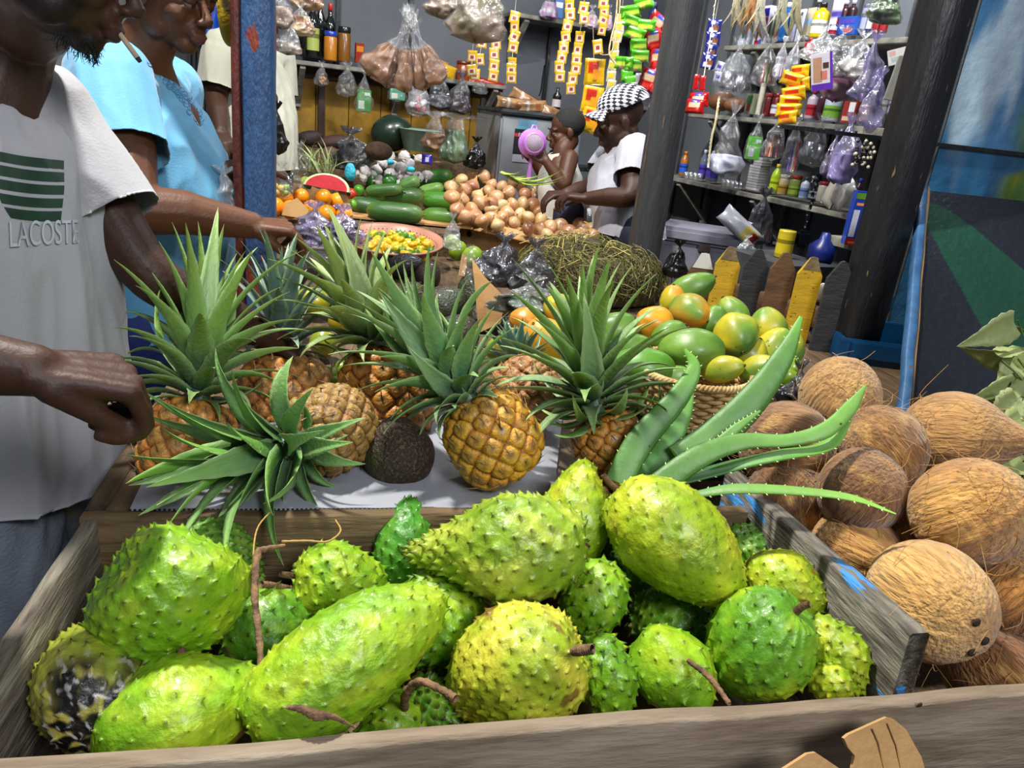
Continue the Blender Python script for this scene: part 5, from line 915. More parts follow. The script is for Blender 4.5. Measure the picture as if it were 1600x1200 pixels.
# ---- hanging between the middle and lower shelves
hang('big crumpled clear bag hanging over the water bottles', 1148, 178, 94, 56, onR(1148, 178, .1), ['#c0c0d4', '#a8a8b8'], 110, fillh=.32, mat=CRINK, crush=.22); hang('clear bag around a bright green packet', 1186, 190, 60, 30, onR(1186, 190, .08), ['#58b02c', '#b8b8c8', '#c8d8e0'], 111, fillshape='card')
hang('clear bag of maroon and orange sweets right of the green packet', 1218, 186, 62, 38, onR(1218, 186, .08), ['#6a1420', '#b0642c', '#5a1018'], 112, fillshape='sticks'); hang('clear bag of red, blue and yellow toothbrushes', 1248, 192, 80, 34, onR(1248, 192, .08), ['#c03434', '#28389a', '#c09418', '#c8c8c8'], 113, fillshape='sticks')
hang('clear bag with two hanging tin mugs under the middle shelf', 1284, 192, 66, 50, onR(1284, 192, .08), ['#9aa0a8'], 114, fillshape='cups'); hang('big lilac crumpled bag near the black post', 1330, 196, 88, 52, onR(1330, 196, .12), ['#9488b8', '#c0b8d8'], 115, fillh=.5, mat=LILAC, crush=.25)
hang('smaller lilac bag with tan sticks left of the big lilac one', 1308, 214, 60, 30, onR(1308, 214, .1), ['#a87c58', '#5a3c80'], 116, fillshape='sticks', mat=LILAC)
rng = np.random.RandomState(7); t = thingm('bead_bunch', 'bunch of white and black beads hanging from a brown cord near the post', 'beads', PD(1350, 240, 2.7), np.eye(3)); part(t, 'cord', tube([PD(1358, 190, 2.7), PD(1354, 215, 2.7), PD(1350, 240, 2.7)], .004, 6), M('brown_cord', '#6a4420', rough=.8), world=True)
part(t, 'beads', [(*ell(rng.uniform(-1, 1, 3)*np.array([.035, .015, .045]), (.0065,)*3, nu=7, nv=9)[:2], lin('#c8c0a8' if i % 3 == 0 else '#1a1412')) for i in range(70)], VG())
# ---- lower right shelf
item('R', 'small bottle of orange drink with a blue label beside the post', 'soda', 1066, 274, 36, 13, '#a8641c', '#c87820', '#2c5cc8'); item('R', 'blue bottle just left of the middle post behind the vendor', 'bottle', 1024, 268, 34, 14, '#14289a', '#c8c8d8')
item('R', 'dark blue bottle behind the vendor’s shoulder', 'bottle', 1033, 270, 34, 12, '#141e60', '#3040a0')
for i, (x, y) in enumerate(((1095, 280), (1107, 282), (1114, 284))): item('R', ['clear water bottle with a purple label, leftmost of three', 'clear water bottle with a purple label, middle of three', 'clear water bottle with a blue label and yellow cap, right of three'][i], 'soda', x, y, 44, 12, '#5c6478', ['#c8c8d8', '#c8c8d8', '#b89818'][i], ['#4838a0', '#4838a0', '#2a2c80'][i], glass=True, group='bottled water on the lowest shelf')
for i in range(4): p = onR(1072+i*7, 279+i, -.04); solo('glass_tumbler', 'small clear glass tumbler in the row beside the water bottles', 'glass', lathe([(.012, 0), (.015, .035)], 16), film('tumbler_glass', body=.15, gloss=.4), tuple(p), group='row of small tumblers')
for i in range(6): p = onR(1130+i*6.5, 291+i*1.2, -.05); solo('glass_tumbler', 'small clear glass tumbler in the row behind the crumpled bag', 'glass', lathe([(.012, 0), (.015, .035)], 16), film('tumbler_glass'), tuple(p), group='second row of small tumblers')
p = onR(1180, 297, -.05); g = []
for k in range(12):
    q = p+np.array([0, 0, .006+.0125*k])-dR*(.012*(k > 8)); solo('matchbox_pack', 'flat white packet in the tall stack on the lowest shelf', 'packet', (*box((0, 0, 0), (.075 if k < 9 else .06, .06, .0115), bev=.001)[:2], lin('#a8a4a4' if k % 2 else '#b8b4b4')), VM(), tuple(q), RR, group='stack of flat white packets', smooth=False)
item('R', 'yellow-green squeeze bottle with a red emblem on the lowest shelf', 'soda', 1208, 302, 44, 17, '#8ca818', '#b8a81c', '#a8b818'); item('R', 'jar of cream-coloured sauce with a pale lid', 'jar', 1222, 304, 30, 17, '#b8a480', '#c0bca8', '#b88c28', name='jar')
item('R', 'jar with a red lid and a green and yellow label', 'jar', 1238, 307, 32, 18, '#7a8a3c', '#8c2c14', '#9ab83c', name='jar'); item('R', 'white bottle with a teal cap on the lowest shelf', 'bottle', 1254, 310, 32, 14, '#b8c0d0', '#1c5a50', '#7890c0'); item('R', 'short black bottle with a white label', 'bottle', 1270, 313, 28, 17, '#0c0c14', '#c8c8d0', '#b0b0bc')
item('R', 'black bottle with a white cap behind the short black one', 'bottle', 1264, 310, 34, 12, '#10101a', '#d8d8e0', off=-.12); item('R', 'tub of white grains with a red and blue lid', 'jar', 1284, 315, 30, 20, '#b8b0a0', '#8a1c24', name='tub')
for i, (x, y, h_, w_, tl, lb) in enumerate(((1302, 318, 52, 24, .35, 'upright bag of white rice on the lowest shelf'), (1318, 322, 46, 30, .75, 'bag of white sugar leaning over at the shelf’s right end'))):
    p = onR(x, y-20, -.02); s = depth(p)/FPX; solo('rice_bag', lb, 'bag', [(q[0], q[1], lin('#b8b4a8')) for q in pillow(w_*s, h_*s, .05, '#b8b4a8', i+5)], VG(), tuple(p), RR@roty(tl))
item('R', 'maroon bottle with a blue cap at the end of the lowest shelf', 'bottle', 1334, 326, 46, 13, '#3c1028', '#2838a0', '#b8b8c8')
t = thingm('drink_mix_box', 'blue carton with green top, white panel and red foot on the short ledge', 'box', PD(1334, 384, 2.6), rotz(-.30)); p_ = t; w2 = .034; hh_ = .185
part(t, 'carton', (*box((0, .02, hh_/2), (w2*2, .045, hh_), bev=.001)[:2], lin('#1c3a9c')), VG(), smooth=False)
part(t, 'print', [rect(-w2, 0, w2, hh_*.13, -.0035, '#b82418'), rect(-w2*.9, hh_*.16, -w2*.3, hh_*.66, -.0035, '#c8c8dc'), rect(-w2, hh_*.86, w2, hh_*.97, -.0035, '#5a8a2c'), rect(w2*.2, hh_*.16, w2*.85, hh_*.26, -.0035, '#d0d0e0'), rect(-w2*.1, hh_*.55, w2*.4, hh_*.68, -.0035, '#c08c34'), rect(w2*.3, hh_*.45, w2*.85, hh_*.56, -.0036, '#8a5428'), rect(-w2*.1, hh_*.42, w2*.3, hh_*.53, -.0037, '#c0d0c8'), rect(w2*.3, hh_*.62, w2*.8, hh_*.72, -.0036, '#b8a070'), rect(-w2*.8, hh_*.74, -w2*.1, hh_*.79, -.0036, '#e0905c'), rect(w2*.1, hh_*.76, w2*.7, hh_*.81, -.0036, '#6a90e0'), rect(-w2*.75, hh_*.04, w2*.7, hh_*.075, -.0037, '#e87858')], VG(), smooth=False)
for k in range(6): pass
# ---- below the lower shelf
hang('smoky clear bag of red packets hanging below the lowest shelf', 1196, 308, 72, 54, 3.1, ['#8c1820', '#c8a0a8', '#a01c24'], 120, fillshape='sticks', mat=CRINKB)
t = thingm('flour_bag', 'rolled clear bag of white flour with a yellow and red label, beside the cooler', 'bag', PD(1156, 355, 3.05), rotz(-.3)@roty(.62)); part(t, 'bag', [(q[0], q[1], q[2]) for q in pillow(.20, .075, .06, '#a8a8b0', 8, zones=[(.1, -.7, .9, .8, '#b0a050'), (.6, -.5, .9, .6, '#8c2424')])], VG())
item('R', 'yellow and orange cylinder tub standing behind the fence', 'can', 1222, 402, 42, 26, '#b8a018', lab='#c8b424', name='tub', off=.42)
solo('blue_jug', 'dark blue plastic jug behind the yellow picket', 'jug', [lathe([(.04, 0), (.05, .02), (.05, .06), (.02, .085), (.014, .11)], 24)], M('navy_plastic', '#10206a', rough=.35), tuple(PD(1280, 410, 2.75)))
solo('chain_padlock', 'dark padlock hanging on a chain under the lowest shelf', 'padlock', [box((0, 0, -.02), (.055, .025, .06), bev=.01)]+[tube([(.003*math.sin(k*2), 0, .02+.022*k), (.003*math.sin(k*2+1), 0, .038+.022*k)], .006, 6) for k in range(9)], M('dark_metal', '#1c2428', rough=.3, metal=.7), tuple(PD(1256, 365, 2.7)))
hang('white crumpled bag lying behind the fence beside the tub', 1168, 372, 24, 30, 3.0, None, 121, mat=CRINKM); hang('dark bag hanging in shade beside the middle post foot', 1062, 385, 50, 40, 2.5, None, 122, mat=M('black_bag', '#0c0c0e', rough=.25, bump=.5, bs=25))
solo('white_cup', 'white cup upturned between the last yellow and the black picket', 'cup', lathe([(.034, 0), (.034, .01), (.028, .045), (.02, .055)], 20), WHT, tuple(np.array([*PD(1298, 430, 2.34)[:2], PD(1298, 446, 2.34)[2]-.055])))
p = onR(1222, 402, .42); solo('wooden_box', 'rough wooden box under the yellow tub behind the fence', 'box', box((p[0], p[1], p[2]/2), (.3, .25, p[2]-.002), RR), DGREY, smooth=False)
# fridge top goods
for i, (x, y, a_, lb) in enumerate(((800, 162, .05, 'bag of buns lying on the left of the refrigerator top'), (830, 166, -.1, 'bag of buns in the middle of the refrigerator top'), (852, 172, .25, 'bag of biscuits at the right of the refrigerator top'), (820, 154, .35, 'flat bag with a pale label on top of the buns'))):
    p = PD(x, y, 3.55+.03*i); solo('bread_bag', lb, 'bag', pillow(.16, .055, .07, '#94704c', 60+i, zones=[(-.4, -.9, -.2, .9, '#c8c0b8'), (.1, -.6, .6, .5, '#7a4a28')]), FOIL, tuple(p), Rf@roty(a_))
t = thingm('sauce_bottle', 'small dark bottle with a white and red label beside the buns', 'bottle', PD(868, 172, 3.7), np.eye(3)); part(t, 'body', (*lathe(prof_bottle(.11, .022, 'wine'), 18)[:2], lin('#0c0a0a')), VG()); part(t, 'label', (*lathe([(.0225, .015), (.0225, .05)], 18, cap=False)[:2], lin('#b8b0b0')), VG())
solo('hanging_hook', 'black wire hook hanging on the grey wall above the buns', 'hook', tube(spline([onB(851, 102, .02), onB(848, 120, .02), onB(845, 142, .02), onB(842, 150, .02)], 12), .004, 6), M('black_iron'))
for i, (x, y, c_, lb) in enumerate(((938, 262, '#9a6a10', 'yellow oil bottle on the floor shelf left of the vendor'), (948, 264, '#a8841c', 'second yellow oil bottle behind the vendor’s arm'), (960, 258, '#8a6a14', 'third oil bottle partly hidden by the vendor'))):
    t = thingm('oil_bottle', lb, 'bottle', np.array([*PD(x, y, 3.75)[:2], PD(942, 262, 3.8)[2]-.009]), np.eye(3)); part(t, 'body', (*lathe(prof_bottle(.17, .026, 'bottle'), 18)[:2], lin(c_)*.45), M('bottle_glass')); part(t, 'cap', (*lathe([(.014, .165), (.014, .19)], 14)[:2], lin('#c8281c')), VG())
t = thingm('side_cupboard', 'dark narrow shelf unit between refrigerator and vendor', 'cupboard', (PD(942, 262, 3.8)[0], PD(942, 262, 3.8)[1]+.05, 0), RB); part(t, 'frame', [box((0, .1, PD(942, 262, 3.8)[2]-.02), (.45, .22, .02)), box((-.2, .1, .7), (.02, .22, 1.4)), box((.2, .1, .7), (.02, .22, 1.4))], DGREY, smooth=False)
# ---------------------------------------------------------------- rear display table
tb = thing('display_table', 'long stepped wooden table carrying the vegetables behind the pineapples', 'table', (0.45, 2.8, 0))
part(tb, 'table_top', box((0.43, 2.62, 0.845), (1.66, 0.86, 0.03)), DECK, world=True)
part(tb, 'table_top', box((0.28, 3.70, 0.845), (1.36, 1.30, 0.03)), DECK, world=True)
part(tb, 'step', box((0.0, 3.66, 0.907), (0.80, 1.36, 0.094)), DECK, world=True)
part(tb, 'step', box((0.33, 3.94, 0.99), (1.06, 0.80, 0.072)), DECK, world=True)
part(tb, 'step', box((0.20, 4.10, 1.09), (1.20, 0.48, 0.13)), DECK, world=True)
for x, y in ((-0.34, 2.25), (1.2, 2.25), (-0.3, 3.5), (0.75, 3.6)): part(tb, 'leg', box((x, y, 0.42), (0.06, 0.06, 0.84)), DECK, world=True)
SK = lambda n, c, **k: M(n, c, **k)
def fruit_geo(r, L, seed, nu=22, nv=28, ribs=0, rib=.02, neck=0.0, lump=.03, colA='#ffffff', colB='#ffffff', colT=None, sc=3.0):
    u = np.linspace(0, math.pi, nu); v = np.arange(nv)*2*math.pi/nv
    D = np.stack([np.sin(u)[:, None]*np.cos(v), np.sin(u)[:, None]*np.sin(v), np.repeat(np.cos(u)[:, None], nv, 1)], -1)
    s = 1+lump*Noise(seed, sc)(D); th = np.arctan2(D[..., 1], D[..., 0])
    if ribs: s = s+rib*np.cos(th*ribs)*np.sin(u)[:, None]
    P = D*np.array([r, r, L/2])*s[..., None]; P[..., :2] *= (1-neck*sst(-.2, 1, D[..., 2]))[..., None]
    c = mix(lin(colA), lin(colB), (.5+.75*Noise(seed+1, sc)(D)).ravel())
    if colT: c = mix(c, lin(colT), (sst(.3, .9, D[..., 2]+.3*Noise(seed+2, 6)(D))).ravel())
    v_, f_, _ = surf(P, wv=True); return (v_, f_[:, ::-1], c)
WAXY = M('waxy_skin', rough=0.32, coat=0.3, c2=0.75, ns=30, amt=0.5, bump=0.1, bs=60); ONIM = M('onion_skin', rough=0.35, coat=0.3, c2=0.7, ns=50, st=(3, 3, .6), amt=0.6, bump=0.15, bs=60); DULL = M('dull_skin', rough=0.7, c2=0.7, ns=60, bump=.3, bs=90)
def rrot(rng): q = rng.normal(size=3); return frame(q)@rotz(rng.uniform(0, 6))
def scatter(name, label, cat, group, pts, protos, zf, sz, rng, mat_parts=None, up=None):
    """copies of a few prototypes, one object each"""
    for i, (x, y) in enumerate(pts):
        p = PZ(x, y, zf(x, y)+rng.uniform(-.006, .006)); o = protos[i % len(protos)]
        R = rrot(rng) if up is None else frame(nrm(rng.normal(size=3)*up+np.array([0, 0, 1])))
        if o.get('used') is None: setloc(o, p, R, rng.uniform(.88, 1.1)); o['used'] = 1
        else: dup(o, p, R, s=rng.uniform(.88, 1.1))
    for o in protos:
        for q in [k for k in SC.objects if 'used' in k.keys()]: del q['used']
def proto(name, label, cat, group, geos, mat, kids=()):
    t = thing(name, label, cat, (0, 0, -5), None, group); part(t, 'skin' if cat in ('onion', 'garlic') else 'flesh' if False else 'body', geos, mat)
    for nm, g, m in kids: part(t, nm, g, m)
    return t
def poisson(poly, dist, rng, n=4000):
    poly = np.array(poly, float); lo, hi = poly.min(0), poly.max(0); out = []
    for _ in range(n):
        p = rng.uniform(lo, hi); ins = False; j = len(poly)-1
        for i in range(len(poly)):
            if (poly[i, 1] > p[1]) != (poly[j, 1] > p[1]) and p[0] < (poly[j, 0]-poly[i, 0])*(p[1]-poly[i, 1])/(poly[j, 1]-poly[i, 1])+poly[i, 0]: ins = not ins
            j = i
        if ins and all((p[0]-q[0])**2+((p[1]-q[1])*1.35)**2 > dist*dist for q in out): out.append(tuple(p))
    return sorted(out, key=lambda q: q[1])
rng = np.random.RandomState(5)
# cardboard box of onions
def quadbox(label, A_, B_, back, h, name='cardboard_box', flaps=True, mat=CARD):
    A_ = np.asarray(A_, float); B_ = np.asarray(B_, float); B_[2] = A_[2]; x = B_-A_; L = np.linalg.norm(x); x = x/L; y = np.cross([0, 0, 1], x); R = np.stack([x, y, [0, 0, 1.0]], 1)
    t = thing(name, label, 'box', tuple(A_-np.array([0, 0, h])), R); th = .005
    part(t, 'box', [box((L/2, 0, h/2), (L, th, h)), box((L/2, back, h/2), (L, th, h)), box((0, back/2, h/2), (th, back, h)), box((L, back/2, h/2), (th, back, h)), box((L/2, back/2, th), (L, back, th))], mat, smooth=False)
    if flaps: part(t, 'flap', (np.array([(0.05, -.002, h), (L*.98, -.002, h), (L*.95, -.05, h-.025), (.1, -.06, h-.03), (.05, -.002, h+.004), (L*.98, -.002, h+.004), (L*.95, -.05, h-.021), (.1, -.06, h-.026)]), [[0, 1, 2, 3], [7, 6, 5, 4], [0, 4, 5, 1], [1, 5, 6, 2], [2, 6, 7, 3], [3, 7, 4, 0]]), mat, smooth=False)
    return t, L, R
t, L, R = quadbox('opened brown cardboard box heaped with onions', PZ(712, 338, 0.985), PZ(895, 380, 0.985), 0.55, 0.125)
part(t, 'hand_hole', (*lathe([(.014, 0), (.014, .001)], 18)[:2],), M('hole_dark', '#2a1c10', rough=.9)).matrix_local = Matrix.Translation((.09, -.004, .065)) @ Matrix.Rotation(math.pi/2, 4, 'X')
part(t, 'fill_board', box((L/2, .21, .10), (L-.02, .40, .012)), CARD, smooth=False)
on_ = [proto('onion', 'yellow-brown onion in the heap on the cardboard box', 'onion', 'onions heaped on the cardboard box', [fruit_geo(.034, .060, 200+i, neck=.35, lump=.04, colA=a_, colB=b_), (*tube([(0, 0, .024), (.002, 0, .040), (.004, .002, .047)], [.010, .004, .003], 8)[:2], lin('#b08850'))], ONIM) for i, (a_, b_) in enumerate((('#c89a68', '#b07c50'), ('#ccA074', '#b88a5c'), ('#b88660', '#94603c'), ('#d4b684', '#c09a64')))]
scatter('onion', None, None, None, poisson([(700, 292), (735, 268), (790, 278), (845, 300), (885, 330), (925, 352), (928, 380), (880, 376), (800, 357), (730, 342), (705, 325)], 14.5, rng), on_, lambda x, y: 1.005+.13*max(0, (345-y)/70), 1, rng)
# potatoes, garlic, limes, oranges, peppers
pot = [proto('potato', 'pale brown potato in the small heap behind the cucumbers', 'potato', 'potatoes behind the cucumbers', fruit_geo(.03, .085, 220+i, lump=.09, colA='#a88a5c', colB='#8a6c44'), DULL) for i in range(2)]
scatter('', None, None, None, poisson([(664, 266), (672, 256), (722, 256), (738, 270), (720, 282), (690, 275)], 17, rng), pot, lambda x, y: 1.06+.08*max(0, (282-y)/26), 1, rng)
gar = [proto('garlic_bulb', 'white garlic bulb in the netted heap', 'garlic', 'garlic bulbs in the netted heap', [fruit_geo(.031, .046, 230+i, ribs=9, rib=.05, neck=.3, colA='#dcd8d4', colB='#c4bcba'), (*tube([(0, 0, .016), (.002, 0, .03), (.003, 0, .038)], [.008, .004, .003], 7)[:2], lin('#c8c0b0'))], DULL) for i in range(2)]
scatter('', None, None, None, poisson([(553, 272), (560, 252), (590, 240), (640, 243), (666, 252), (668, 276), (630, 290), (590, 288)], 14, rng), gar, lambda x, y: 1.055+.125*max(0, (288-y)/48), 1, rng)
TEAL = M('teal_netting', '#1c8ca8', c2='#3ab8c8', ns=40, rough=.5, bump=.5, bs=80)
for i, (x, y, a_, b_) in enumerate(((547, 268, 16, 26), (606, 252, 24, 10), (641, 263, 14, 9))):
    p = PZ(x, y, 1.145); s = depth(p)/FPX; v, f, _ = ell((0, 0, 0), (a_*s/2, .015, b_*s/2)); solo('mesh_net', ['teal mesh bunched at the left end of the garlic', 'teal mesh label on top of the garlic heap', 'small teal mesh tag at the right of the garlic'][i], 'netting', (v*(1+.25*Noise(i, 60)(v))[:, None], f), TEAL, tuple(p-np.array([0, .03, 0])))
solo('blue_packet', 'small blue packet with white print behind the garlic', 'packet', pillow(.05, .045, .015, '#2c1c90', 2, zones=[(-.3, -.4, .4, .4, '#c8c8e0')]), FOIL, tuple(PZ(667, 249, 1.19)), rotz(-.2))
orr = [proto('orange', 'bright orange in the cardboard tray at the left', 'orange', 'oranges in the cardboard tray', [fruit_geo(.035, .066, 240+i, colA='#f0a014', colB='#e88410', lump=.015), (*lathe([(.003, .0325), (.002, .034)], 8)[:2], lin('#5a6a1c'))], WAXY) for i in range(2)]
scatter('', None, None, None, poisson([(428, 332), (432, 308), (462, 296), (500, 298), (528, 312), (545, 335), (520, 340), (470, 336)], 24, rng), orr, lambda x, y: 1.0+.04*max(0, (325-y)/25), 1, rng)
def flap3(label, pp, d, name='cardboard_flap', m=CARD, th=.004):
    pts = [PD(a_, b_, dd) for a_, b_, dd in [(*q, d) if len(q) == 2 else q for q in pp]]; n = nrm(np.cross(pts[1]-pts[0], pts[2]-pts[0])); n = n if np.dot(n, pts[0]-CAM) > 0 else -n
    V, F = sheet_poly(pts, th, n); return solo(name, label, 'cardboard', (V, F), m, smooth=False)
flap3('scalloped cardboard tray wall rising behind the oranges', [(424, 318), (436, 298), (458, 290), (476, 287), (500, 296), (522, 304), (540, 318), (540, 336), (424, 336)], 3.12); flap3('plain cardboard flap standing in front of the oranges', [(440, 336), (446, 318), (464, 309), (483, 328), (478, 342)], 2.72)
flap3('torn cardboard edge right of the oranges', [(532, 284), (545, 312), (552, 336), (544, 338), (536, 316), (528, 300)], 2.85)
# watermelon slice
p = PZ(510, 296, 1.09); t = thingm('watermelon_wedge', 'cut watermelon wedge with red flesh behind the oranges', 'watermelon', p, rotz(-.1)@rotx(-.35)); a_ = np.linspace(-.1, math.pi*0.95, 24); r_ = .058
part(t, 'flesh', [(np.vstack([[(0, -.012, 0)], np.stack([r_*np.cos(a_)*1.35, 0*a_-.012, r_*.9*np.sin(a_)], 1)]), [[0, i+1, i+2] for i in range(23)], lin('#b8242c'))], WAXY, smooth=False)
part(t, 'rind', [surf(np.stack([np.stack([k*r_*np.cos(a_)*1.35, 0*a_+yy, k*r_*.9*np.sin(a_)], 1) for k, yy in ((1.0, -.0122), (1.12, -.012), (1.14, .01), (1.1, .05), (.9, .06))]), col=np.repeat(np.array([lin('#c8d0a0'), lin('#a8b880'), lin('#2c5a24'), lin('#3c6a2c'), lin('#2c5a24')])[:, None], 24, 1).reshape(-1, 3))], WAXY)
for i, (x, y, c_, r_, lb) in enumerate(((582, 280, '#2f7a1c', .038, 'green bell pepper in front of the garlic'), (608, 284, '#2a6a1c', .036, 'second green bell pepper left of the cucumbers'), (561, 297, '#4c9a20', .026, 'small green pepper beside the red tomato'), (548, 303, '#b83418', .026, 'red tomato between oranges and cucumbers'), (577, 292, '#7a2a1c', .020, 'dark red pepper half hidden behind the cucumbers'), (549, 320, '#6aa424', .022, 'lime at the left tip of the cucumbers'), (540, 288, '#6a4230', .036, 'brown sweet potato behind the tomato'), (495, 283, '#a8c030', .024, 'yellow-green lime beside the watermelon wedge'), (478, 284, '#b0c830', .022, 'lime left of the watermelon wedge'))):
    p = PZ(x, y, 1.035 if y > 286 else 1.075); t = thingm('sweet_potato' if 'sweet' in lb else 'tomato' if 'tomato' in lb else 'lime' if 'lime' in lb else 'bell_pepper', lb, 'vegetable', p, rrot(rng)); part(t, 'fruit', fruit_geo(r_, r_*1.9, 260+i, ribs=4 if 'bell' in lb else 0, rib=.07, colA=c_, colB=c_, lump=.05), WAXY); part(t, 'stem', tube([(0, 0, r_*.85), (.002, 0, r_*1.25)], [.004, .003], 6), M('green_stem', '#4a6a24', rough=.6))
# cucumbers
CUC = M('cucumber_skin', rough=.42, coat=.1, c2=.6, ns=12, st=(5, 5, .7), thr=(.45, .6), amt=.7, bump=.15, bs=60)
for x, y, l, h_, a_, z_, c_, lb in ((617, 332, 92, 28, -5, 1.0, '#2f5a20', 'longest cucumber lying in front of the heap'), (575, 323, 56, 24, -12, .995, '#2c5224', 'dark cucumber poking out at the left front'), (627, 307, 74, 25, 0, 1.035, '#2c5a1c', 'thick dark cucumber on top in the middle'), (692, 314, 68, 25, -4, 1.015, '#3f8020', 'bright green cucumber right of the thick dark one'), (690, 339, 62, 25, -4, .985, '#4a7a24', 'cucumber lowest at the right on the box edge'), (600, 297, 60, 17, 4, 1.06, '#3c6a2c', 'slim cucumber behind the thick dark one'), (588, 306, 30, 17, 8, 1.03, '#3a6828', 'short cucumber end peeping out at the left'), (640, 287, 34, 18, 20, 1.08, '#5a8a44', 'pale cucumber end pointing up in the heap'), (678, 279, 62, 24, 6, 1.08, '#2f6a1c', 'topmost cucumber at the back right'), (674, 297, 42, 18, 12, 1.055, '#6a9440', 'pale striped cucumber under the topmost one'), (706, 294, 40, 20, -10, 1.045, '#24501c', 'dark cucumber tucked behind the bright green one')):
    p = PZ(x, y, z_); s = depth(p)/FPX; t = thingm('cucumber', lb, 'cucumber', p, frame(vdir(p, a_, 12)), 'cucumbers piled behind the bowl'); n = 18; q = np.linspace(0, 1, n); pr = np.stack([1.12*h_*s/2*np.clip(1-np.abs(2*q-1)**4, 0, 1)**.5+.0005, (q-.5)*l*s], 1)
    cc = mix(lin(c_), lin('#8aa84c'), np.clip(np.abs(2*q-1)**4, 0, 1)*.5); part(t, 'body', lathe([tuple(k) for k in pr], 22, col=cc), CUC); part(t, 'stem', tube([(0, 0, l*s/2-.002), (0, .002, l*s/2+.008)], .003, 6), M('green_stem'))
# pink bowl with scotch bonnets
BW = M('pink_plastic', '#b8826c', c2='#a06e5a', ns=8, rough=.4); p = PZ(614, 396, 0.912); s = depth(p)/FPX; rb = 77*s; RBW = rotx(.13)
t = thingm('basin', 'round salmon-pink perforated basin holding scotch bonnet peppers', 'basin', np.array([p[0], p[1]+rb*.15, 0.880]), RBW); hb = .088
part(t, 'bowl', lathe([(rb*.66, 0), (rb*.82, hb*.45), (rb*.96, hb*.97), (rb*1.03, hb), (rb*1.03, hb*.93), (rb*1.0, hb*.93), (rb*.99, hb*.99), (rb*.93, hb*.93), (rb*.78, hb*.4), (rb*.60, .006)], 56), BW)
g = []
for k in range(60):
    a_ = k/60*2*math.pi
    for j, (rr, zz_) in enumerate(((.895, .80), (.87, .70), (.845, .60))): g.append(ell((rb*rr*math.cos(a_+j*.05), rb*rr*math.sin(a_+j*.05), hb*zz_), (.0022, .0022, .0028), nu=5, nv=6))
part(t, 'drain_holes', g, M('hole_dark')); bp_ = [proto('scotch_bonnet', 'small %s scotch bonnet pepper in the pink basin' % n_, 'pepper', 'scotch bonnet peppers in the basin', [fruit_geo(.019, .032, 280+i, ribs=4, rib=.13, lump=.08, colA=a_, colB=b_), (*tube([(0, 0, .013), (.002, 0, .024)], [.003, .002], 6)[:2], lin('#3a6a1c'))], WAXY) for i, (n_, a_, b_) in enumerate((('yellow', '#e0b814', '#c89a10'), ('green', '#5a8a1c', '#3f6a14'), ('yellow-green', '#b0b018', '#c8a814'), ('golden', '#d89a10', '#e0b020')))]
cb_ = np.array([p[0], p[1]+rb*.15, 0.880]); pts_ = []
for _ in range(3000):
    a_, r_ = rng.uniform(0, 6.28), rb*.8*math.sqrt(rng.rand()); q = (r_*math.cos(a_), r_*math.sin(a_))
    if all((q[0]-k[0])**2+(q[1]-k[1])**2 > .031**2 for k in pts_): pts_.append(q)
for i, q in enumerate(pts_):
    P_ = cb_+RBW@np.array([q[0], q[1], .056+rng.uniform(-.004, .008)]); o = bp_[i % 4]
    if i < 4: setloc(o, P_, rrot(rng), rng.uniform(.85, 1.1))
    else: dup(o, P_, rrot(rng), s=rng.uniform(.85, 1.1))
solo('basin_filling', 'peppers packed below the top layer in the pink basin', 'peppers', (lathe([(rb*.60, .012), (rb*.80, .045)], 40)[0], lathe([(rb*.60, .012), (rb*.80, .045)], 40)[1]), M('pepper_fill', '#8a7a14', c2='#3f5a14', ns=60, rough=.5, bump=.8, bs=60), tuple(cb_), RBW, kind='stuff')
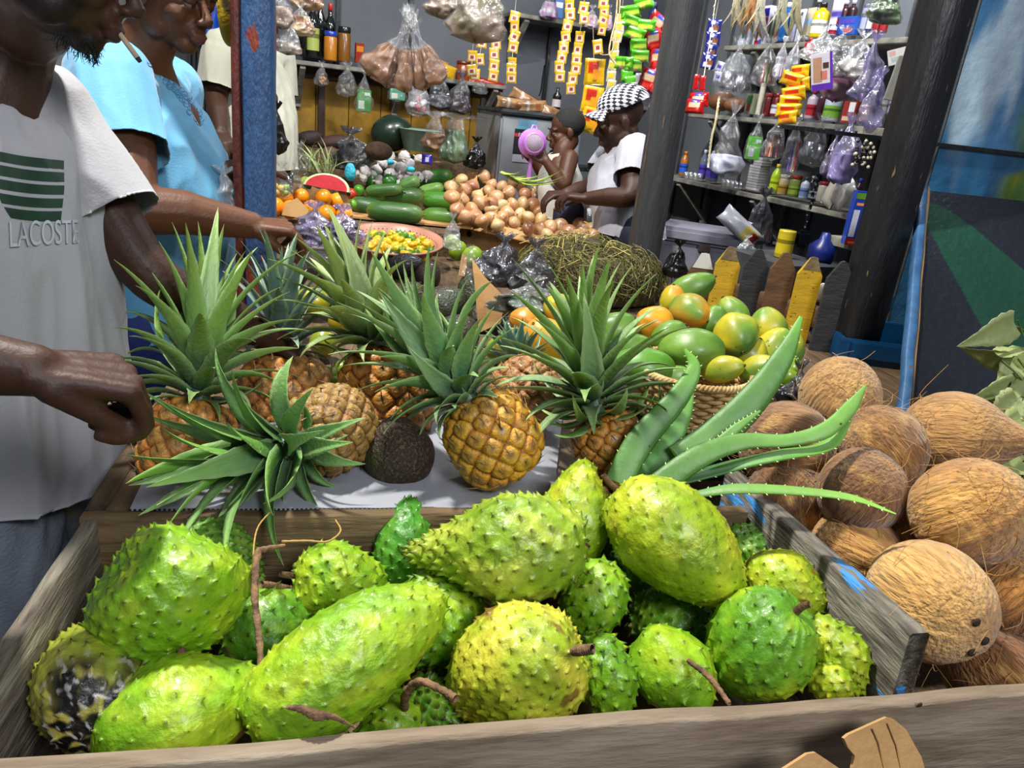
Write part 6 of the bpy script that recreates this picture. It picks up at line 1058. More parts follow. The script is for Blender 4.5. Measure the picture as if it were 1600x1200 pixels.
# avocados, mangoes, limes around the pineapple crowns
def fr(name, label, cat, x, y, z, wpx, lpx, ang, tilt, colA, colB, m, colT=None, neck=.0, seed=0, ribs=0, rib=.02, lump=.03, stem=True, group=None):
    p = PZ(x, y, z); s = depth(p)/FPX*.97; t = thingm(name, label, cat, p, frame(vdir(p, ang, tilt)), group); part(t, 'fruit', fruit_geo(wpx*s/2, lpx*s, seed+int(x), 36, 48, colA=colA, colB=colB, colT=colT, neck=neck, ribs=ribs, rib=rib, lump=lump), m)
    if stem: b = lpx*s/2; part(t, 'stem', tube([(0, 0, b*.93), (.001, 0, b*1.05)], [.0045, .0035], 8), STEM)
    return t
AV = M('avocado_skin', rough=.45, bump=.5, bs=170, c2=.6, ns=90, coat=.15)
for a_ in (('big green-black avocado right of the middle crown', 742, 462, .90, 62, 74, 110, 10, '#33401c', '#1c2414'), ('brown-patched avocado beside the big green-black one', 697, 478, .90, 70, 74, 30, 5, '#3a3020', '#2c3a18'), ('dark purple avocado in front of the pink basin', 632, 415, .91, 40, 62, 10, 10, '#241c24', '#1c2014'), ('dark green avocado left of the purple one in front of the basin', 604, 408, .905, 34, 44, 40, 0, '#28401c', '#1c2c14'), ('dark brown avocado below the basin rim', 668, 432, .89, 44, 52, 70, 0, '#2c1c14', '#3a2a1c'), ('shaded avocado between the left and the tall crowns', 446, 432, .90, 62, 80, 20, 0, '#1c1c18', '#2a3018'), ('dark avocado low behind the shaded pineapple', 540, 470, .89, 56, 66, 80, 0, '#20281a', '#18180f'), ('lower avocado under the brown-patched one', 716, 520, .88, 64, 70, 150, 0, '#3a3424', '#262c18'), ('dark avocado at the foot of the cardboard divider', 800, 520, .885, 58, 64, 20, 0, '#2c3018', '#1c1c12'), ('green-brown avocado behind the golden pineapple’s crown', 668, 512, .885, 60, 72, 120, 0, '#3a4420', '#2a2c18'), ('dark avocado left of the brown-patched one', 640, 470, .89, 58, 66, 60, 0, '#2c2018', '#38401c'), ('avocado in the shade below the grapes', 500, 420, .89, 60, 70, 150, 0, '#20241a', '#2c1c18'), ('small dark avocado right of the grapes', 575, 430, .885, 48, 58, 40, 0, '#1c2014', '#2c2c1c'), ('avocado seen between the two middle crowns', 752, 500, .88, 44, 54, 100, 0, '#2c3018', '#3a2a1c')):
    fr('avocado', a_[0], 'avocado', a_[1], a_[2], a_[3], a_[4], a_[5], a_[6], a_[7], a_[8], a_[9], AV, neck=.18)
for a_ in (('yellow mango left behind the dark pineapple crown', 448, 486, .90, 42, 50, 30, '#b8a418', '#a87814'), ('yellow-green mango between the left crowns', 490, 470, .90, 44, 54, 160, '#a8a41c', '#7a8a1c'), ('green-yellow mango right of the left crowns', 505, 535, .89, 44, 50, 80, '#a0a420', '#8a9a1c'), ('yellow mango deep in the shade under the crowns', 540, 500, .89, 46, 56, 20, '#9a8a14', '#7a6a10')):
    fr('mango', a_[0], 'mango', a_[1], a_[2], a_[3], a_[4], a_[5], a_[6], 5, a_[7], a_[8], WAXY, neck=.1)
for a_ in (('glossy green lime behind the lying pineapple', 512, 588, .885, 32), ('yellowish lime right of the glossy green one', 533, 578, .885, 30), ('pale lime farther right behind the lying pineapple', 556, 582, .885, 32), ('small lime peeping out above the pale one', 550, 562, .885, 26), ('green lime low beside the shaded pineapple', 524, 602, .885, 28), ('green lime behind the short blue-green crown', 728, 560, .885, 40), ('lime in shade right of the avocados', 775, 545, .885, 34), ('pale green lime by the basin’s right rim', 716, 392, .93, 30), ('green lime right of the pale one by the basin', 738, 402, .925, 34), ('green lime behind the two by the basin', 705, 380, .93, 26), ('lime on the table right of the papaya basket', 1228, 588, .93, 40), ('bright lime beside the grey plastic bag', 1236, 575, .95, 34)):
    fr('lime', a_[0], 'lime', a_[1], a_[2], a_[3], a_[4], a_[4]*1.08, 60, 10, '#8aa42c', '#6a8a1c', WAXY, stem=False)
# papayas and the wicker basket
PAP = M('papaya_skin', rough=.42, coat=.08, c2=.72, ns=22, amt=.7, bump=.12, bs=50, thr=(.42, .62), c3='#5a5a1c', ns3=60, thr3=(.68, .72))
GA, GB, OR, YE = '#6a9030', '#4f7626', '#cc8a1c', '#bcae20'
for a_ in (('green papaya at the top of the heap, pointing up right', 1078, 452, 1.03, 44, 78, 28, 0, GA, GB, None), ('orange and green papaya just below the topmost one', 1078, 487, 1.01, 52, 66, -30, 30, OR, GA, OR), ('round orange papaya left of the orange and green one', 1022, 508, 1.0, 58, 62, 150, 45, OR, '#e09a18', None), ('big green papaya in the middle above the basket', 1080, 548, .985, 68, 94, 178, 5, GA, GB, None), ('big green papaya left of the basket, lying level', 1003, 575, .955, 62, 98, 172, 5, '#548c22', GB, None), ('yellow-flushed green papaya seen end-on at the right', 1152, 525, 1.0, 66, 74, -70, 50, GA, YE, GB), ('yellow-green papaya resting on the basket rim', 1128, 577, .965, 40, 66, 10, 20, YE, GA, None), ('yellow papaya at the right rim of the basket', 1187, 578, .975, 44, 62, 20, 30, YE, GA, None), ('green papaya at the far right of the heap', 1200, 512, 1.0, 56, 60, 100, 0, GA, YE, None), ('orange papaya half hidden behind the herb pile’s foot', 822, 502, .985, 42, 50, 160, 10, OR, '#b87018', None), ('orange-yellow papaya left of the wide dark crown', 850, 535, .965, 72, 78, 120, 40, '#d0a014', YE, OR), ('papaya with an orange cheek behind the orange-yellow one', 877, 487, 1.0, 52, 58, 140, 20, OR, GA, YE), ('green papaya deep behind the wide crown', 960, 515, .99, 50, 66, 30, 0, GB, GA, None), ('orange papaya peeping between herb pile and topmost papaya', 1052, 472, 1.0, 40, 50, 90, 10, OR, YE, None), ('green papaya at the back right behind the yellow-flushed one', 1145, 492, 1.01, 44, 58, 120, 0, GA, YE, None), ('dark green papaya in shadow between crown and basket', 930, 590, .93, 50, 60, 60, 0, GB, '#3a6a1c', None), ('green papaya low between the basket and the big green ones', 1048, 592, .94, 38, 60, 20, 10, GA, GB, None), ('green papaya at the foot of the heap right of the basket', 1210, 548, .97, 56, 70, 60, 0, GA, YE, None), ('green papaya filling the gap under the round orange one', 1045, 528, .985, 50, 60, 40, 0, GB, GA, None), ('green papaya between the orange and green one and the yellow-flushed one', 1115, 508, .985, 46, 56, 80, 0, GA, GB, None), ('yellow-green papaya under the yellow-flushed one', 1172, 556, .96, 48, 56, 60, 0, GA, YE, None), ('green papaya behind the left level one', 985, 545, .96, 46, 60, 20, 0, GB, GA, None), ('small green papaya in shade behind the wide crown', 935, 545, .955, 46, 56, 100, 0, GB, GA, None), ('green-yellow papaya at the foot of the fence', 1232, 545, .95, 46, 60, 80, 0, GA, YE, None), ('orange papaya low behind the orange-yellow one', 800, 540, .945, 50, 56, 60, 0, '#b87a18', GA, None)):
    fr('papaya', a_[0], 'papaya', a_[1], a_[2], a_[3], a_[4]*1.12, a_[5]*1.12, a_[6], a_[7], a_[8], a_[9], PAP, colT=a_[10], neck=.12, ribs=5, rib=.025, lump=.03, group='papayas heaped around the basket')
p = PZ(1092, 676, .853); s = depth(p)/FPX; R_ = 92*s; c0 = np.array([p[0]+.01, p[1]+R_*.80, .850]); H_ = .105
t = thingm('wicker_basket', 'pale woven wicker basket under the papayas', 'basket', c0, np.eye(3)); WK = M('wicker', '#c8ac78', c2='#a4844e', ns=30, rough=.6, bump=.3, bs=90); rows = 11; g = []
for j in range(rows):
    z = H_*(j+.5)/rows; rr = R_*(.80+.22*z/H_); a_ = np.linspace(0, 2*math.pi, 193)[:-1]; w_ = .0048*np.cos(a_*16+math.pi*(j % 2)); pts = np.stack([(rr+w_)*np.cos(a_), (rr+w_)*np.sin(a_), z+0*a_], 1); pts = np.vstack([pts, pts[:1]]); g.append(tube(pts, H_/rows*.52, 7, cap=False, flat=1))
part(t, 'weave', g, WK); g = []
for k in range(16):
    a_ = k/16*2*math.pi; g.append(tube([(R_*.79*math.cos(a_), R_*.79*math.sin(a_), 0), (R_*1.02*math.cos(a_), R_*1.02*math.sin(a_), H_)], .0048, 6))
part(t, 'stakes', g, WK); a_ = np.linspace(0, 2*math.pi, 200); part(t, 'rim', [tube(np.stack([(R_*1.03+.005*np.cos(a_*30+q))*np.cos(a_), (R_*1.03+.005*np.cos(a_*30+q))*np.sin(a_), H_+.006+.005*np.sin(a_*30+q)], 1), .0045, 7, cap=False) for q in (0, 2.1, 4.2)], WK)
part(t, 'base', lathe([(R_*.79, .002), (R_*.79, .006)], 30), WK)
# heap of dried herb
rg = np.random.RandomState(8); c0 = PZ(935, 462, .90); c0[1] += .12; g = []; v, f, _ = ell((0, 0, 0), (.235, .19, .155), nu=30, nv=40); v = v*(1+.16*Noise(3, 22)(v))[:, None]; v[:, 2] = np.maximum(v[:, 2], -.03)
base_ = (v, f, lin('#3a3216'))
for i in range(1500):
    d = nrm(np.array([rg.normal(), rg.normal(), abs(rg.normal())*.9+.05])); r_ = rg.uniform(.93, 1.1); b = d*np.array([.235, .19, .155])*r_; b = b*(1+.16*Noise(3, 22)(b[None])[0]); tg = nrm(np.cross(d, rg.normal(size=3))); l = rg.uniform(.03, .10); bi = np.cross(d, tg)*rg.normal(0, .5)
    pts = spline([b-tg*l*.5+d*rg.uniform(-.01, .01), b+bi*l*.3+d*rg.uniform(0, .014), b+tg*l*.5+bi*l*.2], 5); g.append(tube(pts, rg.uniform(.0008, .0019), 3, cap=False, col=mix(lin('#4a4a1a'), lin(['#8a7c3c', '#a8985c', '#34340f', '#5f6424'][rg.randint(4)]), np.array(rg.rand()))))
for i in range(26):
    a_ = rg.uniform(0, 6.28); q = rg.uniform(.3, .95); b = np.array([.22*q*math.cos(a_), .17*q*math.sin(a_), .155*math.sqrt(1-q*q)]); l = rg.uniform(.05, .11); k_ = rg.normal(size=3)*.5; g.append(tube(spline([b, b+np.array([l*.4*k_[0], l*.4*k_[1], l*.45]), b+np.array([l*k_[0]*1.6, l*k_[1]*1.6, l*.2])], 9), .0013, 4, cap=False, col=lin('#b8a860')))
solo('herb_heap', 'big tangled heap of drying greenish-brown thyme behind the papayas', 'herbs', [base_]+g, M('dry_herb', rough=.85), tuple(c0), kind='stuff')
# bags on the table
hang('dark crinkled clear bag of purple produce left of the herb heap', 790, 378, 70, 80, 2.15, ['#2c2430', '#4a4048'], 140, mat=CRINKB, fillh=.6, crush=.22, name='produce_bag'); hang('clear bag with bits of green leaf between the dark bag and the herb heap', 838, 388, 74, 60, 2.1, ['#3c3a28', '#5a5a40'], 141, mat=CRINKB, fillh=.5, crush=.25, name='produce_bag')
hang('low clear bag with green print in front of the herb heap', 830, 440, 56, 104, 1.85, ['#2c4a34', '#5a5a4c'], 142, mat=CRINK, fillh=.6, crush=.25, name='produce_bag'); hang('long twist of clear plastic by the onion box’s left corner', 708, 342, 48, 26, 2.45, None, 143, mat=CRINKM, crush=.25)
hang('knotted plastic between the limes and the cardboard', 735, 390, 40, 30, 2.2, None, 144, mat=CRINK)
flap3('tall brown cardboard divider left of the dark crinkled bag', [(737, 402), (757, 432), (790, 466), (782, 505), (748, 520), (742, 450)], 1.95); flap3('upright cardboard edge beside the limes', [(722, 395), (730, 402), (726, 432), (716, 430)], 2.25)
hang('grey crumpled plastic bag behind the topmost coconut', 1250, 578, 80, 56, 1.62, ['#5a5c60', '#8a8a90'], 145, mat=CRINKB, fillh=.7, crush=.25)
for i, (x, y, h_, w_, z_, fl, lb) in enumerate(((492, 326, 58, 62, 2.55, ['#2c1c24', '#5a4450'], 'plastic bag of dark purple grapes, left one'), (535, 330, 52, 62, 2.55, ['#30202c', '#6a5868'], 'plastic bag of dark purple grapes, right one'))):
    rg = np.random.RandomState(i+4); p = PD(x, y, z_); s = z_/FPX; t = thingm('grape_bag', lb, 'bag', p, np.eye(3)); part(t, 'film', bagmesh(h_*s, w_*s, w_*s*.7, 150+i, crush=.2), LILAC)
    for k in range(34):
        c_ = np.array([rg.uniform(-.36, .36)*w_*s, rg.uniform(-.22, .22)*w_*s, -h_*s*rg.uniform(.42, .9)]); part(t, 'grape', (*ell(c_, (.0095,)*3, nu=8, nv=10)[:2], lin(fl[0] if rg.rand() < .7 else fl[1])), VG())
solo('white_cloth', 'crumpled white cloth in front of the grapes', 'cloth', (lambda v, f, c: (v*(1+.35*Noise(3, 45)(v))[:, None], f))(*ell((0, 0, 0), (.065, .04, .028), nu=30, nv=40)), M('white_cloth', '#c8c4bc', rough=.9, bump=.3, bs=40), tuple(PZ(505, 385, .90)))
solo('green_crate_rim', 'strip of a green plastic crate behind the pink basin', 'crate', box((0, 0, 0), (.32, .02, .05), bev=.004), M('green_plastic', '#1c5a34', rough=.4), tuple(PZ(575, 350, .93)), rotz(-.1), smooth=False)
solo('cardboard_sheet', 'flat cardboard lying under the cucumbers', 'cardboard', box((0, 0, 0), (.62, .36, .008)), CARD, tuple(PZ(630, 345, .965)+np.array([0, .15, 0])), rotz(-.12), smooth=False)
# far end of the table
fr('watermelon', 'large dark green watermelon at the back by the ochre wall', 'watermelon', 612, 208, 1.265, 56, 68, 10, 0, '#14241a', '#1c3020', WAXY, stem=False, lump=.02); solo('brown_sack', 'brown cloth sack end beside the watermelon', 'sack', (lambda v, f, c: (v*(1+.12*Noise(3, 25)(v))[:, None], f))(*ell((0, 0, 0), (.06, .05, .04), nu=24, nv=30)), M('sack_cloth', '#4a3420', c2='#2c1e14', ns=30, rough=.9, bump=.4), tuple(PZ(590, 236, 1.21)))
p = PZ(655, 236, 1.20); t = thingm('basin', 'grey-green plastic basin behind the garlic', 'basin', p+np.array([0, .04, 0]), np.eye(3)); part(t, 'bowl', lathe([(.075, 0), (.105, .10), (.115, .105), (.112, .098), (.10, .10), (.07, .008)], 40), M('sage_plastic', '#6a8474', rough=.4)); part(t, 'contents', lathe([(.07, .05), (.095, .085), (.05, .10)], 24), M('basin_fill', '#4a3c2c', c2='#6a5a44', ns=40, rough=.9, bump=.5))
hang('clear bag standing full of green thyme beside the black bag', 714, 186, 66, 44, 3.35, ['#4a6a3c', '#2c4a2c'], 160, mat=CRINK, fillh=.72, dfac=.8, neck=.5, flare=.1, name='produce_bag'); hang('clear bag of brown sugar standing behind the garlic', 680, 184, 48, 42, 3.4, ['#9a6838', '#7a5028'], 161, mat=CRINK, fillh=.5, neck=.3, name='produce_bag')
hang('glossy black bag between the thyme bag and the refrigerator', 745, 222, 40, 36, 3.4, None, 162, mat=M('black_bag'), name='produce_bag'); hang('dark clear bag of herbs behind the garlic on the left', 548, 210, 54, 70, 3.35, ['#1c2018', '#3a4030'], 163, mat=CRINKB, fillh=.75, name='produce_bag', crush=.2)
hang('black plastic bag hanging low beside the blue post', 432, 172, 66, 34, 2.75, None, 164, mat=M('black_bag')); hang('clear bag in front of the green scallions', 468, 232, 62, 34, 2.95, None, 165, mat=CRINK, crush=.25); hang('clear bag with yellow fruit left of the oranges', 440, 262, 46, 40, 2.85, ['#c8a828', '#7a9a2c'], 166, mat=CRINK, fillshape='balls')
for i, (x, y, w_, h_, c_, lb) in enumerate(((484, 216, 34, 24, '#2c1a14', 'dark brown yam at the back behind the scallions'), (515, 240, 26, 20, '#5a4430', 'brown root behind the scallions'), (480, 250, 18, 14, '#7a6444', 'small tan root left of the scallions'), (522, 222, 44, 22, '#3a1c18', 'dark reddish yam along the ochre wall'))): fr('yam', lb, 'yam', x, y, 1.2 if y < 230 else 1.15, h_, w_*1.2, 10, 0, c_, c_, DULL, stem=False, lump=.12)
solo('folded_sack', 'yellow-green folded sack behind the blue post at the table’s end', 'sack', (lambda v, f, c: (v*(1+.16*Noise(9, 16)(v))[:, None], f))(*ell((0, 0, 0), (.075, .07, .13), nu=30, nv=36)), M('sack_green', '#7a7840', c2='#5a5a30', ns=10, rough=.85, bump=.3), tuple(PZ(444, 268, 1.08)))
g = []; rg = np.random.RandomState(3); b0 = PZ(500, 272, 1.1)
for i in range(34):
    a_ = rg.uniform(-.6, .6); g.append(leaf(b0+np.array([rg.uniform(-.05, .05), rg.uniform(-.03, .03), 0]), (math.sin(a_)+.3*rg.normal(), -.3, .8), (rg.normal(), rg.normal(), -.2), rg.uniform(.10, .17), .008, 1.1, i, tipc='#8a9a3c', basec='#b8c090', edgec='#9ab060'))
solo('scallion_bunch', 'bunch of thin green scallions behind the watermelon wedge', 'scallions', g, LEAF); g = []
for i in range(9):
    a_ = PD(782+i*4, 266+i*2.5, 2.95); b_ = PD(812+i*9, 280+(i*7) % 24, 2.72); g.append(leaf(a_, b_-a_, (0, -.3, 1), np.linalg.norm(b_-a_)*1.1, .020, .3, i+40, tipc='#9ab838', basec='#b8c868', edgec='#a8c850'))
solo('corn_husk', 'bright green corn husks lying behind the onions', 'husks', g, LEAF)
fr('cabbage_piece', 'pale cut piece of cabbage among the onions', 'cabbage', 856, 316, 1.06, 26, 30, 20, 0, '#c8cc9a', '#a8b878', WAXY, stem=False, lump=.12)
solo('white_plastic_bag', 'crumpled white plastic bag at the right end of the onions', 'bag', (lambda v, f, c: (v*(1+.22*(1-2*np.abs(Noise(3, 26)(v)))+.1*Noise(5, 60)(v))[:, None], f))(*ell((0, 0, 0), (.085, .06, .055), nu=60, nv=80)), film('white_bag_film', body=.75, gloss=.35, milk=(.75, .78, .85)), tuple(PZ(928, 345, 1.0)))
solo('wooden_stick', 'short wooden handle sticking up beside the white plastic bag', 'stick', tube([PZ(922, 326, 1.03), PZ(922, 326, 1.03)+np.array([.012, 0, .06])], .009, 10), M('stick_wood', '#8a6440', rough=.7))
# bananas beyond the post
p = PD(358, 205, 3.0); t = thingm('banana_bunch', 'bunch of ripe yellow bananas in clear film behind the woman’s arm', 'bananas', p, np.eye(3))
for i, a_ in enumerate((-.75, -.38, 0.0, .35, .7)):
    c_ = spline([(0, 0, .02), (math.sin(a_)*.03, -.01, -.03), (math.sin(a_)*.085, -.03, -.09), (math.sin(a_)*.075, -.05, -.15)], 12); part(t, 'banana', tube(c_, np.interp(np.linspace(0, 1, 12), [0, .15, .5, .9, 1], [.008, .014, .02, .014, .004]), 8, col=lin('#c8a41c')), WAXY)
part(t, 'stem', tube([(0, 0, .06), (0, 0, .01)], [.012, .016], 8), STEM); part(t, 'film', bagmesh(.14, .17, .12, 9, crush=.2)[:2], CRINK).location = (0, 0, -.06)
# leafy branch on the right
BL = M('bay_leaf', rough=.5, bump=.25, bs=90, c2=.78, ns=30, amt=.6); g = []; stems = []
lf = [((1590, 560), (1505, 552), 30), ((1590, 500), (1512, 540), 30), ((1600, 560), (1560, 610), 34), ((1552, 640), (1508, 628), 16), ((1600, 590), (1512, 632), 22), ((1595, 620), (1545, 660), 34), ((1575, 600), (1570, 665), 30), ((1600, 650), (1555, 690), 30), ((1600, 680), (1560, 705), 26), ((1590, 700), (1550, 735), 22), ((1600, 720), (1560, 742), 24), ((1600, 520), (1560, 500), 26), ((1612, 540), (1590, 600), 36), ((1620, 600), (1580, 640), 30), ((1615, 660), (1575, 700), 28), ((1620, 560), (1640, 500), 30), ((1630, 640), (1660, 600), 30), ((1560, 560), (1600, 545), 26), ((1540, 670), (1575, 720), 20)]
t = thingm('leafy_branch', 'cut branch of broad olive-green leaves at the right edge behind the coconuts', 'branch', PD(1610, 640, 1.5), np.eye(3)); rg = np.random.RandomState(2)
for i, (a_, b_, w_) in enumerate(lf):
    da = 1.50+rg.uniform(-.05, .05); A_ = PD(*a_, da); B_ = PD(*b_, da-rg.uniform(-.03, .05)); L_ = np.linalg.norm(B_-A_); wd = w_*1.5/FPX
    dr = nrm(B_-A_); up_ = nrm(nrm(CAM-A_)+rg.normal(size=3)*.5); q = leaf(A_, dr, up_*-1, L_*1.08, wd*1.35, .35, i, tipc=['#a0a850', '#8c9844', '#acb060'][i % 3], basec='#84903c', edgec='#b8bc74', n=13, fold=.35); part(t, 'leaf', q, BL, world=True)
    stems.append(tube(spline([PD(1625, 660, 1.52), (A_+PD(1625, 660, 1.52))/2+np.array([0, 0, .02]), A_], 8), .0016, 5))
part(t, 'stem', stems+[tube(spline([PD(1590, 780, 1.45), PD(1615, 680, 1.5), PD(1612, 560, 1.52)], 10), .004, 7)], M('green_stem'), world=True)
# ---------------------------------------------------------------- people
def skin(name, c, c2, rough=.52): return M(name, rough=rough, spec=.35, bump=.12, bs=140, c2=.8, ns=35, amt=.5, sss=.05)
def tf(geos, R, o): return [(np.asarray(g[0])@np.asarray(R).T+np.asarray(o), *g[1:]) for g in geos]
def head_geos(s=1.0, fat=1.0, child=False):
    E_ = lambda c, r: ell(np.array(c)*s, np.array(r)*s, nu=16, nv=20); g = []
    g.append(E_((0, -.014, .038), (.074, .094, .082))); g.append(E_((0, .022, -.032), (.058*fat, .062, .072))); g.append(E_((0, .058, -.088), (.026*fat, .026, .022)))
    for q in (-1, 1):
        g.append(E_((q*.036, .046, -.028), (.026*fat, .032, .028))); g.append(E_((q*.028, .074, .020), (.026, .014, .009))); g.append(E_((q*.013, .098, -.032), (.010, .011, .008)))
        g.append(E_((q*.077, -.006, -.008), (.008, .019, .030))); g.append(E_((q*.083, -.012, -.004), (.004, .014, .022))); g.append(E_((q*.030, .077, .010), (.018, .012, .008))); g.append(E_((q*.030, .074, -.010), (.018, .010, .007)))
        g.append(E_((q*.045*fat, .01, -.065), (.02, .035, .03)))
    g += [(g_[0]*s, g_[1]) for g_ in [tube([(0, .080, .016), (0, .098, -.010), (0, .108, -.026)], [.008, .0095, .013], 10)]]+[E_((0, .107, -.027), (.0125, .011, .010))]
    g.append(E_((0, .090, -.060), (.025, .013, .0075))); g.append(E_((0, .089, -.0715), (.022, .012, .008))); g.append(E_((0, .078, -.05), (.03, .016, .02)))
    return g
def head_extras(t, R, o, s, eyes='#1a0f08', lids=.5, hair=None, hcol='#0c0a09', brow=True, skm=None, skc='#3a2216'):
    for q in (-1, 1):
        ey = part(t, 'eye', [(*tf([ell(np.array((q*.030, .0745, .001))*s, (.0125*s,)*3, nu=12, nv=16)], R, o)[0][:2], lin('#7c6a5c'))], VG(), world=True); part(ey, 'iris', [(*tf([ell(np.array((q*.030, .0830, -.001))*s, (.0055*s, .0045*s, .0055*s), nu=8, nv=10)], R, o)[0][:2], lin(eyes))], VG(), world=True)
        if brow: part(t, 'eyebrow', (*tf([tube(np.array([(q*.014, .0935, .022), (q*.03, .0935, .028), (q*.048, .082, .023)])*s, np.array([.0022, .003, .0015])*s, 6)], R, o)[0][:2], lin(hcol)), M('hair_m', rough=.7, bump=.6, bs=300), world=True)
def hand_geos(W, F_, N_, side, s=1.0, curl=(.5, .6, .4), spread=.05, thumb=(.5, .7, .45), tcurl=.5, fk=None):
    """W wrist, F_ towards the knuckles, N_ where the palm faces, side +1/-1 puts the thumb on F x N side"""
    F_ = nrm(F_); N_ = nrm(N_-F_*np.dot(N_, F_)); T = np.cross(F_, N_)*side; g = []
    offs = (.030, .011, -.010, -.029); kf = (.086, .090, .085, .075); L = ((.042, .026, .021), (.046, .029, .022), (.042, .027, .021), (.034, .021, .019))
    for i in range(4):
        b = W+(T*offs[i]*.55)*s; k = W+(F_*kf[i]+T*offs[i]-N_*.004)*s; g += cap_chain([b, (b+k)/2, k], np.array([.0145, .0135, .0115])*s, 10)
        c_ = curl if fk is None else fk[i]; a = 0; p = k; d = F_; pts = [p]; sp = T*spread*(1.5-i)*.6
        for j in range(3):
            a += c_[j]; d = nrm(F_*math.cos(a)+N_*math.sin(a)+sp); p = p+d*L[i][j]*s; pts.append(p)
        g += cap_chain(pts, np.array([.0108, .0098, .0088, .0074])*s*(1 if i < 3 else .88), 10)
    g.append(ell(W+(F_*.045+N_*.004)*s, np.array([.036, .017, .045])*s, np.stack([T, N_, F_], 1)))
    b = W+(F_*.018+T*.022+N_*.006)*s; d = nrm(F_*thumb[0]+T*thumb[1]+N_*thumb[2]); p1 = b+d*.040*s; d2 = nrm(d+F_*tcurl*.6+N_*tcurl*.3-T*tcurl*.3); p2 = p1+d2*.032*s; p3 = p2+nrm(d2+F_*tcurl*.3-T*.25*tcurl)*.026*s
    g += cap_chain([b, p1, p2, p3], np.array([.0165, .0125, .0108, .0085])*s, 10); return g
def loft(secs, R, n=26, m=36):
    """closed trunk through elliptical sections (centre, half width, half depth), bottom to top"""
    S = spline([list(c)+[a, b] for c, a, b in secs], n) if False else None; q = np.array([list(c)+[a, b] for c, a, b in secs]); t = np.linspace(0, len(q)-1, n); q = np.stack([np.interp(t, range(len(q)), q[:, j]) for j in range(5)], 1)
    for _ in range(2): q[1:-1] = (q[:-2]+2*q[1:-1]+q[2:])/4
    a = np.arange(m)*2*math.pi/m; ca, sa = np.sign(np.cos(a))*np.abs(np.cos(a))**.85, np.sign(np.sin(a))*np.abs(np.sin(a))**.85
    P = q[:, None, :3]+q[:, 3][:, None, None]*ca[None, :, None]*R[:, 0]+q[:, 4][:, None, None]*sa[None, :, None]*R[:, 1]; v, f, _ = surf(P, wv=True)
    return (v, [list(k) for k in f]+[list(range(m))[::-1], [len(v)-m+i for i in range(m)]])
def cut(V, F, planes, vox, tor=()):
    V = V.copy(); prot = np.zeros(len(V), bool)
    for c_, r_, R_ in tor: prot |= np.linalg.norm((V-c_)@R_/r_, axis=1) < 1.06
    F = np.asarray(F); rem = np.zeros(len(V), bool)
    for p, n, r in planes:
        n = nrm(n); d = (V-p)@n; near = np.linalg.norm(V-p, axis=1) < r
        if .11 < r < .3: near &= np.linalg.norm((V-p)-np.outer(d, n), axis=1) < (.108 if r not in (.12, .125, .112) else r)
        if .13 <= r < .3: near &= ~prot
        k = near & (d > 0); sn = k & (d < vox*1.6); V[sn] -= n*d[sn, None]; rem |= (k & ~sn)
    keep = ~rem[F].any(1); F = F[keep]; used = np.unique(F); m = np.full(len(V), -1); m[used] = np.arange(len(used)); return V[used], m[F]
def folds(V, F, amp, k=18, seed=0, st=(1, 1, .35), dirn=None):
    N = vnormals(V, F); a = Noise(seed, k*4.2); b = Noise(seed+3, k*9); P = V*np.array(st)
    if dirn is not None: d = nrm(dirn); P = V-np.outer(V@d, d)*.7
    h = (1-2*np.abs(a(P)))*.6+(1-2*np.abs(b(P)))*.25; return V+N*(amp*h)[:, None]
def cloth(t, name, geos, mat, vox, planes, amp=.004, seed=0, k=16, dirn=None, colf=None, smooth=16, label=None, sleeves=()):
    V, F = fuse(geos, vox, smooth); V = folds(V, F, amp, k, seed, dirn=dirn); V, F = cut(V, F, planes, vox); c = None
    for sg, sp in sleeves:
        V2, F2 = fuse(sg, vox, 6); V2 = folds(V2, F2, amp*.8, k, seed+7, dirn=-sp[0][1]); V2, F2 = cut(V2, F2, sp, vox); F = np.concatenate([F, F2+len(V)]); V = np.concatenate([V, V2])
    N = vnormals(V, F); Vi = V-N*.0025; n = len(V); Fi = F[:, ::-1]+n
    e = np.concatenate([F[:, [0, 1]], F[:, [1, 2]], F[:, [2, 3]], F[:, [3, 0]]]); key = np.sort(e, 1); _, idx, cnt = np.unique(key, axis=0, return_index=True, return_counts=True); be = e[idx[cnt == 1]]
    rim = np.stack([be[:, 1], be[:, 0], be[:, 0]+n, be[:, 1]+n], 1)
    o = part(t, name, [(np.vstack([V, Vi]), np.concatenate([F, Fi, rim]), None if c is None else np.vstack([c, c]))], mat, world=True, label=label); return o, V, F
def body(t, geos, mat, vox, col, lipc=None, lip=None, smooth=5, extra=None, name='body'):
    V, F = fuse(geos, vox, smooth); c = np.broadcast_to(lin(col), V.shape).copy(); N_ = Noise(3, 9); c = c*(1+.12*N_(V))[:, None]
    if lip is not None:
        R, o, s = lip; q = (V-o)@R/s; d = np.sqrt(((q[:, 0])/.024)**2+((q[:, 1]-.098)/.020)**2+((q[:, 2]+.0655)/.0115)**2); c = mix(c, lin(lipc), sst(1.15, .8, d))
    if extra is not None: c = extra(V, c)
    part(t, name, [(V, F, np.clip(c, 0, 1))], mat, world=True); return V, F
def fr3(fwd, up): y = nrm(fwd); x = nrm(np.cross(y, up)); z = np.cross(x, y); return np.stack([x, y, z], 1)
class TG(tuple): pass
def T_(c, r, R): g = TG(ell(c, r, R, nu=20, nv=28)); g.m = (np.asarray(c), np.asarray(r), R); return g
SKIN = skin('dark_skin', 0, 0)
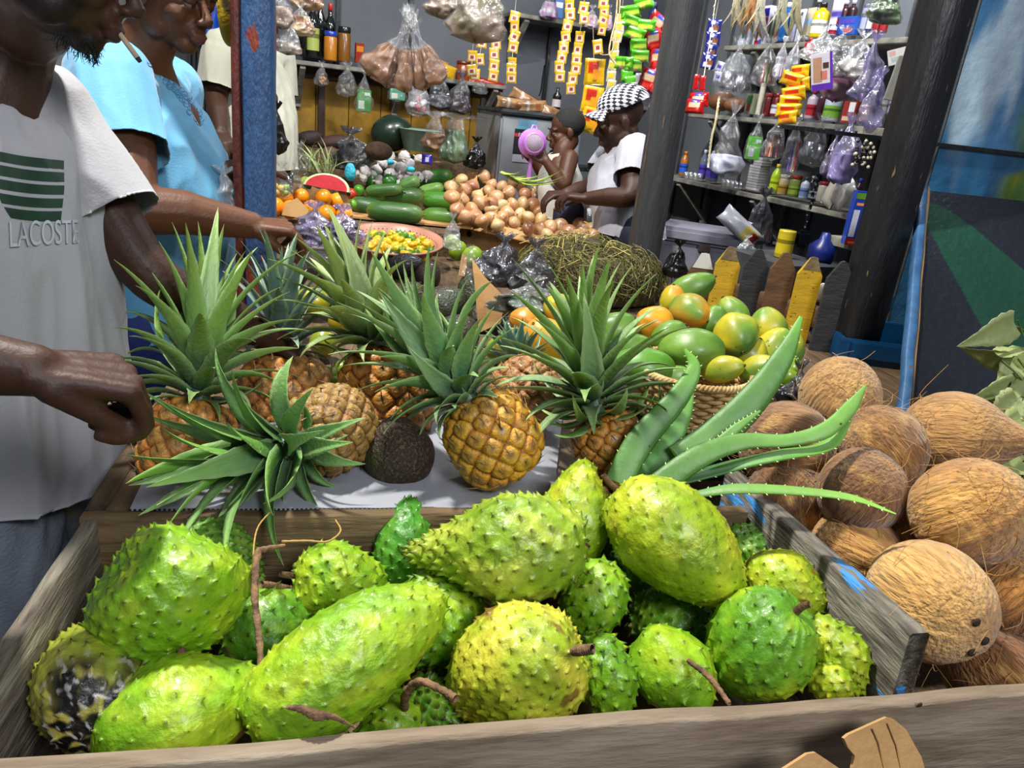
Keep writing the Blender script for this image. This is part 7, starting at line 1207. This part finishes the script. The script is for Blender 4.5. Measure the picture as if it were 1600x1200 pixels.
# ---- the man on the left
def man():
    t = thing('person', 'man in a white T-shirt with a green striped print, cigarette in his mouth', 'person', (PD(20, 700, 1.15)[0]-.1, PD(20, 700, 1.15)[1], 0))
    hc = PD(88, -78, .98); hf = vdir(hc, -8, 12)+np.array([0, 0, -.38]); Rh = fr3(hf, (0, 0, 1)); neck = PD(18, 62, 1.12)
    shF, shN = PD(70, 182, 1.22), PD(-200, 190, .98); ch = (shF+shN)/2; lat = nrm(shF-shN); up = nrm(np.array([-.03, .02, 1.0])); fwd = nrm(np.cross(lat, up)); 
    if np.dot(fwd, CAM-ch) < 0: fwd = -fwd
    Rb = np.stack([nrm(np.cross(fwd, up)), fwd, up], 1); ch = ch-up*.13; be = ch-up*.20; pe = be-up*.16
    g = tf(head_geos(), Rh, hc)+cap_chain([hc+Rh@np.array([0, -.02, -.05]), (hc+neck)/2-np.array([0, 0, .02]), neck, ch+up*.08], [.058, .056, .062, .08])
    g += [T_(ch, (.165, .115, .17), Rb), T_(be, (.15, .11, .17), Rb), T_(pe, (.165, .12, .15), Rb)]
    elF, wrF = PD(238, 432, 1.27), PD(440, 538, 1.47); elN, wrN = PD(-200, 545, .74), PD(50, 578, .79)
    g += cap_chain([shF, (shF+elF)/2, elF, (elF+wrF)/2, wrF], [.058, .050, .043, .038, .028]); g += cap_chain([shN, (shN+elN)/2, elN, (elN+wrN)/2, wrN], [.058, .050, .044, .038, .029])
    vN = nrm(CAM-wrN); dN = vdir(wrN, -8, -4); g += hand_geos(wrN, dN, nrm(vdir(wrN, -95, -30)), -1, 1.08, fk=[(1.05, 1.35, .8), (1.15, 1.4, .8), (1.25, 1.4, .8), (1.3, 1.4, .8)], thumb=(.85, .15, .42), tcurl=.5)
    dF = vdir(wrF, -40, -10); g += hand_geos(wrF, dF, vdir(wrF, -120, -20), 1, 1.0, curl=(.5, .5, .4), thumb=(.6, .6, .4))
    for q in (-1, 1):
        hip = pe+Rb@np.array([q*.085, 0, -.04]); kn = hip+np.array([.02*q, .03, -.42]); an = kn+np.array([0, -.04, -.40]); an[2] = max(an[2], .09); g += cap_chain([hip, kn, an], [.085, .058, .042]); g += cap_chain([an-np.array([0, 0, .03]), an+Rb@np.array([0, .15, -.05])], [.04, .03])
    def beard(V, c):
        q = (V-hc)@Rh; d = np.sqrt((q[:, 0]/.05)**2+((q[:, 1]-.055)/.05)**2+((q[:, 2]+.095)/.022)**2); d2 = np.sqrt(((np.abs(q[:, 0])-.055)/.02)**2+((q[:, 1]-.02)/.045)**2+((q[:, 2]+.06)/.035)**2)
        return mix(c, lin('#0a0706'), sst(1.15, .75, np.minimum(d, d2))*.85)
    body(t, g, SKIN, .0042, '#3c2317', lipc='#44282a', lip=(Rh, hc, 1), extra=beard); head_extras(t, Rh, hc, 1)
    rg = np.random.RandomState(4); b = []
    for i in range(260):
        a = rg.uniform(-1.6, 1.6); q = np.array([.044*math.sin(a), .034+.044*math.cos(a), -.098+rg.uniform(-.012, .012)]); p = hc+Rh@q; dn = Rh@np.array([math.sin(a)*.4, math.cos(a)*.5, -1]); b.append(tube([p, p+dn*.004, p+dn*.008+rg.normal(size=3)*.004], [.0007, .0006, .0003], 3, cap=False, col=lin('#0a0807')))
    part(t, 'beard', b, M('hair_m'), world=True)
    V, F, _ = ell((0, -.02, .045), (.080, .100, .086), nu=40, nv=50); k = (V[:, 2] > .01-.5*np.clip(-V[:, 1], 0, 1)); F = F[k[F].all(1)]; part(t, 'hair', [(V@Rh.T+hc, F, lin('#0c0a09'))], M('hair_m'), world=True)
    # shirt
    sl = shF+(elF-shF)*.62; sn = shN+(elN-shN)*.6; g = [loft([(pe-up*.16, .200, .172), (pe, .192, .162), (be, .183, .150), (ch-up*.04, .186, .148), (ch+up*.05, .182, .138), (ch+up*.11, .150, .100), (ch+up*.15, .095, .075)], Rb)]
    g += cap_chain([ch+up*.10, shF-lat*.02-up*.01], [.062, .074])+cap_chain([ch+up*.10, shN+lat*.02-up*.01], [.062, .074]); slv = [(cap_chain([shF-lat*.07-up*.015, shF, sl, sl+(elF-shF)*.25], [.07, .080, .082, .088]), [(sl, elF-shF, .3)]), (cap_chain([shN+lat*.07-up*.015, shN, sn, sn+(elN-shN)*.25], [.07, .082, .084, .09]), [(sn, elN-shN, .3)])]; g += [ell(neck-up*.09-fwd*.02, (.085, .055, .05), Rb)]
    hem = pe-up*.09+Rb[:, 1]*.0
    pl = [(neck+fwd*.03-up*.040, nrm(up*.9+fwd*.30), .125), (hem, -up+fwd*.0, .6)]
    TS = M('white_cotton', '#a9a8ab', c2='#98979c', ns=4, rough=.85, bump=.12, bs=220, sheen=.2); _, V, F = cloth(t, 'tshirt', g, TS, .006, pl, amp=.012, seed=3, k=9, dirn=(.15, 0, 1), sleeves=slv); ts = _
    bv = BVHTree.FromPolygons([Vector(v) for v in V], [list(map(int, f)) for f in F]); c0 = PD(52, 305, 1.0); vw = nrm(c0-CAM); upv = vdir(c0, 84)
    def band(x0, x1, y0, y1, n=22, sag=.0):
        s = 1/FPX*1.02; rows = [[((x-52)*s, -(y0+(y1-y0)*j/3-305)*s-sag*math.sin(math.pi*i/(n-1))*s+0*s) for i, x in enumerate(np.linspace(x0[0]+(x0[1]-x0[0])*j/3, x1[0]+(x1[1]-x1[0])*j/3, n))] for j in range(4)]; P = decal(bv, rows, vw, upv, c0, .0022); return surf(P)
    GP = M('green_print', '#0f3a24', c2='#0b2c1c', ns=30, rough=.7)
    L0 = lambda y: np.interp(y, [240, 290, 322, 345], [-4, 1, 10, 22]); R0_ = lambda y: np.interp(y, [240, 290, 345], [99, 97, 90]); yy = [(241, 256), (262, 278), (284, 299), (306, 321), (327, 343)]
    for a, b_ in yy: part(ts, 'shirt_print', [band((L0(a), L0(b_)), (R0_(a), R0_(b_)), a, b_, sag=3)], GP, world=True)
    Vt, Ft = text_geo('LACOSTE', 1.0); w_ = Vt[:, 0].max()-Vt[:, 0].min(); s = 1/FPX*1.02; pts = []
    OUT = M('print_outline', '#6c7078', rough=.7); INN = M('print_inner', '#b9bfc6', rough=.7)
    for (mt, off, ex, nm) in ((OUT, .0012, 0, 'lettering_outline'), (INN, .0022, 1, 'lettering')):
        sc = 98/w_; q = []
        for v in Vt: q.append(((v[0]*sc*s)+(66-52)*s, (v[1]*58*s)-(368-305)*s+v[0]*sc*s*.10+(.0011 if ex else 0)))
        q = [(a+(.0012 if ex else 0), b_) for a, b_ in q]; P = decal(bv, [q], vw, upv, c0, off+.001)[0]; part(ts, nm, [(P, Ft)], mt, world=True, smooth=False)
    # jeans
    g = []; 
    for q in (-1, 1):
        hip = pe+Rb@np.array([q*.085, 0, -.04]); kn = hip+np.array([.02*q, .03, -.42]); an = kn+np.array([0, -.04, -.40]); an[2] = .09; g += cap_chain([hip, kn, an], [.112, .088, .075])
    g += [T_(pe, (.175, .135, .14), Rb)]; JM = M('pale_ripped_denim', '#7f8792', c2='#5f6874', ns=5, rough=.85, bump=.3, bs=160, c3='#8f8268', ns3=7, thr3=(.60, .64)); cloth(t, 'jeans', g, JM, .008, [(np.array([an[0], an[1], .06]), (0, 0, -1), .6)], amp=.008, seed=6, k=14)
    for q in (-1, 1):
        hip = pe+Rb@np.array([q*.085, 0, -.04]); an = hip+np.array([.02*q, -.01, -.82]); an[2] = .05; part(t, 'shoe', ell(an+Rb@np.array([0, .06, 0]), (.05, .14, .05), Rb), M('shoe', '#22201e', rough=.5), world=True)
    mo = hc+Rh@np.array([.012, .103, -.066]); cg = thing('cigarette', 'lit white cigarette hanging from the man’s lips', 'cigarette', tuple(mo)); e = mo+vdir(mo, -62, 15)*.030
    part(cg, 'paper', tube([mo-vdir(mo, -62, 15)*.008, e], .0036, 12), M('cig_paper', '#b09a80', rough=.8), world=True); part(cg, 'ash', tube([e, e+vdir(mo, -62, 15)*.006], [.0037, .003], 10), M('ash', '#2c2420', rough=.9), world=True)
man()
# ---- the woman in light blue
def woman():
    t = thing('person', 'woman in a light blue top and blue jeans with a yellow head scarf', 'person', (PD(200, 700, 1.8)[0], PD(200, 700, 1.8)[1], 0))
    hc = PD(268, -6, 1.72); hf = nrm(vdir(hc, -14, 42)+np.array([0, 0, -.10])); Rh = fr3(hf, nrm(np.array([.10, 0, 1]))); up = nrm(np.array([.05, -.02, 1.0])); s = 1.02
    neck = PD(222, 92, 1.78); shN, shF = PD(172, 128, 1.66), PD(262, 140, 2.02); lat = nrm(shF-shN); fwd = nrm(np.cross(lat, up)); 
    if np.dot(fwd, vdir(neck, 0)) < 0: fwd = -fwd
    Rb = np.stack([nrm(np.cross(fwd, up)), fwd, up], 1); mid = (shN+shF)/2; ch = mid-up*.13+fwd*.02; be = ch-up*.22+fwd*.02; pe = be-up*.20-fwd*.02
    g = tf(head_geos(s, 1.12), Rh, hc)+cap_chain([hc+Rh@np.array([0, -.02, -.05]), (hc+neck)/2, neck, ch+up*.1], [.060, .058, .068, .08])
    g += [T_(ch+up*.02, (.165, .125, .14), Rb), T_(be, (.165, .13, .18), Rb), T_(pe, (.19, .16, .16), Rb)]
    elN, wrN = PD(212, 318, 1.60), PD(392, 352, 1.72); elF, wrF = PD(250, 300, 2.05), PD(340, 268, 1.93)
    g += cap_chain([shN, (shN+elN)/2, elN, (elN*.6+wrN*.4), wrN], [.075, .068, .056, .050, .032]); g += cap_chain([shF, (shF+elF)/2, elF, (elF+wrF)/2, wrF], [.07, .062, .05, .043, .03])
    g += hand_geos(wrN, vdir(wrN, -6, 0), vdir(wrN, -100, -20), -1, 1.0, fk=[(.75, .8, .4), (.95, .9, .5), (1.1, .9, .5), (1.1, .9, .5)], thumb=(.8, .2, .6), tcurl=.6)
    g += hand_geos(wrF, vdir(wrF, 8, 5), vdir(wrF, -80, -30), -1, .98, fk=[(.15, .3, .2), (.9, 1.1, .6), (1.0, 1.1, .6), (1.1, 1.1, .6)], thumb=(.7, .4, .7), tcurl=.5)
    for q in (-1, 1):
        hip = pe+Rb@np.array([q*.09, 0, -.05]); kn = hip+np.array([-.01, .02, -.40]); an = kn+np.array([0, -.03, -.38]); an[2] = .09; g += cap_chain([hip, kn, an], [.10, .065, .045]); g += cap_chain([an-np.array([0, 0, .03]), an+Rb@np.array([0, .13, -.05])], [.04, .03])
    body(t, g, SKIN, .0042, '#5c3822', lipc='#6e4038', lip=(Rh, hc, s)); head_extras(t, Rh, hc, s)
    for q in (-1, 1): part(t, 'eyelid', (*tf([ell(np.array((q*.030, .0765, .0050))*s, (.0150*s, .0125*s, .0100*s))], Rh, hc)[0][:2], lin('#4a2c1c')), SKIN, world=True)
    # shirt
    sl = shN+(elN-shN)*.60; sf = shF+(elF-shF)*.55; g = [loft([(pe-up*.14, .205, .178), (pe, .202, .176), (be+fwd*.03, .190, .165), (ch-up*.10+fwd*.035, .192, .175), (ch+up*.0+fwd*.01, .195, .155), (ch+up*.08, .175, .12), (ch+up*.13, .11, .085)], Rb), T_(ch-up*.09+fwd*.10, (.15, .10, .10), Rb), ell(neck-up*.075, (.095, .085, .055), Rb)]
    g += cap_chain([mid+(shN-mid)*.3-up*.03, shN-up*.015], [.08, .085])+cap_chain([mid+(shF-mid)*.3-up*.03, shF-up*.01], [.08, .08]); slv = [(cap_chain([mid+(shN-mid)*.5-up*.035, shN, sl, sl+(elN-shN)*.25], [.08, .096, .094, .098]), [(sl, elN-shN, .3)]), (cap_chain([mid+(shF-mid)*.5-up*.03, shF, sf, sf+(elF-shF)*.25], [.08, .088, .084, .086]), [(sf, elF-shF, .3)])]
    hem = pe-up*.06; pl = [(neck+fwd*.055-up*.010, nrm(up*.62+fwd*.75), .112), (hem, -up, .6)]
    BT = M('light_blue_jersey', '#64a8cc', c2='#5698be', ns=4, rough=.72, bump=.1, bs=200, sheen=.25); _, V, F = cloth(t, 'top', g, BT, .006, pl, amp=.009, seed=12, k=10, dirn=(.4, 0, .6), sleeves=slv); ts = _
    bv = BVHTree.FromPolygons([Vector(v) for v in V], [list(map(int, f)) for f in F]); em = []
    rg = np.random.RandomState(3)
    for i in range(60):
        u = i/60; x, y = 226+88*u+rg.normal(0, 4), 75+115*u**1.05+rg.normal(0, 4); c0 = PD(x, y, 1.7); vw = nrm(c0-CAM); a = rg.uniform(0, 6.28); row = [(.006*math.cos(a+k*.7)*(1+.2*k)/1.5, .006*math.sin(a+k*.7)*(1+.2*k)/1.5) for k in range(9)]; P = decal(bv, [row], vw, (0, 0, 1), c0, .001)[0]
        if max(bv.find_nearest(Vector(q))[3] for q in P) < .004: em.append(tube(P, .0011, 4, cap=False))
    part(ts, 'embroidery', em, M('blue_thread', '#3f7ea8', rough=.6), world=True)
    g = []
    for q in (-1, 1):
        hip = pe+Rb@np.array([q*.09, 0, -.05]); kn = hip+np.array([-.01, .02, -.40]); an = kn+np.array([0, -.03, -.38]); an[2] = .09; g += cap_chain([hip, kn, an], [.125, .095, .07])
    g += [T_(pe, (.195, .165, .15), Rb)]; cloth(t, 'jeans', g, M('blue_denim', '#26387c', c2='#1f2f6a', ns=6, rough=.8, bump=.2, bs=260), .008, [(np.array([an[0], an[1], .07]), (0, 0, -1), .6)], amp=.006, seed=16, k=12)
    for q in (-1, 1):
        hip = pe+Rb@np.array([q*.09, 0, -.05]); an = hip+np.array([-.01, -.01, -.78]); an[2] = .045; part(t, 'shoe', ell(an+Rb@np.array([0, .06, 0]), (.045, .12, .045), Rb), M('shoe'), world=True)
    V, F, _ = ell((0, -.03, .055), (.092, .108, .092), nu=40, nv=60); k = (V[:, 2] > .035-.9*np.clip(-V[:, 1]+.01, -.03, 1)); F = F[k[F].all(1)]; V = V*(1+.03*Noise(4, 40)(V))[:, None]
    cN = mix(lin('#b89a1c'), lin('#8a7a2c'), .5+Noise(5, 30)(V)); cN = mix(cN, lin('#2c2414'), sst(.5, .7, Noise(6, 50)(V))); part(t, 'head_scarf', [(V*s@Rh.T+hc, F, cN)], M('scarf_cloth', rough=.8, bump=.3, bs=60), world=True)
    vv_ = ell((0, 0, 0), (.030, .035, .085), nu=20, nv=24); part(t, 'scarf_tail', [(vv_[0]*(1+.15*Noise(3, 40)(vv_[0]))[:, None]+PD(357, 8, 1.86), vv_[1], mix(lin('#c0a018'), lin('#3a3014'), sst(.2, .6, Noise(6, 60)(vv_[0]))))], M('scarf_cloth'), world=True)
    r_ = wrF+vdir(wrF, -35, 10)*.075; part(t, 'ring', tube([r_+.009*np.array([math.cos(a), 0, math.sin(a)]) for a in np.linspace(0, 6.28, 14)], .0016, 6), M('silver', '#c0bca8', rough=.2, metal=1), world=True)
    hang('thin clear plastic bag hanging from the woman’s far hand', 350, 272, 62, 34, 1.86, None, 170, mat=CRINKM, crush=.2, neck=.3)
woman()
# ---- shopper in a white T-shirt behind the post
def simple(name_label, hx, hy, hd, hsz, look, tilt_, joints, cols, shirt, sleeves=.5, hs=1.0, vox=.0055, hairc='#0c0a09', hands=True, tank=False, pant='#141c34', leglen=.8, fat=1.0, hairshell=True, hemdrop=.0, skinc='#3f2618', neckcut=.10, curls=None):
    t = thing('person', name_label, 'person', (PD(hx, hy, hd)[0], PD(hx, hy, hd)[1], 0)); hc = PD(hx, hy, hd); s = hsz; Rh = fr3(nrm(vdir(hc, look, tilt_)), (0, 0, 1)); J = {k: PD(*v) for k, v in joints.items()}
    up = np.array([0, 0, 1.0]); mid = (J['sN']+J['sF'])/2; lat = nrm((J['sF']-J['sN'])*np.array([1, 1, 0])); fwd = np.cross(lat, up); want = vdir(mid, look, tilt_)
    if np.dot(fwd, want) < 0: fwd = -fwd
    Rb = np.stack([nrm(np.cross(fwd, up)), fwd, up], 1); neck = mid+up*.05*hs; ch = mid-up*.10*hs; pe = J['pe']; be = (ch+pe)/2+fwd*.02*hs
    g = tf(head_geos(s), Rh, hc)+cap_chain([hc+Rh@np.array([0, -.02, -.05])*s, neck, ch+up*.05*hs], [.052*s, .055*s, .07*hs]); w_ = np.linalg.norm(J['sF']-J['sN'])/2*.86
    g += [T_(ch, (w_, .11*hs*fat, .15*hs), Rb), T_(be, (w_*.92, .115*hs*fat, .16*hs), Rb), T_(pe, (w_*1.0, .125*hs*fat, .14*hs), Rb)]
    for q, sd in (('N', -1), ('F', 1)):
        sh, el, wr = J['s'+q], J['e'+q], J['w'+q]; g += cap_chain([sh, (sh+el)/2, el, (el+wr)/2, wr], np.array([.056, .052*fat, .043, .038, .027])*hs)
        if hands: hd_ = nrm(J['h'+q]-wr); g += hand_geos(wr, hd_, nrm(np.array([0, .1, -1.0])) if curls is None else curls, sd, .95*hs, fk=[(.5, .7, .4), (.6, .8, .5), (.7, .8, .5), (.8, .8, .5)], thumb=(.7, .5, .4))
    legs = []
    for q in (-1, 1):
        hip = pe+Rb@np.array([q*.085*hs, 0, -.04*hs]); an = hip-np.array([0, 0, leglen]); an[2] = max(an[2], .07); legs.append((hip, an)); g += cap_chain([hip, (hip+an)/2+fwd*.02, an], np.array([.085, .06, .04])*hs); g += cap_chain([an, an+fwd*.11*hs], [.035*hs, .026*hs])
    body(t, g, SKIN, vox, skinc, lipc='#5a342c', lip=(Rh, hc, s)); head_extras(t, Rh, hc, s)
    if hairshell: V, F, _ = ell((0, -.022, .043), (.077, .096, .083), nu=34, nv=44); k = (V[:, 2] > .012-.8*np.clip(-V[:, 1], -.02, .09)); F = F[k[F].all(1)]; part(t, 'hair', [(V*s@Rh.T+hc, F, lin(hairc))], M('hair_m'), world=True)
    g = [loft([(pe-up*.13*hs, w_+.034*hs, .155*hs*fat), (pe, w_+.03*hs, .15*hs*fat), (be, w_+.024*hs, .142*hs*fat), (ch, w_+.03*hs, .138*hs*fat), (ch+up*.07*hs, w_*(.62 if tank else .9), .105*hs*fat), (ch+up*(.15 if tank else .11)*hs, w_*(.5 if tank else .6), .085*hs if tank else .07*hs)], Rb)]; slv = []; pl = [(pe-up*(.06+hemdrop), -up, .6), (neck-up*.005*hs, nrm(up+fwd*.35), neckcut*hs)]
    if not tank: g.append(T_(neck-up*.05*hs, (.10*hs, .085*hs, .05*hs), Rb))
    for q in ('N', 'F'):
        sh, el = J['s'+q], J['e'+q]
        if tank: continue
        e = sh+(el-sh)*sleeves; fk_ = hs*(.5+.5*fat); g += cap_chain([mid+(sh-mid)*.3-up*.02, sh-up*.01], np.array([.07, .07])*fk_); slv.append((cap_chain([mid+(sh-mid)*.5-up*.02, sh, e, e+(el-sh)*.3], np.array([.07, .078, .075, .078])*fk_), [(e, el-sh, .3)]))
    cloth(t, 'tank_top' if tank else 'tshirt', g, M(*shirt[:1], **shirt[1]), .006, pl, amp=.006*hs, seed=int(hx), k=13, sleeves=slv)
    g = []; 
    for hip, an in legs: g += cap_chain([hip, (hip+an)/2+fwd*.02, an], np.array([.105, .085, .065])*hs)
    g.append(T_(pe-up*.02, (w_+.012, .14*hs*fat, .13*hs), Rb)); cloth(t, 'trousers', g, M('trouser_'+pant[1:], pant, c2=.7 and '#0c1222', ns=8, rough=.8, bump=.2, bs=120), .008, [(np.array([an[0], an[1], .06]), (0, 0, -1), .5)], amp=.005, seed=5)
    return t, hc, Rh, Rb, J, mid
WS = lambda n, c: (n, dict(c=c, c2=c, rough=.85, bump=.1, bs=150, sheen=.2))
simple('shopper in a white T-shirt seen from the side behind the blue post', 402, 12, 3.0, 1.0, -20, -30, dict(sN=(350, 78, 2.85), sF=(432, 92, 3.15), eN=(338, 150, 2.85), wN=(345, 205, 2.75), hN=(350, 230, 2.7), eF=(438, 160, 3.2), wF=(432, 190, 3.1), hF=(425, 205, 3.05), pe=(398, 235, 3.0)), None, WS('offwhite_cotton', '#a8a898'), sleeves=.85)
# ---- vendor in the checked cap
t, hc, Rh, Rb, J, mid = simple('seated vendor in a white T-shirt, dark jeans and a black and white checked cap', 968, 190, 3.06, 1.0, 194, 12, dict(sN=(994, 240, 2.98), sF=(962, 238, 3.26), eN=(984, 306, 2.90), wN=(918, 310, 2.98), hN=(880, 306, 3.0), eF=(925, 292, 3.25), wF=(885, 303, 3.15), hF=(865, 305, 3.12), pe=(984, 352, 3.12)), None, WS('white_tee', '#a2a2ac'), sleeves=.62, fat=1.0, leglen=.86, hairshell=False, hemdrop=-.03, skinc='#3a2216')
V, F, _ = ell((0, -.028, .064), (.088, .110, .078), nu=90, nv=140); k = V[:, 2] > .052-.10*np.clip(V[:, 1], -1, 1); F = F[k[F].all(1)]; V = V*(1+.015*Noise(4, 30)(V))[:, None]
def chk(V, s=.017): a = (np.floor(V[:, 0]/s+V[:, 2]/s)+np.floor(V[:, 1]/s-V[:, 2]/s)) % 2; return np.where(a[:, None] > .5, lin('#d0d0dc'), lin('#0c0c14'))
def chkgeo(V, F, R, o):   # one colour per face so the checks stay crisp
    P = V[F].reshape(-1, 3); c = chk(V[F].mean(1)); return (P@R.T+o, np.arange(len(P)).reshape(-1, 4), np.repeat(c, 4, 0))
CAPM = M('cap_cloth', rough=.8); part(t, 'cap', [chkgeo(V, F, Rh, hc)], CAPM, world=True)
uu = np.linspace(-.9, .9, 50); rr = np.linspace(.086, .136, 20); P = np.array([[(r_*math.sin(u)*.95, r_*math.cos(u)*1.02, .066-.10*(r_-.085)-.05*u*u*(r_-.08)/.06) for r_ in rr] for u in uu]); v, f, _ = surf(P); part(t, 'cap_brim', [chkgeo(v, f, Rh, hc), chkgeo(v-np.array([0, 0, .003]), f[:, ::-1], Rh, hc)], CAPM, world=True)
# ---- child with a pink colander
t, hc, Rh, Rb, J, mid = simple('small child in a white tank top holding a pink colander, beside the vendor', 884, 206, 3.36, .80, 186, 14, dict(sN=(890, 248, 3.28), sF=(868, 246, 3.44), eN=(880, 288, 3.24), wN=(853, 252, 3.22), hN=(846, 242, 3.22), eF=(850, 272, 3.46), wF=(834, 252, 3.40), hF=(828, 244, 3.38), pe=(880, 318, 3.36)), None, WS('cream_tank', '#b8b4aa'), hs=.72, tank=True, leglen=.62, skinc='#4a2c1c', vox=.004, curls=np.array([-.5, -.5, .3]))
PK = M('pink_colander_plastic', '#b878c8', c2='#a868b8', ns=10, rough=.35, coat=.2); c = PD(833, 224, 3.20); s_ = 3.2/FPX; ax = nrm(nrm(CAM-c)*.8+vdir(c, 10)*.15); R = frame(ax, vdir(c, 84)); 
k = thing('colander', 'pink plastic colander with a handle held up by the child', 'colander', tuple(c), R); r_ = 21*s_
part(k, 'bowl', lathe([(r_*.62, .034), (r_*.66, .036), (r_*.80, .02), (r_*1.0, -.012), (r_*1.08, -.014), (r_*1.08, -.018), (r_*.98, -.017), (r_*.78, .014), (r_*.64, .030)], 40, cap=False), PK); part(k, 'mesh_base', lathe([(r_*.63, .0335), (r_*.62, .035)], 36), M('colander_mesh', '#a08ca0', c2='#8a7a8a', ns=200, rough=.6, bump=.5, bs=400))
part(k, 'handle', [tube([(-r_*1.0, 0, -.014), (-r_*1.6, 0, -.018), (-r_*2.4, 0, -.02), (-r_*2.65, 0, -.02)], [.007, .008, .012, .007], 12, flat=.5)], PK); part(k, 'hanging_lug', tube([(r_*1.0, -.012, -.014), (r_*1.28, -.006, -.014), (r_*1.28, .006, -.014), (r_*1.0, .012, -.014)], .004, 8), PK)
